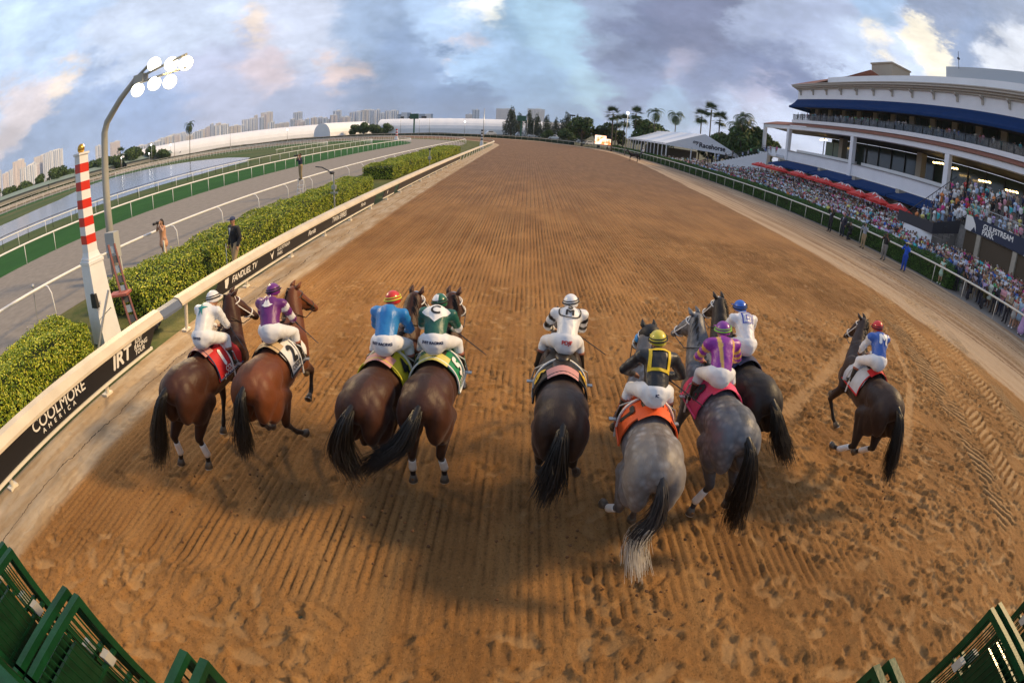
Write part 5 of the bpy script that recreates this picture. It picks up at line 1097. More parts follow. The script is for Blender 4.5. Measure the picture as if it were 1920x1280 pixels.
def horse(name, label, loc, hd, coat, hind, front, neck, socks=(), bandages=(), tail=None, cloth=None, bridle=strapw, hair=hair_black, dapple_dark_legs=True, blink=None, scale=1., hood=None):
    """local frame: +Y forward, dock of the tail at y=0, z up.
    hind/front: per side (hock/knee, fetlock, hoof) points; neck: poll, muzzle"""
    root = empty(name, (loc[0], loc[1], 0), -R(hd), label=label, cat='horse'); root.scale = (scale,)*3
    mb = MB(); caps = []   # caps: (p0,r0,p1,r1,darkness,white)
    def C(p0, r0, p1, r1, dk=0., wh=0.): mb.cap_(p0, r0, p1, r1); caps.append((p0, r0, p1, r1, dk, wh))
    def E(c, r, ax=0.): mb.ell(c, r, 18, 12)
    # trunk
    E((0, .78, 1.20), (.275, .62, .31)); E((0, .45, 1.27), (.255, .42, .27)); E((0, 1.18, 1.20), (.25, .42, .33))
    E((0, .22, 1.33), (.235, .34, .245)); E((0, 1.22, 1.44), (.10, .34, .15)); E((0, .75, 1.42), (.15, .5, .10))
    for s in (-1, 1):
        E((s*.135, .30, 1.30), (.145, .30, .215)); E((s*.145, .12, 1.20), (.145, .21, .28)); E((s*.135, .03, 1.12), (.105, .13, .23)); E((s*.165, .24, 1.05), (.13, .21, .28))
        E((s*.155, 1.28, 1.22), (.115, .23, .31)); E((s*.10, 1.45, 1.12), (.11, .15, .17))
    C((0,.75,1.2), .27, (0,.9,1.2), .27)
    # neck and head
    poll, muz = Vector(neck[0]), Vector(neck[1]); base = Vector((0, 1.36, 1.30)); m1 = base.lerp(poll, .5)+Vector((0, .03, -.05))
    C(tuple(base), .24, tuple(m1), .165, .05); C(tuple(m1), .165, tuple(poll), .108, .1); C((0, 1.2, 1.5), .09, tuple(m1+Vector((0,0,.09))), .07, .3); C(tuple(m1+Vector((0,0,.09))), .065, tuple(poll), .06, .3)
    hdv = (muz-poll).normalized(); jaw = poll+hdv*.16; upv = Vector((0, 0, 1)); sidev = hdv.cross(upv).normalized(); dn = hdv.cross(sidev).normalized(); dn = dn if dn.z < 0 else -dn
    C(tuple(poll), .098, tuple(poll+hdv*.22), .092); C(tuple(jaw+dn*.07), .085, tuple(poll+hdv*.33+dn*.03), .06); C(tuple(poll+hdv*.2), .085, tuple(muz), .053, .0); E(tuple(muz), (.056, .062, .056))
    for s in (-1, 1): C(tuple(poll+hdv*.12+dn*.05+sidev*s*.05), .062, tuple(poll+hdv*.25+sidev*s*.035), .05)
    # legs
    for i, s in enumerate((-1, 1)):
        hk, ft, hf = [Vector(p) for p in hind[i]]; dk, wh = 1., 1.
        st = Vector((s*.185, .46, .98)).lerp(Vector((hk.x, hk.y+.25, hk.z+.4)), .2)
        C((s*.14, .15, 1.18), .15, tuple(st), .125, .0); C(tuple(st), .118, tuple(hk), .056, .25); C(tuple((st+Vector((s*.02, -.14, .05)))), .10, tuple(hk+Vector((0, -.02, .03))), .042, .3)
        E(tuple(hk), (.048, .062, .062)); so = ('h', i) in socks
        md_ = hk.lerp(ft, .55); C(tuple(hk), .052, tuple(md_), .034, .95); C(tuple(md_), .034, tuple(ft), .042, 1., 1. if so else 0.); C(tuple(ft), .043, tuple(ft.lerp(hf, .8)), .036, 1., 1. if so else 0.)
        kn, ft, hf = [Vector(p) for p in front[i]]
        eb = Vector((s*.165, 1.22, .98)).lerp(Vector((kn.x, kn.y-.1, kn.z+.4)), .25); so = ('f', i) in socks
        C((s*.15, 1.32, 1.15), .13, tuple(eb), .10); C(tuple(eb), .09, tuple(kn), .047, .3); E(tuple(kn), (.046, .05, .055)); C(tuple(kn), .043, tuple(kn.lerp(ft, .6)), .031, .95); C(tuple(kn.lerp(ft, .6)), .031, tuple(ft), .04, 1., 1. if so else 0.); C(tuple(ft), .04, tuple(ft.lerp(hf, .8)), .034, 1., 1. if so else 0.)
    me = fuse(mb, .019, 6, .5); P = co_of(me); dk = np.zeros(len(P)); wh = np.zeros(len(P)); best = np.full(len(P), 1e9)
    W = np.zeros(len(P))
    for p0, r0, p1, r1, d_, w_ in caps:
        dd = cap_dist(P, p0, r0, p1, r1); w = np.exp(-np.clip(dd, -.02, 1)/.03); W += w; dk += w*d_; wh += w*w_
    near = W > .05; dk = np.where(near, dk/np.maximum(W, .05), 0); wh = np.where(near, wh/np.maximum(W, .05), 0)
    dk = np.maximum(dk*.9, sst(.80-P[:, 2], 0, .3)*(P[:, 2] < .85)*.95); wh = sst(wh, .45, .7)
    top_ = sst(P[:, 2], 1.50, 1.56)*(np.abs(P[:, 0]) < .05)*(P[:, 1] < 1.)*.55; dk = np.clip(np.maximum(dk, top_), 0, 1)*(1-wh)
    nr = np.empty(len(P)*3, np.float32); me.vertices.foreach_get('normal', nr); nr = nr.reshape(-1, 3)
    mus = fbm((P[:, 1]*1.2+P[:, 0]*.5)[None], (P[:, 2]*1.1+np.abs(P[:, 0])*1.4-P[:, 1]*.5)[None], 4.2, 17, 3, .5)[0]-.5
    me.vertices.foreach_set('co', (P+nr*(mus*.030*sst(P[:, 2], .7, 1.))[:, None]).astype(np.float32).ravel()); me.update()
    me.materials.append(COATS[coat]); set_col(me, np.stack([dk, wh, wh*0], 1)); body = bpy.data.objects.new('body', me); col_obj(body); body.parent = root
    # ears, eyes
    for s in (-1, 1):
        e0 = poll+sidev*s*.055-dn*.06-hdv*.02; e1 = e0-dn*.13+sidev*s*.02+hdv*.01
        eb = MB().tube([e0, e0.lerp(e1, .45)+sidev*s*.012, e1], [.028, .034, .006], 8); eb.build('ear', hood or COATS[coat], root, smooth=True)
        MB().ell(poll+hdv*.17+sidev*s*.078-dn*.012, (.017, .017, .017)).build('eye', leather, root, smooth=True)
    # hooves with shoes
    for grp, sock in ((hind, 'h'), (front, 'f')):
        for i in (0, 1):
            ft, hf = Vector(grp[i][1]), Vector(grp[i][2]); t = (hf-ft).normalized()
            q = t.to_track_quat('Z', 'Y').to_matrix(); h = MB(); prof = [(.036, -.02), (.045, .02), (.058, .075)]; V = []; n = 12
            for r_, z_ in prof: V += [hf+q@Vector((r_*math.cos(2*math.pi*k/n), r_*1.12*math.sin(2*math.pi*k/n), z_-.04)) for k in range(n)]
            h.add(V, [(a*n+k, a*n+(k+1)%n, (a+1)*n+(k+1)%n, (a+1)*n+k) for a in range(2) for k in range(n)]+[tuple(2*n+k for k in range(n)), tuple(range(n-1, -1, -1))])
            ho = h.build('hoof', hoof_m, root, smooth=True)
            pts = [hf+q@Vector((.048*math.cos(a), .054*math.sin(a), .040)) for a in np.linspace(-.9, math.pi+.9, 12)]; MB().tube(pts, .009, 5).build('shoe', shoe_m, ho)
    for (w_, i) in bandages:
        g_ = hind if w_ == 'h' else front; a = Vector(g_[i][0]).lerp(Vector(g_[i][1]), .30); b = Vector(g_[i][0]).lerp(Vector(g_[i][1]), 1.02)
        MB().tube([a, a.lerp(b, .2), a.lerp(b, .8), b], [.041, .045, .047, .049], 12).build('bandage', strapw, root, smooth=True)
    # mane
    rs_ = np.random.RandomState(int(loc[0]*100) & 1023); V = []; F = []
    def strand(pts, w, sd):
        b0 = len(V); k = len(pts)
        for j, p in enumerate(pts):
            ww = w*(1-.75*j/(k-1)); V.append(tuple(p+sd*ww)); V.append(tuple(p-sd*ww)); V.append(tuple(p+Vector((0, ww, 0))))
        for j in range(k-1):
            for a, c in ((0, 1), (1, 2), (2, 0)): F.append((b0+3*j+a, b0+3*j+c, b0+3*j+3+c, b0+3*j+3+a))
    sgn = 1 if rs_.rand() > .5 else -1; crest0 = Vector((0, 1.18, 1.58)); crestm = m1+Vector((0, -.02, .17)); crestp = poll+Vector((0, -.03, .10))
    for j in range(90):
        f = rs_.rand(); c = crest0.lerp(crestm, f*2) if f < .5 else crestm.lerp(crestp, f*2-1); c = c+Vector((rs_.normal(0, .01), 0, -.02)); l = .16+.10*rs_.rand()
        strand([c, c+Vector((sgn*.05, -.03, .02)), c+Vector((sgn*(.09+.02*rs_.rand()), -.07, -l*.5)), c+Vector((sgn*(.10+.04*rs_.rand()), -.09-.05*rs_.rand(), -l))], .006, Vector((0, .7, .7)))
    np_obj('mane', V, F, hair, root)
    # tail
    V = []; F = []; tl = tail or dict(); tp = [Vector(p) for p in tl.get('p', ((0, -.03, 1.40), (0, -.16, 1.30), (0, -.25, 1.0), (0, -.28, .6), (0, -.30, .35)))]; sp = tl.get('w', .10); nst = 620
    def bez(t):
        t = t*(len(tp)-1); i = min(int(t), len(tp)-2); f = t-i; p0 = tp[max(i-1, 0)]; p1 = tp[i]; p2 = tp[i+1]; p3 = tp[min(i+2, len(tp)-1)]
        return .5*((2*p1)+(p2-p0)*f+(2*p0-5*p1+4*p2-p3)*f*f+(3*p1-p0-3*p2+p3)*f**3)
    for j in range(nst):
        a = rs_.uniform(0, 6.283); q = math.sqrt(rs_.rand()); off = Vector((math.cos(a), math.sin(a)*.7, 0))*q; t0 = rs_.uniform(0, .35)*(j > 40); t1 = rs_.uniform(.72, 1.) if rs_.rand() < .75 else rs_.uniform(.5, .8); wob = rs_.normal(0, .030, 3); pts = []
        for k in range(9):
            t = t0+(t1-t0)*k/8; w_ = .030+sp*min(1, t*1.6)*(1-.45*max(0, t-.6)/.4); pts.append(bez(min(t, .9999))+off*w_+Vector(wob)*(k/8)**1.5*1.6)
        strand(pts, .0055, Vector((1, 0, 0)))
    to = np_obj('tail', V, F, hair, root)
    if 'tip' in tl:
        to.data.materials.append(tl['tip']); z = np.array([v[2] for v in V]); fz = z[np.array(F)[:, 0]]; to.data.polygons.foreach_set('material_index', (fz < tl.get('tz', .75)+rs_.normal(0, .06, len(F))).astype(np.int32))
    mbd = MB(); mbd.tube([bez(t) for t in np.linspace(0, .45, 7)], [.045, .042, .038, .034, .028, .02, .008], 8); mbd.build('dock', COATS[coat] if hair is hair_black and coat in ('bay', 'dbay') and False else hair, root, smooth=True)
    # saddle cloth wrapped over the barrel, with its number
    def wrap(u, y, off=.012):
        """u metres from the spine along the surface"""
        s = 1 if u >= 0 else -1; a = abs(u); rx = .262+.012*math.sin((y-.6)*3); rz2 = .31; zc = 1.215; arc = a/.285
        if arc < 1.65: return Vector((s*(rx+off)*math.sin(arc), y, zc+(rz2+.012+off)*math.cos(arc)+.02*math.exp(-arc*arc*8)))
        return Vector((s*(rx+off+.004), y, zc+(rz2+off)*math.cos(1.65)-(a-1.65*.285)))
    if cloth:
        y0, y1, hw = .66, 1.22, .50; V = []; nu, nv = 26, 10
        for i in range(nu+1):
            for j in range(nv+1): V.append(wrap(-hw+2*hw*i/nu, y0+(y1-y0)*j/nv+.01*math.sin(i*.9), .018+.004*math.sin(i*1.3+j)))
        V += [v-Vector((0,0,.008)) for v in V]; K = (nu+1)*(nv+1); F_ = []
        for i in range(nu):
            for j in range(nv): a = i*(nv+1)+j; F_ += [(a, a+1, a+nv+2, a+nv+1)]
        MB().add(V, F_).build('saddle_cloth', cloth['m'], root, smooth=True)
        if cloth.get('edge'):
            e = MB()
            for uu in (-hw+.015, hw-.015): e.tube([wrap(uu, y0+(y1-y0)*j/8, .03) for j in range(9)], .012, 5)
            e.tube([wrap(-hw+2*hw*i/30, y0+.01, .028) for i in range(31)], .011, 5); e.build('cloth_binding', cloth['edge'], root)
        tx = MB()
        for s in (-1, 1):
            # number reads upright seen from each side
            pl = lambda u, v, k=0., s=s: wrap(s*(.29-v), .86+s*u*1., .034+k)
            lettering(tx, cloth['n'], .25, pl, m=0, bold=.012)
            for q, w in enumerate(cloth.get('w', ())):
                lettering(tx, w, .072, lambda u, v, k=0., s=s, q=q: wrap(s*(.415+.062*q-v), .92+s*u, .034+k), bold=.002)
        if tx.v: tx.build('cloth_number', cloth['t'], root)
        else: MB().add([wrap(-.10+.05*i, .63+.02*j, .055) for i in range(5) for j in range(2)], [(2*i, 2*i+1, 2*i+3, 2*i+2) for i in (0, 2)]).add([wrap(u_, y_, .052) for u_ in (.12, .22, .32, .42) for y_ in (.70, .76)], [(0,1,3,2), (4,5,7,6)]).build('cloth_stripe', redc, root)
        MB().add([wrap(-.17+.34*i/8, .62+.16*j/3+.0, .030+.02*(j/3)) for i in range(9) for j in range(4)], [(i*4+j, i*4+j+1, i*4+j+5, i*4+j+4) for i in range(8) for j in range(3)]).build('saddle_pad', cloth.get('pad', mat('pad', (.7,.4,.38), .7)), root, smooth=True)
        sd = MB(); sd.ell((0, .86, 1.555), (.12, .18, .045)).ell((0, 1.0, 1.59), (.09, .13, .05)); sd.build('saddle', leather, root, smooth=True)
        g_ = MB().tube([wrap(u, .98, .03) for u in np.linspace(-.60, .60, 25)], .013, 5); g_.build('girth', strapw, root)
        for s in (-1, 1): MB().tube([wrap(s*.14, .98, .03), (s*.30, 1.04, 1.40), (s*.335, 1.06, 1.24)], .009, 5).box((s*.335, 1.06, 1.22), (.10, .05, .015)).build('stirrup', steel, root)
    # bridle
    B = MB()
    def loop(c, r, nrm_, th):
        n_ = Vector(nrm_).normalized(); a = n_.cross(Vector((1, 0, 0))).normalized(); b = Vector((1, 0, 0)); B.tube([c+(a*math.cos(t)*r+b*math.sin(t)*r) for t in np.linspace(0, 2*math.pi, 17)], th, 5)
    loop(poll+hdv*.36+dn*.01, .078, hdv, .011); loop(poll+hdv*.05, .118, hdv+dn*.6, .010)
    for s in (-1, 1): B.tube([poll-dn*.09+sidev*s*.05, poll+hdv*.12+sidev*s*.10, poll+hdv*.36+sidev*s*.076, poll+hdv*.45+sidev*s*.06], .010, 5)
    B.tube([poll-dn*.10+sidev*.05, poll-dn*.105, poll-dn*.10-sidev*.05], .012, 5); B.build('bridle', bridle, root, smooth=True)
    rn = MB()
    for s in (-1, 1): rn.tube([poll+hdv*.45+sidev*s*.06, m1+Vector((s*.19, .05, .02)), Vector((s*.07, 1.42, 1.70))], .007, 5)
    rn.build('reins', leather, root)
    if blink:
        bl = MB(); 
        for s in (-1, 1): bl.ell(poll+hdv*.16+sidev*s*.095, (.035, .06, .055))
        bl.build('blinkers', blink, root, smooth=True)
    if hood:
        hm_ = MB(); hm_.cap_(tuple(poll-hdv*.03), .122, tuple(poll+hdv*.24), .105); hm_.build('hood', hood, root, smooth=True)
    return root

def nk(px_, py_, pz, mx_, my_, mz): return ((px_, py_, pz), (mx_, my_, mz))
def cm(n, c, r=.6): return mat(n, c, r, noise=.06, nscale=8, bump=.15, bscale=30)
W_ = letter; Kt = mat('black_print', (.01,.01,.012), .6)
redc, whc, yel, grn, nav, org, pnk, pur, blu = cm('cloth_red', (.55,.015,.02)), cm('cloth_white', (.74,.73,.72)), cm('cloth_yellow', (.62,.56,.03)), cm('cloth_green', (.01,.22,.09)), cm('cloth_navy', (.02,.03,.09)), cm('cloth_orange', (.75,.10,.015)), cm('cloth_pink', (.72,.06,.17)), cm('cloth_purple', (.05,.025,.12)), cm('cloth_blue', (.04,.30,.70))
padp = cm('pad_pink', (.55,.26,.24)); pady = cm('pad_yellow', (.62,.56,.16)); padw = cm('pad_tan', (.5,.36,.2)); padg = cm('pad_grey', (.35,.38,.42))
fR = (.15, 1.72, .78), (.15, 1.98, .56), (.15, 2.06, .46)
def mir(t): return tuple((-a, b, c) for a, b, c in t)
fold = (.15, 1.62, .76), (.16, 1.46, .50), (.16, 1.34, .46)
stand_ = (.12, 1.30, .62), (.10, 1.26, .26), (.10, 1.28, .10)
back_ = (-.14, 1.12, .60), (-.16, 1.00, .27), (-.18, .96, .14)
horses = [
 dict(l='dark bay horse nearest the inner rail with a red number 1 saddle cloth', loc=(-4.12, 4.00), hd=3, coat='dbay', hind=(((-.30,.06,.60),(-.38,.14,.27),(-.42,.12,.12)), ((.10,.14,.60),(.06,.24,.27),(.05,.20,.12))), front=(back_, ((.06,1.24,.66),(.02,1.12,.32),(.0,1.12,.17))), neck=nk(-.10, 1.66, 1.86, .12, 1.95, 1.50), bandages=(('h', 0), ('h', 1)), tail=dict(p=((0,-.03,1.42),(-.05,-.17,1.33),(-.16,-.26,1.0),(-.24,-.32,.66),(-.36,-.36,.40)), w=.085), cloth=dict(m=redc, n='1', t=W_, w=('COLA', 'JACKSON'), pad=padp, edge=nav)),
 dict(l='bright bay horse with a white number 2 saddle cloth beside the red-clothed one', loc=(-3.06, 4.26), hd=-3, coat='bay', hind=(((-.20,.50,.55),(-.30,.78,.27),(-.32,.92,.20)), ((.14,.52,.56),(.14,.78,.26),(.20,.90,.16))), front=(mir(fR), fold), neck=nk(-.06, 1.74, 1.86, .14, 2.04, 1.52), tail=dict(p=((0,-.03,1.42),(-.02,-.16,1.32),(-.05,-.22,1.04),(-.08,-.25,.80),(-.08,-.28,.62)), w=.07), cloth=dict(m=whc, n='2', t=Kt, w=('COOLMORE',), pad=padw, edge=Kt), bridle=leather),
 dict(l='brown horse with a yellow number 4 saddle cloth under the blue-shirted jockey', loc=(-1.63, 4.14), hd=6, coat='dbay', hind=(((-.16,.42,.60),(-.22,.72,.33),(-.24,.84,.22)), ((.10,.36,.54),(.16,.66,.36),(.24,.80,.33))), front=(mir(fR), fold), neck=nk(.04, 1.88, 1.84, .10, 2.26, 1.52), socks=(('h', 1),), tail=dict(p=((0,-.03,1.42),(-.05,-.17,1.30),(-.12,-.22,1.02),(-.07,-.25,.80),(.05,-.27,.62)), w=.12), cloth=dict(m=yel, n='4', t=Kt, pad=padp, edge=yel)),
 dict(l='bay horse with a green saddle cloth and swinging tail, running close beside the yellow-clothed one', loc=(-.94, 4.24), hd=1, coat='dbay', hind=(((-.18,.18,.60),(-.22,.32,.29),(-.22,.30,.14)), ((.14,.22,.60),(.15,.38,.29),(.15,.36,.14))), front=(((-.15,1.30,.62),(-.10,1.16,.36),(-.10,1.06,.30)), fR), neck=nk(.03, 1.76, 1.86, .12, 2.12, 1.54), bandages=(('h', 0), ('h', 1)), tail=dict(p=((0,-.03,1.42),(-.05,-.18,1.30),(-.18,-.26,1.05),(-.42,-.30,.86),(-.60,-.32,.68)), w=.10), cloth=dict(m=grn, n='5', t=W_, w=('COOLMORE', 'BRAVE'), pad=pady, edge=W_)),
 dict(l='almost black horse in the middle with a black saddle cloth and wispy tail', loc=(.52, 4.10), hd=2, coat='brown', hind=(((-.17,.40,.58),(-.17,.62,.30),(-.15,.72,.18)), ((.20,.38,.58),(.27,.60,.30),(.30,.70,.20))), front=(mir(fR), fR), neck=nk(.02, 2.02, 1.62, .03, 2.40, 1.34), tail=dict(p=((0,-.03,1.42),(-.01,-.17,1.28),(-.04,-.24,1.0),(-.08,-.29,.80),(-.13,-.33,.62)), w=.095), cloth=dict(m=Kt, n='6', t=cm('num_yellow', (.7,.45,.03)), pad=padp, edge=Kt)),
 dict(l='dapple grey horse with an orange saddle cloth and pale-tipped tail', loc=(1.37, 3.34), hd=5, coat='grey', hind=(((-.20,.38,.58),(-.26,.60,.36),(-.30,.72,.30)), ((-.02,.42,.58),(.02,.58,.28),(.04,.66,.16))), front=(mir(fR), fold), neck=nk(.08, 2.06, 1.80, .0, 2.42, 1.48), bandages=(('h', 0),), hair=hair_mid, tail=dict(p=((0,-.03,1.42),(.03,-.15,1.26),(.02,-.20,1.0),(-.09,-.24,.76),(-.02,-.40,.44)), w=.045, tip=hair_grey, tz=.84), cloth=dict(m=org, n='7', t=Kt, pad=org, edge=org), blink=blu, hood=Kt),
 dict(l='steel grey horse with a pink saddle cloth behind the purple and gold jockey', loc=(2.46, 3.92), hd=-1, coat='steel', hind=(((-.10,.16,.60),(-.16,.26,.27),(-.18,.24,.12)), ((.20,.18,.62),(.28,.30,.32),(.30,.30,.17))), front=(((-.20,1.30,.68),(-.26,1.10,.38),(-.26,.98,.30)), fR), neck=nk(.02, 1.98, 1.84, -.16, 2.28, 1.50), bandages=(('h', 0),), hair=hair_black, tail=dict(p=((0,-.03,1.42),(.05,-.17,1.30),(.08,-.24,.95),(.08,-.28,.62),(.10,-.34,.34)), w=.095), cloth=dict(m=pnk, n='8', t=Kt, pad=pnk, edge=pnk)),
 dict(l='black horse with a dark purple saddle cloth in front of the steel grey one', loc=(3.16, 4.72), hd=-4, coat='black', hind=(((-.15,.40,.58),(-.15,.62,.30),(-.15,.72,.18)), ((.15,.36,.58),(.15,.58,.30),(.16,.68,.20))), front=(mir(fR), fR), neck=nk(.06, 1.92, 1.86, -.02, 2.26, 1.52), tail=dict(p=((0,-.03,1.42),(.05,-.17,1.30),(.15,-.25,1.04),(.28,-.29,.82),(.42,-.32,.63)), w=.11), cloth=dict(m=pur, n='9', t=W_, pad=nav, edge=nav)),
 dict(l='dark bay horse alone on the far right with a red-trimmed pale cloth', loc=(5.38, 4.52), hd=8, coat='brown', hind=(((-.24,.28,.56),(-.32,.52,.32),(-.36,.66,.28)), ((.10,.22,.58),(.10,.48,.34),(.08,.60,.24))), front=(((-.30,1.36,.72),(-.18,1.22,.44),(-.12,1.14,.36)), fR), neck=nk(.34, 2.02, 1.84, .22, 2.32, 1.46), bandages=(('h', 0), ('h', 1)), tail=dict(p=((0,-.03,1.42),(.04,-.17,1.32),(.08,-.26,1.0),(.12,-.32,.68),(.18,-.38,.40)), w=.075), cloth=dict(m=cm('cloth_pale', (.50,.52,.56)), n=' ', t=redc, pad=redc, edge=redc)),
]
HROOT = []
for h_ in horses:
    kw = dict(h_); l = kw.pop('l'); HROOT.append(horse('racehorse', l, scale=1.04, **kw))
# ------------------------------------------------------------------ people
skin_cols = [(.42,.22,.14), (.50,.29,.19), (.20,.09,.05), (.36,.19,.12)]
skins = [mat('skin_%s' % n, c, .55, noise=.08, nscale=12) for n, c in zip(('light','fair','dark','tan'), skin_cols)]
hairs = [mat('hair_%s' % n, c, .6) for n, c in zip(('dark','brown','grey'), ((.015,.01,.008), (.06,.03,.015), (.35,.34,.33)))]
def lerp3(a, b, t): return tuple(a[i]+(b[i]-a[i])*t for i in range(3))
def off3(p, d): return tuple(p[i]+d[i] for i in range(3))
from mathutils.bvhtree import BVHTree
def body_prims(mb, J, face, hands=True):
    C = mb.cap_; hd = Vector(J['head']); f = Vector(face).normalized()
    mb.ell(hd, (.074, .092, .112), 16, 12); C(tuple(hd+f*.03+Vector((0,0,-.06))), .05, tuple(hd+f*.055+Vector((0,0,-.075))), .03)
    C(tuple(hd+f*.085+Vector((0,0,-.005))), .012, tuple(hd+f*.10+Vector((0,0,-.025))), .014)
    sd = f.cross(Vector((0,0,1))).normalized()
    for s in (-1, 1): mb.ell(hd+sd*s*.076, (.014, .022, .032), 8, 6)
    C(tuple(hd+Vector((0,0,-.06))), .052, J['neck'], .058); C(J['neck'], .06, J['chest'], .125)
    C(J['chest'], .145, lerp3(J['chest'], J['pelvis'], .55), .125); C(lerp3(J['chest'], J['pelvis'], .5), .122, J['pelvis'], .135)
    for s in 'LR':
        sh, el, ha = J['sh'+s], J['el'+s], J['ha'+s]; C(J['chest'], .11, sh, .062); C(sh, .058, el, .040); C(el, .041, ha, .026)
        hp_, kn, an, to = J['hip'+s], J['kn'+s], J['an'+s], J['to'+s]; C(J['pelvis'], .12, hp_, .098); C(hp_, .095, kn, .056); C(kn, .056, lerp3(kn, an, .35), .058); C(lerp3(kn, an, .35), .056, an, .036); C(an, .038, to, .032)
        if hands:
            h = Vector(ha); d = (h-Vector(el)).normalized(); up_ = Vector((0,0,1)); w = d.cross(up_); w = w.normalized() if w.length > .1 else Vector((1,0,0)); n_ = w.cross(d).normalized()
            C(ha, .026, tuple(h+d*.05), .031)
            for k in range(4):
                b = h+d*.075+w*(-.030+.020*k); m_ = b+d*(.030+.006*(k in (1, 2)))-n_*.010; e = m_+d*.012-n_*.028; C(tuple(b), .0125, tuple(m_), .0115); C(tuple(m_), .0115, tuple(e), .010)
            b = h+d*.03+w*.034; C(tuple(b), .0135, tuple(b+d*.038+w*.016-n_*.01), .011)
def finish(me, mats, name, parent):
    for m in (mats if isinstance(mats, (list, tuple)) else [mats]): me.materials.append(m)
    o = bpy.data.objects.new(name, me); col_obj(o); o.parent = parent; return o
def torso_prims(mb, J, g=.02, sleeves=1., low=.0):
    C = mb.cap_; C(lerp3(J['neck'], J['chest'], .2), .06+g, J['chest'], .125+g); C(J['chest'], .145+g, lerp3(J['chest'], J['pelvis'], .55), .128+g); e = lerp3(J['chest'], J['pelvis'], .88+low); C(lerp3(J['chest'], J['pelvis'], .5), .126+g, e, .128+g)
    for s in 'LR':
        sh, el, ha = J['sh'+s], J['el'+s], J['ha'+s]; C(J['chest'], .11+g, sh, .066+g)
        if sleeves > 0: C(sh, .062+g, el, .044+g) if sleeves >= .5 else C(sh, .062+g, lerp3(sh, el, .6), .05+g)
        if sleeves >= 1: C(el, .046+g, lerp3(el, ha, .9), .028+g*.8)
def leg_prims(mb, J, g=.016, low=1., top=.0):
    C = mb.cap_; C(J['pelvis'], .138+g, lerp3(J['pelvis'], J['chest'], .16+top), .130+g)
    for s in 'LR':
        hp_, kn, an = J['hip'+s], J['kn'+s], J['an'+s]; C(J['pelvis'], .122+g, hp_, .100+g); C(hp_, .100+g, kn, .058+g)
        C(kn, .058+g, lerp3(kn, an, .35), .060+g*.8); C(lerp3(kn, an, .35), .056+g, lerp3(kn, an, low), .038+g)
def helmet(parent, hd, face, c1, c2=None, band=None, gog=None):
    hd = Vector(hd); f = Vector(face).normalized(); q = f.to_track_quat('Y', 'Z').to_matrix(); n, k = 24, 10; V = []
    for i in range(k+1):
        a = -.35+(math.pi/2+.35)*i/k
        for j in range(n): V.append(hd+Vector((0,0,.02))+q@Vector((.106*math.cos(a)*math.cos(2*math.pi*j/n), .125*math.cos(a)*math.sin(2*math.pi*j/n), .118*math.sin(a))))
    mb = MB(); mb.add(V, [(i*n+j, i*n+(j+1)%n, (i+1)*n+(j+1)%n, (i+1)*n+j) for i in range(k) for j in range(n)])
    mb.m = [1 if (c2 and (j//6) % 2 == 0 and 2 < i < 8) else 0 for i in range(k) for j in range(n)]
    o = mb.build('helmet', [c1, c2 or c1], parent, smooth=True)
    MB().add([hd+q@Vector(p) for p in ((-.09,.06,.045),(.09,.06,.045),(.07,.17,.03),(0,.19,.028),(-.07,.17,.03),(-.09,.06,.035),(.09,.06,.035),(.07,.17,.02),(0,.19,.018),(-.07,.17,.02))], [(0,1,2,3,4),(9,8,7,6,5),(2,7,8,3),(3,8,9,4),(1,6,7,2),(0,4,9,5)]).build('peak', c1, parent)
    for z_, r_ in ((.015, .012), (.05, .008)):
        pts = [hd+Vector((0,0,z_+.01))+q@Vector((.112*math.cos(t)*math.cos(math.asin(z_/.13)), .130*math.sin(t)*math.cos(math.asin(z_/.13)), .02*math.cos(t))) for t in np.linspace(0, 2*math.pi, 21)]
        MB().tube(pts, r_, 5).build('goggle_strap', band or leather, parent, smooth=True)
def densify(mb, lim=.022):
    bm_ = bmesh.new(); vs = [bm_.verts.new(v) for v in mb.v]
    for f in mb.f:
        try: bm_.faces.new([vs[i] for i in f])
        except ValueError: pass
    bmesh.ops.triangulate(bm_, faces=bm_.faces[:])
    for _ in range(4):
        e = [q for q in bm_.edges if q.calc_length() > lim]
        if not e: break
        bmesh.ops.subdivide_edges(bm_, edges=e, cuts=1); bmesh.ops.triangulate(bm_, faces=bm_.faces[:])
    bm_.verts.index_update(); o_ = MB(); o_.v = [tuple(v.co) for v in bm_.verts]; o_.f = [tuple(v.index for v in f.verts) for f in bm_.faces]; o_.m = [0]*len(o_.f); bm_.free(); return o_
def decal(parent, target, mb, mt, name, org_, nrm_, up_, off=.006):
    mb = densify(mb)
    """drops flat artwork (x right, y up) onto the target mesh along -nrm"""
    n_ = Vector(nrm_).normalized(); u_ = Vector(up_); u_ = (u_-n_*u_.dot(n_)).normalized(); r_ = u_.cross(n_).normalized(); bv = BVHTree.FromPolygons([v.co for v in target.data.vertices], [p.vertices for p in target.data.polygons])
    V = []
    for x, y, z in mb.v:
        p = Vector(org_)+r_*x+u_*y; hit = bv.ray_cast(p+n_*.5, -n_); q = hit[0] if hit[0] is not None else p; V.append(q+n_*(off+z))
    m2 = MB(); m2.v = [tuple(v) for v in V]; m2.f = mb.f; m2.m = mb.m; return m2.build(name, mt, parent)
def grid(mb, x0, x1, y0, y1, n=8, m=0, z=0.):
    V = [(x0+(x1-x0)*i/n, y0+(y1-y0)*j/n, z) for i in range(n+1) for j in range(n+1)]; mb.add(V, [(i*(n+1)+j, (i+1)*(n+1)+j, (i+1)*(n+1)+j+1, i*(n+1)+j+1) for i in range(n) for j in range(n)], m)

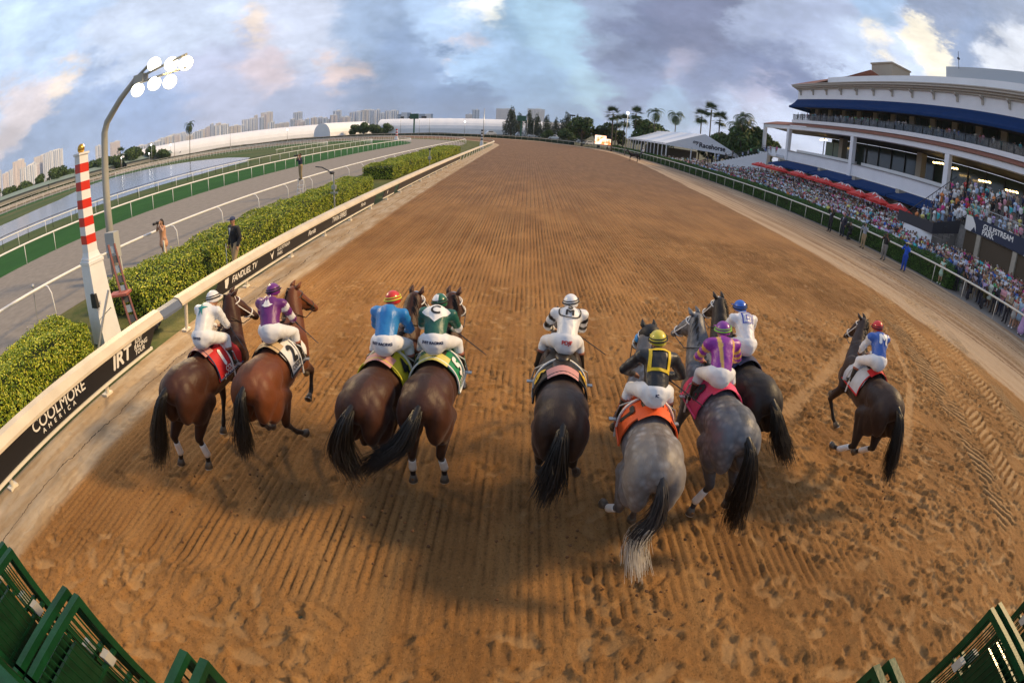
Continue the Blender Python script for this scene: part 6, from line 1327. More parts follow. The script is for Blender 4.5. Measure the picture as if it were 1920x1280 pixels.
def wrinkle(me, Q, amp):
    nr = np.empty(len(Q)*3, np.float32); me.vertices.foreach_get('normal', nr); nr = nr.reshape(-1, 3)
    d = fbm((Q[:, 0]*1.3+Q[:, 1]*.6)[None], (Q[:, 2]*2.4-Q[:, 1]*1.2+Q[:, 0]*.7)[None], 4.5, 9, 3, .6)[0]-.5; d2 = np.abs(fbm((Q[:, 0]+Q[:, 2])[None], (Q[:, 1]*1.5-Q[:, 2])[None], 7., 19, 2, .6)[0]-.5)
    Q2 = Q+nr*((d*1.3-d2)*amp)[:, None]; me.vertices.foreach_set('co', Q2.astype(np.float32).ravel()); me.update()
silk = col_attr_mat('racing_silk', .42, .06, 14, .25, 22)
breech = mat('white_breeches', (.72,.73,.75), .6, noise=.04, bump=.2, bscale=14)
def jockey(h, label, hip, head, colf, helm, helm2=None, band=None, art=None, lean=0., whip=True, skin=0, boot=leather, arms=0., seat=None, breeches=None):
    hr = HROOT[h]; root = empty('jockey', hr.location, hr.rotation_euler.z, label=label, cat='jockey'); K_ = .86; piv = Vector((0, hip[1]+.2, 1.2)); root.scale = [k*K_ for k in hr.scale]; root.location = hr.location+Matrix.Rotation(hr.rotation_euler.z, 3, 'Z')@(piv*hr.scale[0]*(1-K_))
    P = Vector((hip[0], hip[1], hip[2])); Hd = Vector((head[0], head[1], head[2])); d = (Hd-P); ch = P+d*.60+Vector((0, -.05, .03)); nkp = P+d*.84+Vector((0,-.01,.0)); xm = P.x*.3
    J = dict(head=tuple(Hd), neck=tuple(nkp), chest=tuple(ch), pelvis=tuple(P))
    for s, g in (('L', -1), ('R', 1)):
        J['sh'+s] = tuple(ch+Vector((g*.185, .04, .03))); J['ha'+s] = (g*(.12+arms*.3), ch.y+.42-abs(arms)*.2, 1.70+arms*.1); J['el'+s] = tuple(Vector(J['sh'+s]).lerp(Vector(J['ha'+s]), .5)+Vector((g*(.10+arms*.35), -.06, -.05)))
        J['hip'+s] = tuple(P+Vector((g*.09, .02, -.01))); J['kn'+s] = (g*.235+xm*.3, P.y+.42, P.z-.20); J['an'+s] = (g*.315, P.y+.36, 1.27); J['to'+s] = (g*.33, P.y+.50, 1.21)
    mb = MB(); body_prims(mb, J, (0, 1, -.15)); finish(fuse(mb, .0135, 3), skins[skin], 'body', root)
    mb = MB(); torso_prims(mb, J, .020, 1., .09); me = fuse(mb, .02, 5); Q = co_of(me); cols = colf(Q, J); set_col(me, cols); wrinkle(me, Q, .022); jk = finish(me, silk, 'silks', root)
    mb = MB(); mb.ell(P+Vector((0,-.02,-.05)), (.158, .14, .135)); leg_prims(mb, J, .020, .45, -.10); me = fuse(mb, .02, 5); wrinkle(me, co_of(me), .016); br = finish(me, breeches or breech, 'breeches', root)
    for s in 'LR':
        mb = MB(); kn, an, to = J['kn'+s], J['an'+s], J['to'+s]; mb.cap_(lerp3(kn, an, .38), .064, an, .048); mb.cap_(an, .05, to, .042); finish(fuse(mb, .018, 3), boot, 'boot', root)
        MB().tube([lerp3(kn, an, .36), lerp3(kn, an, .46)], .068, 12).build('boot_cuff', boots_cuff, root, smooth=True)
    helmet(root, Hd, (0, 1, -.1), helm, helm2, band)
    n_ = Vector((0, -d.z, d.y)).normalized()
    if art:
        for a in art:
            m_ = MB(); a['f'](m_); decal(root, jk, m_, a['m'], a.get('n', 'silk_emblem'), P+d*a.get('t', .62)+Vector((a.get('x', 0), 0, 0)), n_, d, a.get('o', .007)+.007)
    if seat:
        m_ = MB(); lettering(m_, seat, .045 if seat != 'PDJF' else .07, lambda u, v, k=0.: (u, v, k), bold=.003); decal(root, br, m_, nav if seat != 'PDJF' else redp, 'breeches_lettering', P+Vector((0, 0, -.0)), (0, -1, .25), (0, .1, 1), .006)
    if whip:
        hh = Vector(J['haR']); w = empty('whip', hr.location, hr.rotation_euler.z, label='thin black whip held by the '+' '.join(label.replace('crouching ','').split()[:7]), cat='whip'); w.scale = root.scale; w.location = root.location
        MB().tube([hh+Vector((0, .02, .02)), hh+Vector((.10, -.05, -.03))], .014, 6).build('handle', leather, w); MB().tube([hh+Vector((.10, -.05, -.03)), hh+Vector((.52, -.32, -.20))], [.009, .006], 5).build('shaft', dark, w)
    return root
boots_cuff = mat('tan_cuff', (.30,.10,.06), .5)
def solid(c): return lambda Q, J: np.tile(c, (len(Q), 1))
def armpar(Q, J):
    """distance along the sleeve from the shoulder, and whether a point belongs to a sleeve"""
    best = np.full(len(Q), 9.); par = np.zeros(len(Q)); 
    for s in 'LR':
        for a, b, o_ in ((J['sh'+s], J['el'+s], 0.), (J['el'+s], J['ha'+s], 1.)):
            a_, b_ = np.array(a), np.array(b); dv = b_-a_; t = np.clip((Q-a_)@dv/(dv@dv), 0, 1); dist = np.linalg.norm(Q-(a_+t[:, None]*dv), axis=1); m = dist < best; best[m] = dist[m]; par[m] = (o_+t)[m]
    ch, pv = np.array(J['chest']), np.array(J['pelvis']); dv = pv-ch; t = np.clip((Q-ch)@dv/(dv@dv), 0, 1); tor = np.linalg.norm(Q-(ch+t[:, None]*dv), axis=1)
    return par, (best < .085) & (tor > .15) & (par > .08)
def sleeves(body_c, sl_c, hoops=None, nh=4):
    def f(Q, J):
        c = np.tile(body_c, (len(Q), 1)).astype(float); par, is_ = armpar(Q, J); c[is_] = sl_c
        if hoops is not None: k = (np.floor(par*nh).astype(int) % 2 == 0) & is_; c[k] = hoops
        return c
    return f
def stripes(base, st, w=.05, at=(-.10, .10)):
    def f(Q, J):
        c = np.tile(base, (len(Q), 1)).astype(float)
        par, is_ = armpar(Q, J); x = Q[:, 0]-J['chest'][0]
        for a in at: c[(np.abs(x-a) < w/2) & ~is_] = st
        c[is_ & (np.floor(par*5) % 2 == 1)] = st; return c
    return f
hm = lambda n, c: mat('helmet_'+n, c, .35, coat=.3)
def t_(s, size, bold=.006, **k): return lambda m: lettering(m, s, size, lambda u, v, q=0.: (u, v, q), bold=bold, **k)
def ring_(r0, r1, n=28): 
    def f(m):
        V = [(r*math.cos(2*math.pi*k/n)*1.25, r*math.sin(2*math.pi*k/n), 0) for r in (r0, r1) for k in range(n)]; m.add(V, [(k, (k+1)%n, n+(k+1)%n, n+k) for k in range(n)])
    return f
def boxring(a, b, c): 
    def f(m):
        grid(m, -a, a, b-c, b); grid(m, -a, a, -b, -b+c); grid(m, -a, -a+c, -b+c, b-c); grid(m, a-c, a, -b+c, b-c)
    return f
def diamond(a):
    def f(m):
        n = 8; V = []; 
        for i in range(n+1):
            for j in range(n+1): u, v = i/n-.5, j/n-.5; V.append(((u-v)*a, (u+v)*a, 0))
        m.add(V, [(i*(n+1)+j, (i+1)*(n+1)+j, (i+1)*(n+1)+j+1, i*(n+1)+j+1) for i in range(n) for j in range(n)])
    return f
def key_spiral(m):
    w = .016; s = .10
    for (x0, y0, x1, y1) in ((-s, s-w, s, s), (-s, -s, -s+w, s), (-s, -s, s*.55, -s+w), (s*.55-w, -s, s*.55, s*.45), (-s*.45, s*.45-w, s*.55, s*.45), (-s*.45, -s*.45, -s*.45+w, s*.45), (-s*.45, -s*.45, s*.1, -s*.45+w), (s-w, -s*.9, s, s)): grid(m, x0, x1, y0, y1, 3)
def crown_(m):
    m.add([(-.09,-.03,0),(-.05,-.02,0),(-.02,.05,0),(0,.01,0),(.02,.05,0),(.05,-.02,0),(.09,-.03,0),(.03,-.07,0),(-.03,-.07,0)], [(0,1,8),(1,2,3),(3,4,5),(5,6,7),(1,3,5,7,8)])
    m.add([(-.05,.11,0),(-.02,.17,0),(-.035,.09,0),(.05,.11,0),(.02,.17,0),(.035,.09,0)], [(0,1,2),(3,5,4)])
def star_(m):
    m.add([(0,.13,0),(.02,.03,0),(.10,.05,0),(.03,-.02,0),(.045,-.12,0),(0,-.04,0),(-.045,-.12,0),(-.03,-.02,0),(-.10,.05,0),(-.02,.03,0)], [(0,1,9),(1,2,3),(3,4,5),(5,6,7),(7,8,9),(1,3,5,7,9)])
ZP = 1.84; YO = .02
jockey(0, 'crouching jockey in white silks with a green star and white helmet', (.13, .66, ZP), (.02, 1.20, 2.20), solid((.72,.73,.74)), hm('white', (.75,.75,.75)), band=Kt, art=[dict(f=star_, m=mat('teal_print', (.02,.25,.24), .5), t=.52)], skin=3, seat='COTTIS')
jockey(1, 'jockey in a purple shirt and white breeches with purple helmet', (.05, .70, ZP), (-.08, 1.22, 2.22), sleeves((.13,.018,.16), (.13,.018,.16), (.70,.70,.72), 3), hm('purple', (.16,.02,.20)), band=Kt, art=[dict(f=crown_, m=W_, t=.52)], skin=0)
jockey(2, 'jockey in plain bright blue silks with a red helmet', (.08, .72, ZP), (.0, 1.26, 2.20), solid((.02,.20,.52)), hm('red', (.60,.03,.02)), band=cm('band_yellow', (.6,.6,.05)), skin=1, seat='JUST RACING', whip=False)
jockey(3, 'jockey in dark green silks with a white diamond and letter C', (.0, .72, ZP), (-.03, 1.28, 2.14), sleeves((.012,.10,.075), (.70,.70,.70), (.012,.10,.075), 1.2), hm('green', (.01,.12,.06)), W_, band=Kt, art=[dict(f=diamond(.19), m=W_, t=.56), dict(f=t_('C', .19, .006), m=Kt, t=.54, o=.011)], skin=3, seat='JUST RACING')
jockey(4, 'jockey in white silks with black hooped sleeves and letters SM in a ring', (.03, 1.06, ZP), (.08, 1.62, 2.16), sleeves((.74,.74,.74), (.74,.74,.74), (.012,.012,.014), 3.2), hm('bright_white', (.78,.78,.78)), band=Kt, art=[dict(f=ring_(.11, .124), m=Kt, t=.56), dict(f=t_('S', .115, .006, sx=1.4), m=Kt, t=.63, o=.008), dict(f=t_('M', .115, .006, sx=1.4), m=Kt, t=.49, o=.008)], skin=1, seat='PDJF')
jockey(5, 'jockey in black silks with a yellow hollow square and yellow helmet', (-.03, .74, ZP), (.0, 1.24, 2.24), solid((.018,.020,.024)), hm('yellow', (.66,.55,.05)), band=Kt, art=[dict(f=boxring(.13, .14, .035), m=cm('square_yellow', (.72,.50,.01)), t=.50)], skin=2, arms=.22, seat='IC')
jockey(6, 'jockey in purple silks with gold stripes and a purple hooped helmet', (-.16, .62, ZP), (-.02, 1.12, 2.22), stripes((.24,.025,.30), (.66,.40,.10)), hm('violet', (.22,.03,.30)), band=cm('band_green', (.2,.5,.05)), skin=3, arms=.1, whip=False)
jockey(7, 'jockey in white silks with a blue square spiral and blue helmet', (-.08, .72, ZP), (-.02, 1.24, 2.20), solid((.74,.74,.76)), hm('blue', (.02,.12,.55)), band=Kt, art=[dict(f=key_spiral, m=cm('spiral_blue', (.03,.06,.42)), t=.54)], skin=1, whip=False)
jockey(8, 'jockey in a blue vest with a white letter M and red helmet', (-.12, .64, ZP), (-.02, 1.12, 2.24), sleeves((.035,.11,.42), (.70,.72,.76)), hm('scarlet', (.62,.02,.015)), band=Kt, art=[dict(f=t_('M', .24, .014), m=W_, t=.48)], skin=3, whip=False)

# ---- standing people
def stand_pose(kind='stand', h=1.75, female=False):
    k = h/1.75; sw = .17 if female else .19
    J = dict(head=(0, .02, 1.63), neck=(0, 0, 1.46), chest=(0, 0, 1.27), pelvis=(0, 0, .96))
    for s, g in (('L', -1), ('R', 1)):
        J['sh'+s] = (g*sw, 0, 1.41); J['hip'+s] = (g*.09, 0, .92); J['kn'+s] = (g*.10, .02, .50); J['an'+s] = (g*.11, -.02, .08); J['to'+s] = (g*.13, .13, .04)
        J['el'+s] = (g*(sw+.06), -.03, 1.13); J['ha'+s] = (g*(sw+.05), .08, .90)
    if kind == 'phone': J['elR'] = (.24, .20, 1.22); J['haR'] = (.08, .34, 1.52); J['elL'] = (-.24, .20, 1.20); J['haL'] = (-.06, .34, 1.50)
    if kind == 'camera': 
        for s, g in (('L', -1), ('R', 1)): J['el'+s] = (g*.28, .14, 1.28); J['ha'+s] = (g*.08, .17, 1.58)
    if kind == 'raised': J['elR'] = (.30, .06, 1.58); J['haR'] = (.22, .14, 1.84)
    if kind == 'both': 
        for s, g in (('L', -1), ('R', 1)): J['el'+s] = (g*.30, .10, 1.52); J['ha'+s] = (g*.12, .18, 1.80)
    if kind == 'clap':
        for s, g in (('L', -1), ('R', 1)): J['el'+s] = (g*.24, .12, 1.14); J['ha'+s] = (g*.03, .32, 1.28)
    if kind == 'hip': J['elR'] = (.34, -.04, 1.18); J['haR'] = (.18, .05, 1.02)
    if kind == 'cross':
        for s, g in (('L', -1), ('R', 1)): J['el'+s] = (g*.22, .10, 1.14); J['ha'+s] = (-g*.06, .24, 1.18)
    if kind == 'kneel':
        for s, g in (('L', -1), ('R', 1)): J['el'+s] = (g*.26, .14, 1.28); J['ha'+s] = (g*.08, .18, 1.58)
        J['knL'] = (-.12, .34, .92); J['anL'] = (-.12, .30, .50); J['toL'] = (-.12, .44, .46); J['knR'] = (.12, .04, .50); J['anR'] = (.12, -.34, .50); J['toR'] = (.12, -.42, .44)
    if kind == 'sit':
        for s, g in (('L', -1), ('R', 1)): J['kn'+s] = (g*.12, .42, .92); J['an'+s] = (g*.12, .40, .50); J['to'+s] = (g*.13, .54, .46); J['el'+s] = (g*.24, .08, 1.16); J['ha'+s] = (g*.12, .28, 1.04)
    if kind == 'stride': J['knL'] = (-.10, .16, .50); J['anL'] = (-.10, .22, .08); J['toL'] = (-.10, .37, .05); J['anR'] = (.10, -.24, .10); J['toR'] = (.10, -.12, .03)
    return {a: tuple(c*k for c in b) for a, b in J.items()}
def person(label, loc, rz, kind='stand', h=1.75, top=(.5,.5,.5), legs=(.05,.05,.06), skin=0, hair=0, female=False, outfit='shirt', hat=None, group=None, extra=None, name='person'):
    J = stand_pose(kind, h, female); root = empty(name, loc, rz, label=label, cat='person', group=group)
    mb = MB(); body_prims(mb, J, (0, 1, 0)); finish(fuse(mb, .017, 3), skins[skin], 'body', root)
    tm = mat('top_fabric', top, .75, noise=.08, nscale=10, bump=.2, bscale=18); lm_ = mat('leg_fabric', legs, .8, noise=.08, nscale=10)
    hd = Vector(J['head'])
    if outfit in ('shirt', 'suit', 'long'):
        mb = MB(); torso_prims(mb, J, .026 if outfit == 'suit' else .016, {'shirt': .5, 'suit': 1., 'long': 1.}[outfit], .22 if outfit == 'suit' else .05); finish(fuse(mb, .022, 3), tm, 'jacket' if outfit == 'suit' else 'shirt', root)
        mb = MB(); leg_prims(mb, J, .018, 1. if legs[0] >= 0 else .5); finish(fuse(mb, .022, 3), lm_, 'trousers', root)
        if outfit == 'suit':
            c = Vector(J['chest']); MB().add([c+Vector(p) for p in ((-.055,.155,.18),(.055,.155,.18),(.0,.185,-.06))], [(0,1,2)]).build('shirt_front', letter, root); MB().add([c+Vector(p) for p in ((-.014,.165,.16),(.014,.165,.16),(.016,.185,.0),(0,.19,-.03),(-.016,.185,.0))], [(0,1,2,3,4)]).build('tie', mat('tie_blue', (.12,.22,.45), .6), root)
    else:
        mb = MB(); torso_prims(mb, J, .014, 0 if outfit == 'dress' else 1., 0); pv = Vector(J['pelvis']); bot = .14 if outfit == 'gown' else .58
        mb.cap_(tuple(pv), .145, (0, .0, bot*h/1.75+.12), .20 if outfit != 'gown' else .26); finish(fuse(mb, .022, 3), tm, 'dress', root)
    for s in 'LR': mb = MB(); mb.cap_(J['an'+s], .045, J['to'+s], .04); finish(fuse(mb, .02, 2), leather if not female else letter, 'shoe', root)
    if hat:
        mb = MB(); mb.ell(hd+Vector((0, -.005, .045)), (.088, .105, .085)); 
        if hat == 'wide': mb.lathe(hd+Vector((0,0,.05)), [(.20, 0), (.20, .012), (.02, .02)], 18)
        else: mb.box(hd+Vector((0, .12, .05)), (.12, .12, .015))
        mb.build('hat', mat('hat_fabric', hat if isinstance(hat, tuple) else (.6,.5,.3), .7), root, smooth=False)
    else:
        mb = MB(); mb.ell(hd+Vector((0, -.022, .028)), (.084, .094, .100), 14, 10); 
        if female: mb.cap_(tuple(hd+Vector((0,-.06,0))), .07, tuple(hd+Vector((0,-.08,-.2))), .06)
        finish(fuse(mb, .02, 2), hairs[hair], 'hair', root)
    if kind in ('camera', 'kneel') and outfit != 'gown':
        c = empty('camera', loc, rz, label='black camera held up by the '+label, cat='camera'); hh = Vector(J['haL']).lerp(Vector(J['haR']), .5)
        MB().box(hh+Vector((0, .03, .05)), (.15, .08, .11)).build('camera_body', dark, c); MB().tube([hh+Vector((0,.06,.05)), hh+Vector((0,.26,.05))], [.04, .055], 12).build('lens', dark, c, smooth=True)
        c['label'] = ' '.join(c['label'].split()[:16])
    return root
PI = math.pi
person('man in a black suit and blue cap standing behind the inner rail', (-8.7, 12.75, 0), PI*.88, 'stride', 1.86, (.012,.014,.022), (.36,.27,.16), 0, 2, outfit='suit', hat=(.02,.04,.12))
w = empty('walking_cane', (-8.98, 12.55, 0), label='long thin white pole beside the suited man', cat='pole'); MB().tube([(0,0,0),(.02,.05,1.05)], .013, 6).build('shaft', letter, w)
person('woman in a short peach dress photographing beside the gooseneck rail', (-13.6, 14.6, 0), PI*.9, 'camera', 1.62, (.62,.33,.20), skin=1, hair=0, female=True, outfit='dress')
lad = empty('step_ladder', (-14.1, 28.9, 0), label='white step ladder at the gooseneck rail', cat='ladder')
mb = MB()
for s in (-.22, .22): mb.tube([(s, -.25, 0), (s*.85, .02, 1.05)], .02, 5).tube([(s, .35, 0), (s*.85, .08, 1.05)], .02, 5)
mb.build('frame', white, lad); 
for z in (.25, .5, .75): MB().box((0, -.23+.2*z, z), (.42, .09, .03)).build('rung', white, lad)
MB().box((0, .02, 1.06), (.4, .22, .03)).build('platform', white, lad)
person('photographer in dark shirt and khaki trousers on the step ladder', (-14.1, 28.9, 1.075), PI*.75, 'camera', 1.74, (.02,.03,.07), (.30,.23,.13), 3, 0, outfit='shirt')
# photographers and guests along the outer rail, on the track side
LR = [('man in a dark suit, leftmost of the group at the outer rail', (23.6, 32.6, 0), 'both', (.02,.02,.03), (.02,.02,.025), 'suit', None, False),
 ('man in a dark suit second from the left of the group at the outer rail', (24.0, 31.3, 0), 'hip', (.03,.03,.05), (.025,.03,.05), 'suit', None, False),
 ('photographer in black kneeling at the outer rail', (24.0, 30.3, -.44), 'kneel', (.015,.015,.018), (.015,.015,.02), 'long', None, False),
 ('photographer in a grey shirt and khaki trousers at the outer rail', (23.3, 27.6, 0), 'camera', (.30,.34,.42), (.35,.26,.15), 'long', None, False),
 ('photographer in a black shirt and grey trousers at the outer rail', (22.9, 24.6, 0), 'camera', (.015,.015,.02), (.20,.19,.18), 'shirt', None, False),
 ('person in a bright blue jacket, blue shorts and straw hat at the rail', (22.9, 22.4, 0), 'camera', (.015,.10,.62), (.01,.06,.40), 'long', 'wide', False)]
for i, (lb, lc, kd, tc_, lc2, of, ht, fm_) in enumerate(LR): person(lb, lc, PI*.60, kd, 1.82, tc_, lc2, (3, 0, 1, 1, 2, 2)[i], 0, fm_, of, ht)
RR = [('woman in a mint green dress at the rail gap', (25.4, 21.0), 'clap', (.42,.60,.50), 'dress', None, True, 1, 0), ('man in a navy suit and white cap pointing his phone beside the mint dress', (26.2, 20.1), 'phone', (.025,.035,.08), 'suit', (.7,.7,.7), False, 0, 2),
 ('man in black crouching with a camera behind the rail', (26.0, 18.6), 'kneel', (.015,.015,.018), 'long', None, False, 3, 0), ('man in a blue suit with pale tie behind the outer rail', (26.7, 18.2), 'hip', (.03,.06,.16), 'suit', None, False, 0, 2),
 ('photographer in black and yellow kneeling behind the rail', (25.9, 17.2), 'kneel', (.05,.045,.01), 'long', None, False, 2, 0), ('man in a charcoal suit and pink shirt holding a phone low', (26.2, 16.5), 'clap', (.02,.02,.03), 'suit', None, False, 0, 1),
 ('man in a khaki suit with folded arms behind the rail', (26.0, 15.2), 'cross', (.30,.24,.16), 'suit', None, False, 3, 0), ('woman in a grey knee-length dress behind the rail', (25.8, 14.5), 'cross', (.36,.37,.36), 'dress', None, True, 1, 0),
 ('woman in a long lilac gown covering her face with both hands', (25.7, 13.6), 'camera2', (.50,.33,.58), 'gown', None, True, 1, 1), ('man in a royal blue suit behind the lilac gown', (26.9, 13.3), 'hip', (.01,.03,.22), 'suit', None, False, 0, 0),
 ('man in white raising his arm behind the right rail', (26.9, 12.5), 'raised', (.65,.65,.66), 'long', None, False, 0, 1), ('bald man in a black suit leaning at the right end of the rail', (25.9, 12.1), 'stand', (.015,.015,.018), 'suit', None, False, 1, 2),
 ('woman in a short maroon dress at the right end of the rail', (25.8, 11.2), 'clap', (.10,.015,.03), 'dress', None, True, 1, 0), ('woman in a short black dress at the right edge of the picture', (25.9, 10.4), 'cross', (.015,.012,.012), 'dress', None, True, 0, 1)]
for lb, (x, y), kd, tc_, of, ht, fm_, sk, hr_ in RR:
    person(lb, (x, y, -.44 if kd == 'kneel' else 0), PI*.56, 'camera' if kd == 'camera2' else kd, 1.66 if fm_ else 1.80, tc_, (.02,.02,.03), sk, hr_, fm_, of, ht)
# ---- the crowd: individual spectators sharing a handful of figures
cs_shirt = obj_color_mat('spectator_top'); cs_leg = rand_ramp_mat('spectator_legs', [(.02,.025,.05), (.015,.015,.018), (.30,.24,.16), (.10,.13,.22), (.22,.21,.20), (.5,.5,.5)])
cs_skin = rand_ramp_mat('spectator_skin', [(.42,.23,.15), (.48,.28,.19), (.16,.075,.04), (.36,.19,.12), (.45,.26,.17)]); cs_hair = rand_ramp_mat('spectator_hair', [(.015,.01,.008), (.09,.05,.02), (.55,.55,.55), (.03,.018,.01), (.30,.20,.08), (.6,.58,.52), (.02,.015,.01)])
def crowd_mesh(kind, female, vox=.034):
    J = stand_pose(kind, 1.75, female); mb = MB(); body_prims(mb, J, (0, 1, 0), False)
    for s in 'LR': mb.cap_(J['ha'+s], .038, J['ha'+s], .038)
    torso_prims(mb, J, .018, .5, .05); mb.ell(Vector(J['head'])+Vector((0, -.02, .03)), (.088, .10, .105))
    if female: mb.cap_(J['pelvis'], .14, (0, 0, .62), .20)
    me = fuse(mb, vox, 2, .4); Q = co_of(me); hd = np.array(J['head']); el = [np.array(J['el'+s]) for s in 'LR']
    n = len(me.polygons); cen = np.empty(n*3, np.float32); me.polygons.foreach_get('center', cen); cen = cen.reshape(-1, 3)
    mi = np.full(n, 2); mi[cen[:, 2] < .95] = 3
    if female: mi[(cen[:, 2] < .95) & (cen[:, 2] > .55)] = 2; mi[cen[:, 2] < .5] = 0
    armd = np.full(n, 9.)
    for s in 'LR': armd = np.minimum(armd, cap_dist(cen, J['el'+s], .05, J['ha'+s], .04))
    mi[(armd < .012) & ((cen[:, 2] > 1.0) | (np.abs(cen[:, 0]) > .2))] = 0
    dh = np.linalg.norm((cen-hd)/np.array([1, 1, 1.2]), axis=1); mi[(dh < .135) & (cen[:, 2] > 1.50)] = 0; mi[(dh < .15) & ((cen[:, 2] > hd[2]+.045) | ((cen[:, 1] < hd[1]-.01) & (cen[:, 2] > 1.52)))] = 1
    for m in (cs_skin, cs_hair, cs_shirt, cs_leg): me.materials.append(m)
    me.polygons.foreach_set('material_index', mi.astype(np.int32)); return me
CK = [('stand', False), ('phone', False), ('raised', False), ('clap', True), ('both', False), ('stand', True), ('cross', False), ('phone', True)]
CM = [crowd_mesh(*k) for k in CK]; SITM = crowd_mesh('sit', False)
act = {'stand': 'standing', 'phone': 'holding a phone', 'raised': 'raising one arm', 'clap': 'clapping', 'both': 'raising both arms', 'cross': 'with folded arms', 'sit': 'sitting'}
cols_ = [('white', (.70,.71,.73)), ('pale blue', (.38,.50,.68)), ('navy', (.02,.03,.08)), ('black', (.015,.015,.018)), ('pink', (.65,.30,.36)), ('red', (.50,.03,.03)), ('grey', (.28,.29,.31)), ('mint', (.30,.58,.50)), ('lilac', (.42,.34,.60)), ('cream', (.60,.55,.44)), ('orange', (.65,.22,.06)), ('maroon', (.16,.02,.03)), ('yellow', (.65,.60,.15)), ('turquoise', (.05,.42,.48)), ('magenta', (.55,.04,.22)), ('green', (.08,.35,.12)), ('brown', (.13,.07,.04)), ('blue', (.03,.12,.48)), ('white', (.66,.67,.70)), ('tan', (.36,.26,.18))]
cols_ = cols_[:1]*6+cols_[1:2]*3+cols_[2:3]*2+cols_[3:4]*2+cols_[4:5]+cols_
rc = random.Random(21); spots = []
def zone(x, y, z):
    if z > 13: return 'on the top balcony'
    if z > 5.5 and x > 47.5: return 'on the dining floor'
    if x > 36.4 and y < 33 and z > 3: return 'on the seating terrace'
    if y < 19: return 'behind the rail end'
    if y < 29: return 'near the hedge end'
    if y < 40: return 'below the broad stair'
    if y < 55: return 'by the nearest umbrellas'
    if y < 80: return 'under the far umbrellas'
    return 'near the marquee'
y = 10.
pts = []
for y in np.arange(9.5, 100, .62):
    for x in np.arange(27.2 if y > 20 else 26.6, 46, .78):
        if x > 36.2 and y < 29: continue
        if 33.4 < x and 28.5 < y < 36: continue
        if y > 88 and x > 35: continue
        p = .92 if y < 60 else .7 if y < 80 else .45
        if rc.random() < p: pts.append((x+rc.uniform(-.25, .25), y+rc.uniform(-.2, .2), apron_z(x)-.0))
for k in range(12):
    for y in np.arange(6, 32.5, .75):
        if rc.random() < .62: pts.append((37.3+k, y+rc.uniform(-.2, .2), 3.6+.38*k))
for k in range(17):
    for y in np.arange(30, 34+.25*k, .8):
        if rc.random() < .6: pts.append((34.5+k*.75, y+rc.uniform(-.2, .2), 2.1+.33*k))
for y in np.arange(14, 88, .8):
    pr = .95 if y > 62 else .6
    if rc.random() < pr: pts.append((51.6+rc.uniform(0, .4), y, 13.95))
    if rc.random() < pr*.4: pts.append((52.7, y, 13.95))
for y in np.arange(24, 86, .7):
    if rc.random() < .75: pts.append((52.4+rc.uniform(0, 1.5), y, 5.95))
for t_f in np.arange(0, 1, .06): pts.append((47.6-11.1*t_f+rc.uniform(-.9, .9), 91+10*t_f+rc.uniform(-.8, .8), 6.1-5.75*t_f))
pts += [(48.5, 89.5, 6.15), (49.1, 91, 6.15), (50.3, 93, 6.15), (48.4, 92.2, 6.15)]
# the 290 nearest to the camera are individuals, farther ones are one mass
pts.sort(key=lambda p: p[0]**2+p[1]**2+(p[2]-CAM_H)**2)
near_, far_ = pts[:285], pts[285:]
act.update({'phone': 'holding phone', 'raised': 'arm raised', 'both': 'arms up', 'cross': 'arms folded', 'clap': 'clapping'})
sz_ = {'on the top balcony': 'balcony', 'on the dining floor': 'dining floor', 'on the seating terrace': 'seating terrace', 'behind the rail end': 'rail end', 'near the hedge end': 'hedge end', 'below the broad stair': 'below stair', 'by the nearest umbrellas': 'near umbrellas', 'under the far umbrellas': 'far umbrellas', 'near the marquee': 'near marquee'}
picks = [(rc.randrange(8), rc.choice(cols_)) for _ in near_]; PA = np.array(near_); used_lab = set()
rw = ['front', 'second', 'third', 'fourth', 'fifth', 'sixth', 'seventh', 'eighth', 'ninth', 'back', 'rearmost', 'top']
for i, (x, y, z) in enumerate(near_):
    k, (cn, cc_) = picks[i]; fm_ = CK[k][1]
    o = bpy.data.objects.new('person', CM[k]); col_obj(o); sc_ = rc.uniform(.93, 1.05); o.location = (x, y, z); o.rotation_euler = (0, 0, PI*.5+rc.uniform(-.3, .5)); o.scale = (sc_*rc.uniform(.95, 1.12), sc_, sc_)
    o.color = (*[c*rc.uniform(.85, 1.1) for c in cc_], 1)
    d_ = np.abs(PA[:, 0]-x)*2+np.abs(PA[:, 1]-y)+np.abs(PA[:, 2]-z)*3; ordr = [q for q in np.argsort(d_) if q != i]
    lf = [picks[q][1][0] for q in ordr if PA[q, 1] > y][:4] or ['nobody']; rt = [picks[q][1][0] for q in ordr if PA[q, 1] <= y][:4] or ['nobody']
    row = rw[min(int((x-26.6)/1.0) if z < 2 else int((z-2)/.38), 11)]
    for a_ in lf:
        for b_ in rt:
            lb = '%s in %s %s %s, %s row, between %s and %s' % ('woman' if fm_ else 'man', cn, 'dress' if fm_ else 'top', act[CK[k][0]], row, a_, b_)
            lb2 = lb+', '+sz_[zone(x, y, z)]
            if len(lb2.split()) <= 16: lb = lb2
            if lb not in used_lab: break
        if lb not in used_lab: break
    used_lab.add(lb); tag(o, lb, 'person', 'spectators on the right')
VV = []; FF = []; MI = []; CC = []; offv = 0; lows = []
for k in (0, 1, 3, 2):
    me = crowd_mesh(*CK[k], vox=.075); F_ = np.empty(len(me.loops), np.int32); me.loops.foreach_get('vertex_index', F_); tt = np.array([p.loop_total for p in me.polygons]); mi = np.empty(len(me.polygons), np.int32); me.polygons.foreach_get('material_index', mi)
    q = tt == 4; F4 = F_.reshape(-1, 4) if q.all() else None; lows.append((co_of(me), F4, mi)); 
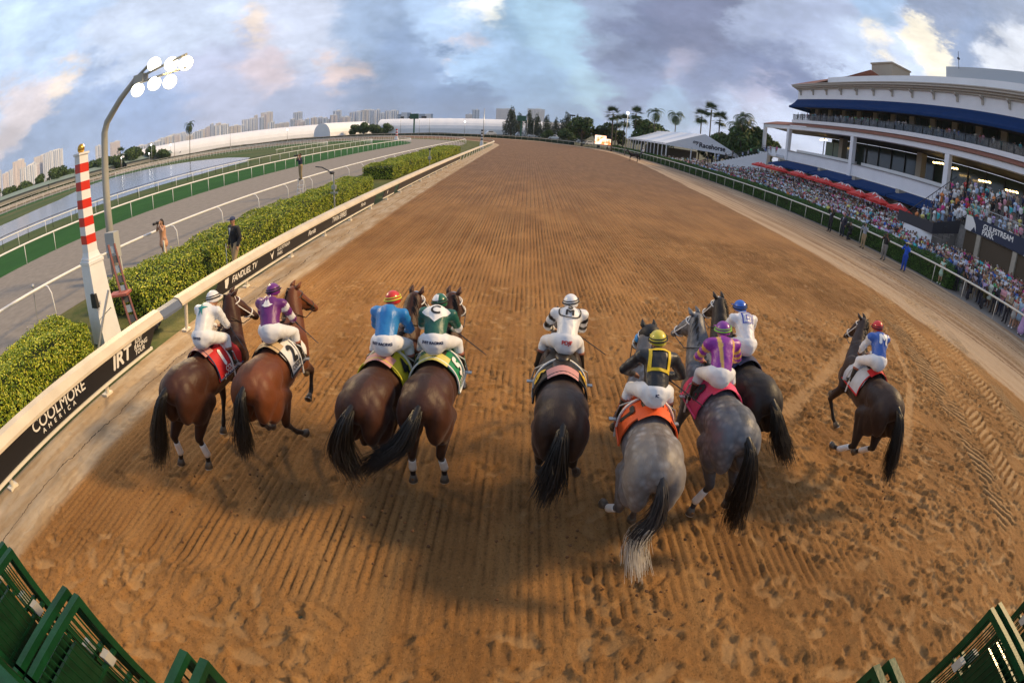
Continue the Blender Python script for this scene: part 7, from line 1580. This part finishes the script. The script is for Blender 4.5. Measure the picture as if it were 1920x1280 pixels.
for (x, y, z) in far_:
    Vm, Fm, mi = lows[rc.randrange(4)]; a = PI*.5+rc.uniform(-.4, .4); ca, sa = math.cos(a), math.sin(a); s_ = rc.uniform(.93, 1.05)
    VV.append(np.stack([x+(Vm[:, 0]*ca-Vm[:, 1]*sa)*s_, y+(Vm[:, 0]*sa+Vm[:, 1]*ca)*s_, z+Vm[:, 2]*s_], 1)); FF.append(Fm+offv); offv += len(Vm)
    c = rc.choice(cols_)[1]; sk = rc.choice(skin_cols); hr_ = rc.choice([(.015,.01,.008), (.09,.05,.02), (.5,.5,.5)]); lg_ = rc.choice([(.02,.025,.05), (.015,.015,.018), (.30,.24,.16)])
    pal_ = np.array([sk, hr_, c, lg_]); cv = np.zeros((len(Vm), 3)); cv[Fm.ravel()] = np.repeat(pal_[mi], 4, axis=0); CC.append(cv)
if far_:
    o = np_obj('crowd', np.concatenate(VV), np.concatenate(FF), col_attr_mat('crowd_cloth', .8, .05), smooth=True, kind='stuff', label='dense far crowd of spectators under the umbrellas and on the balconies', cat='crowd'); set_col(o.data, np.concatenate(CC))
# outrider on a dark horse far down the outer rail
orr = horse('outrider_horse', 'small dark outrider horse standing far off by the outer rail', (19.8, 88.0), -80, 'black', (((-.15,.02,.58),(-.15,.04,.22),(-.15,.12,.05)), ((.15,.1,.58),(.15,.12,.22),(.15,.2,.05))), (((-.15,1.36,.58),(-.15,1.37,.22),(-.15,1.43,.05)), ((.15,1.5,.6),(.15,1.55,.22),(.15,1.6,.05))), ((0, 1.98, 1.95), (0, 2.34, 1.62)), scale=1.02)
person('rider in a white top on the distant outrider horse', (20.6, 87.9, .98), 2.0, 'sit', 1.75, (.65,.65,.66), (.05,.06,.1), 0, 0, outfit='long', hat=(.7,.7,.7))

# clods of dirt thrown up behind the hooves
cl_ = MB(); rq = random.Random(5)
for h_ in horses:
    lx, ly = h_['loc']
    for k in range(26):
        r_ = rq.uniform(.008, .024); t = rq.random(); cl_.ell((lx+rq.gauss(0, .30), ly-.1-.9*t+rq.gauss(0, .2), max(.02, rq.gauss(.22, .22)*(1-.3*t))), (r_, r_*rq.uniform(.6, 1.), r_*rq.uniform(.6, 1.)), 6, 4)
cl_.build('dirt_clods', mat('dirt_clod', (.13,.06,.022), .9), kind='stuff', label='small clods of dirt flying behind the hooves', cat='dirt')
# ------------------------------------------------------------------ evening air
hv = bpy.data.materials.new('evening_air'); hv.use_nodes = True; nt = hv.node_tree; nt.nodes.clear(); ou = nt.nodes.new('ShaderNodeOutputMaterial'); pv = nt.nodes.new('ShaderNodeVolumePrincipled')
pv.inputs['Color'].default_value = (.74, .84, 1., 1); pv.inputs['Density'].default_value = .00013; pv.inputs['Anisotropy'].default_value = .2; nt.links.new(pv.outputs[0], ou.inputs['Volume'])
MB().box2((-3600, -3600, -1.2), (3600, 3600, 150)).build('haze', hv, kind='stuff', label='thin evening haze', cat='haze')
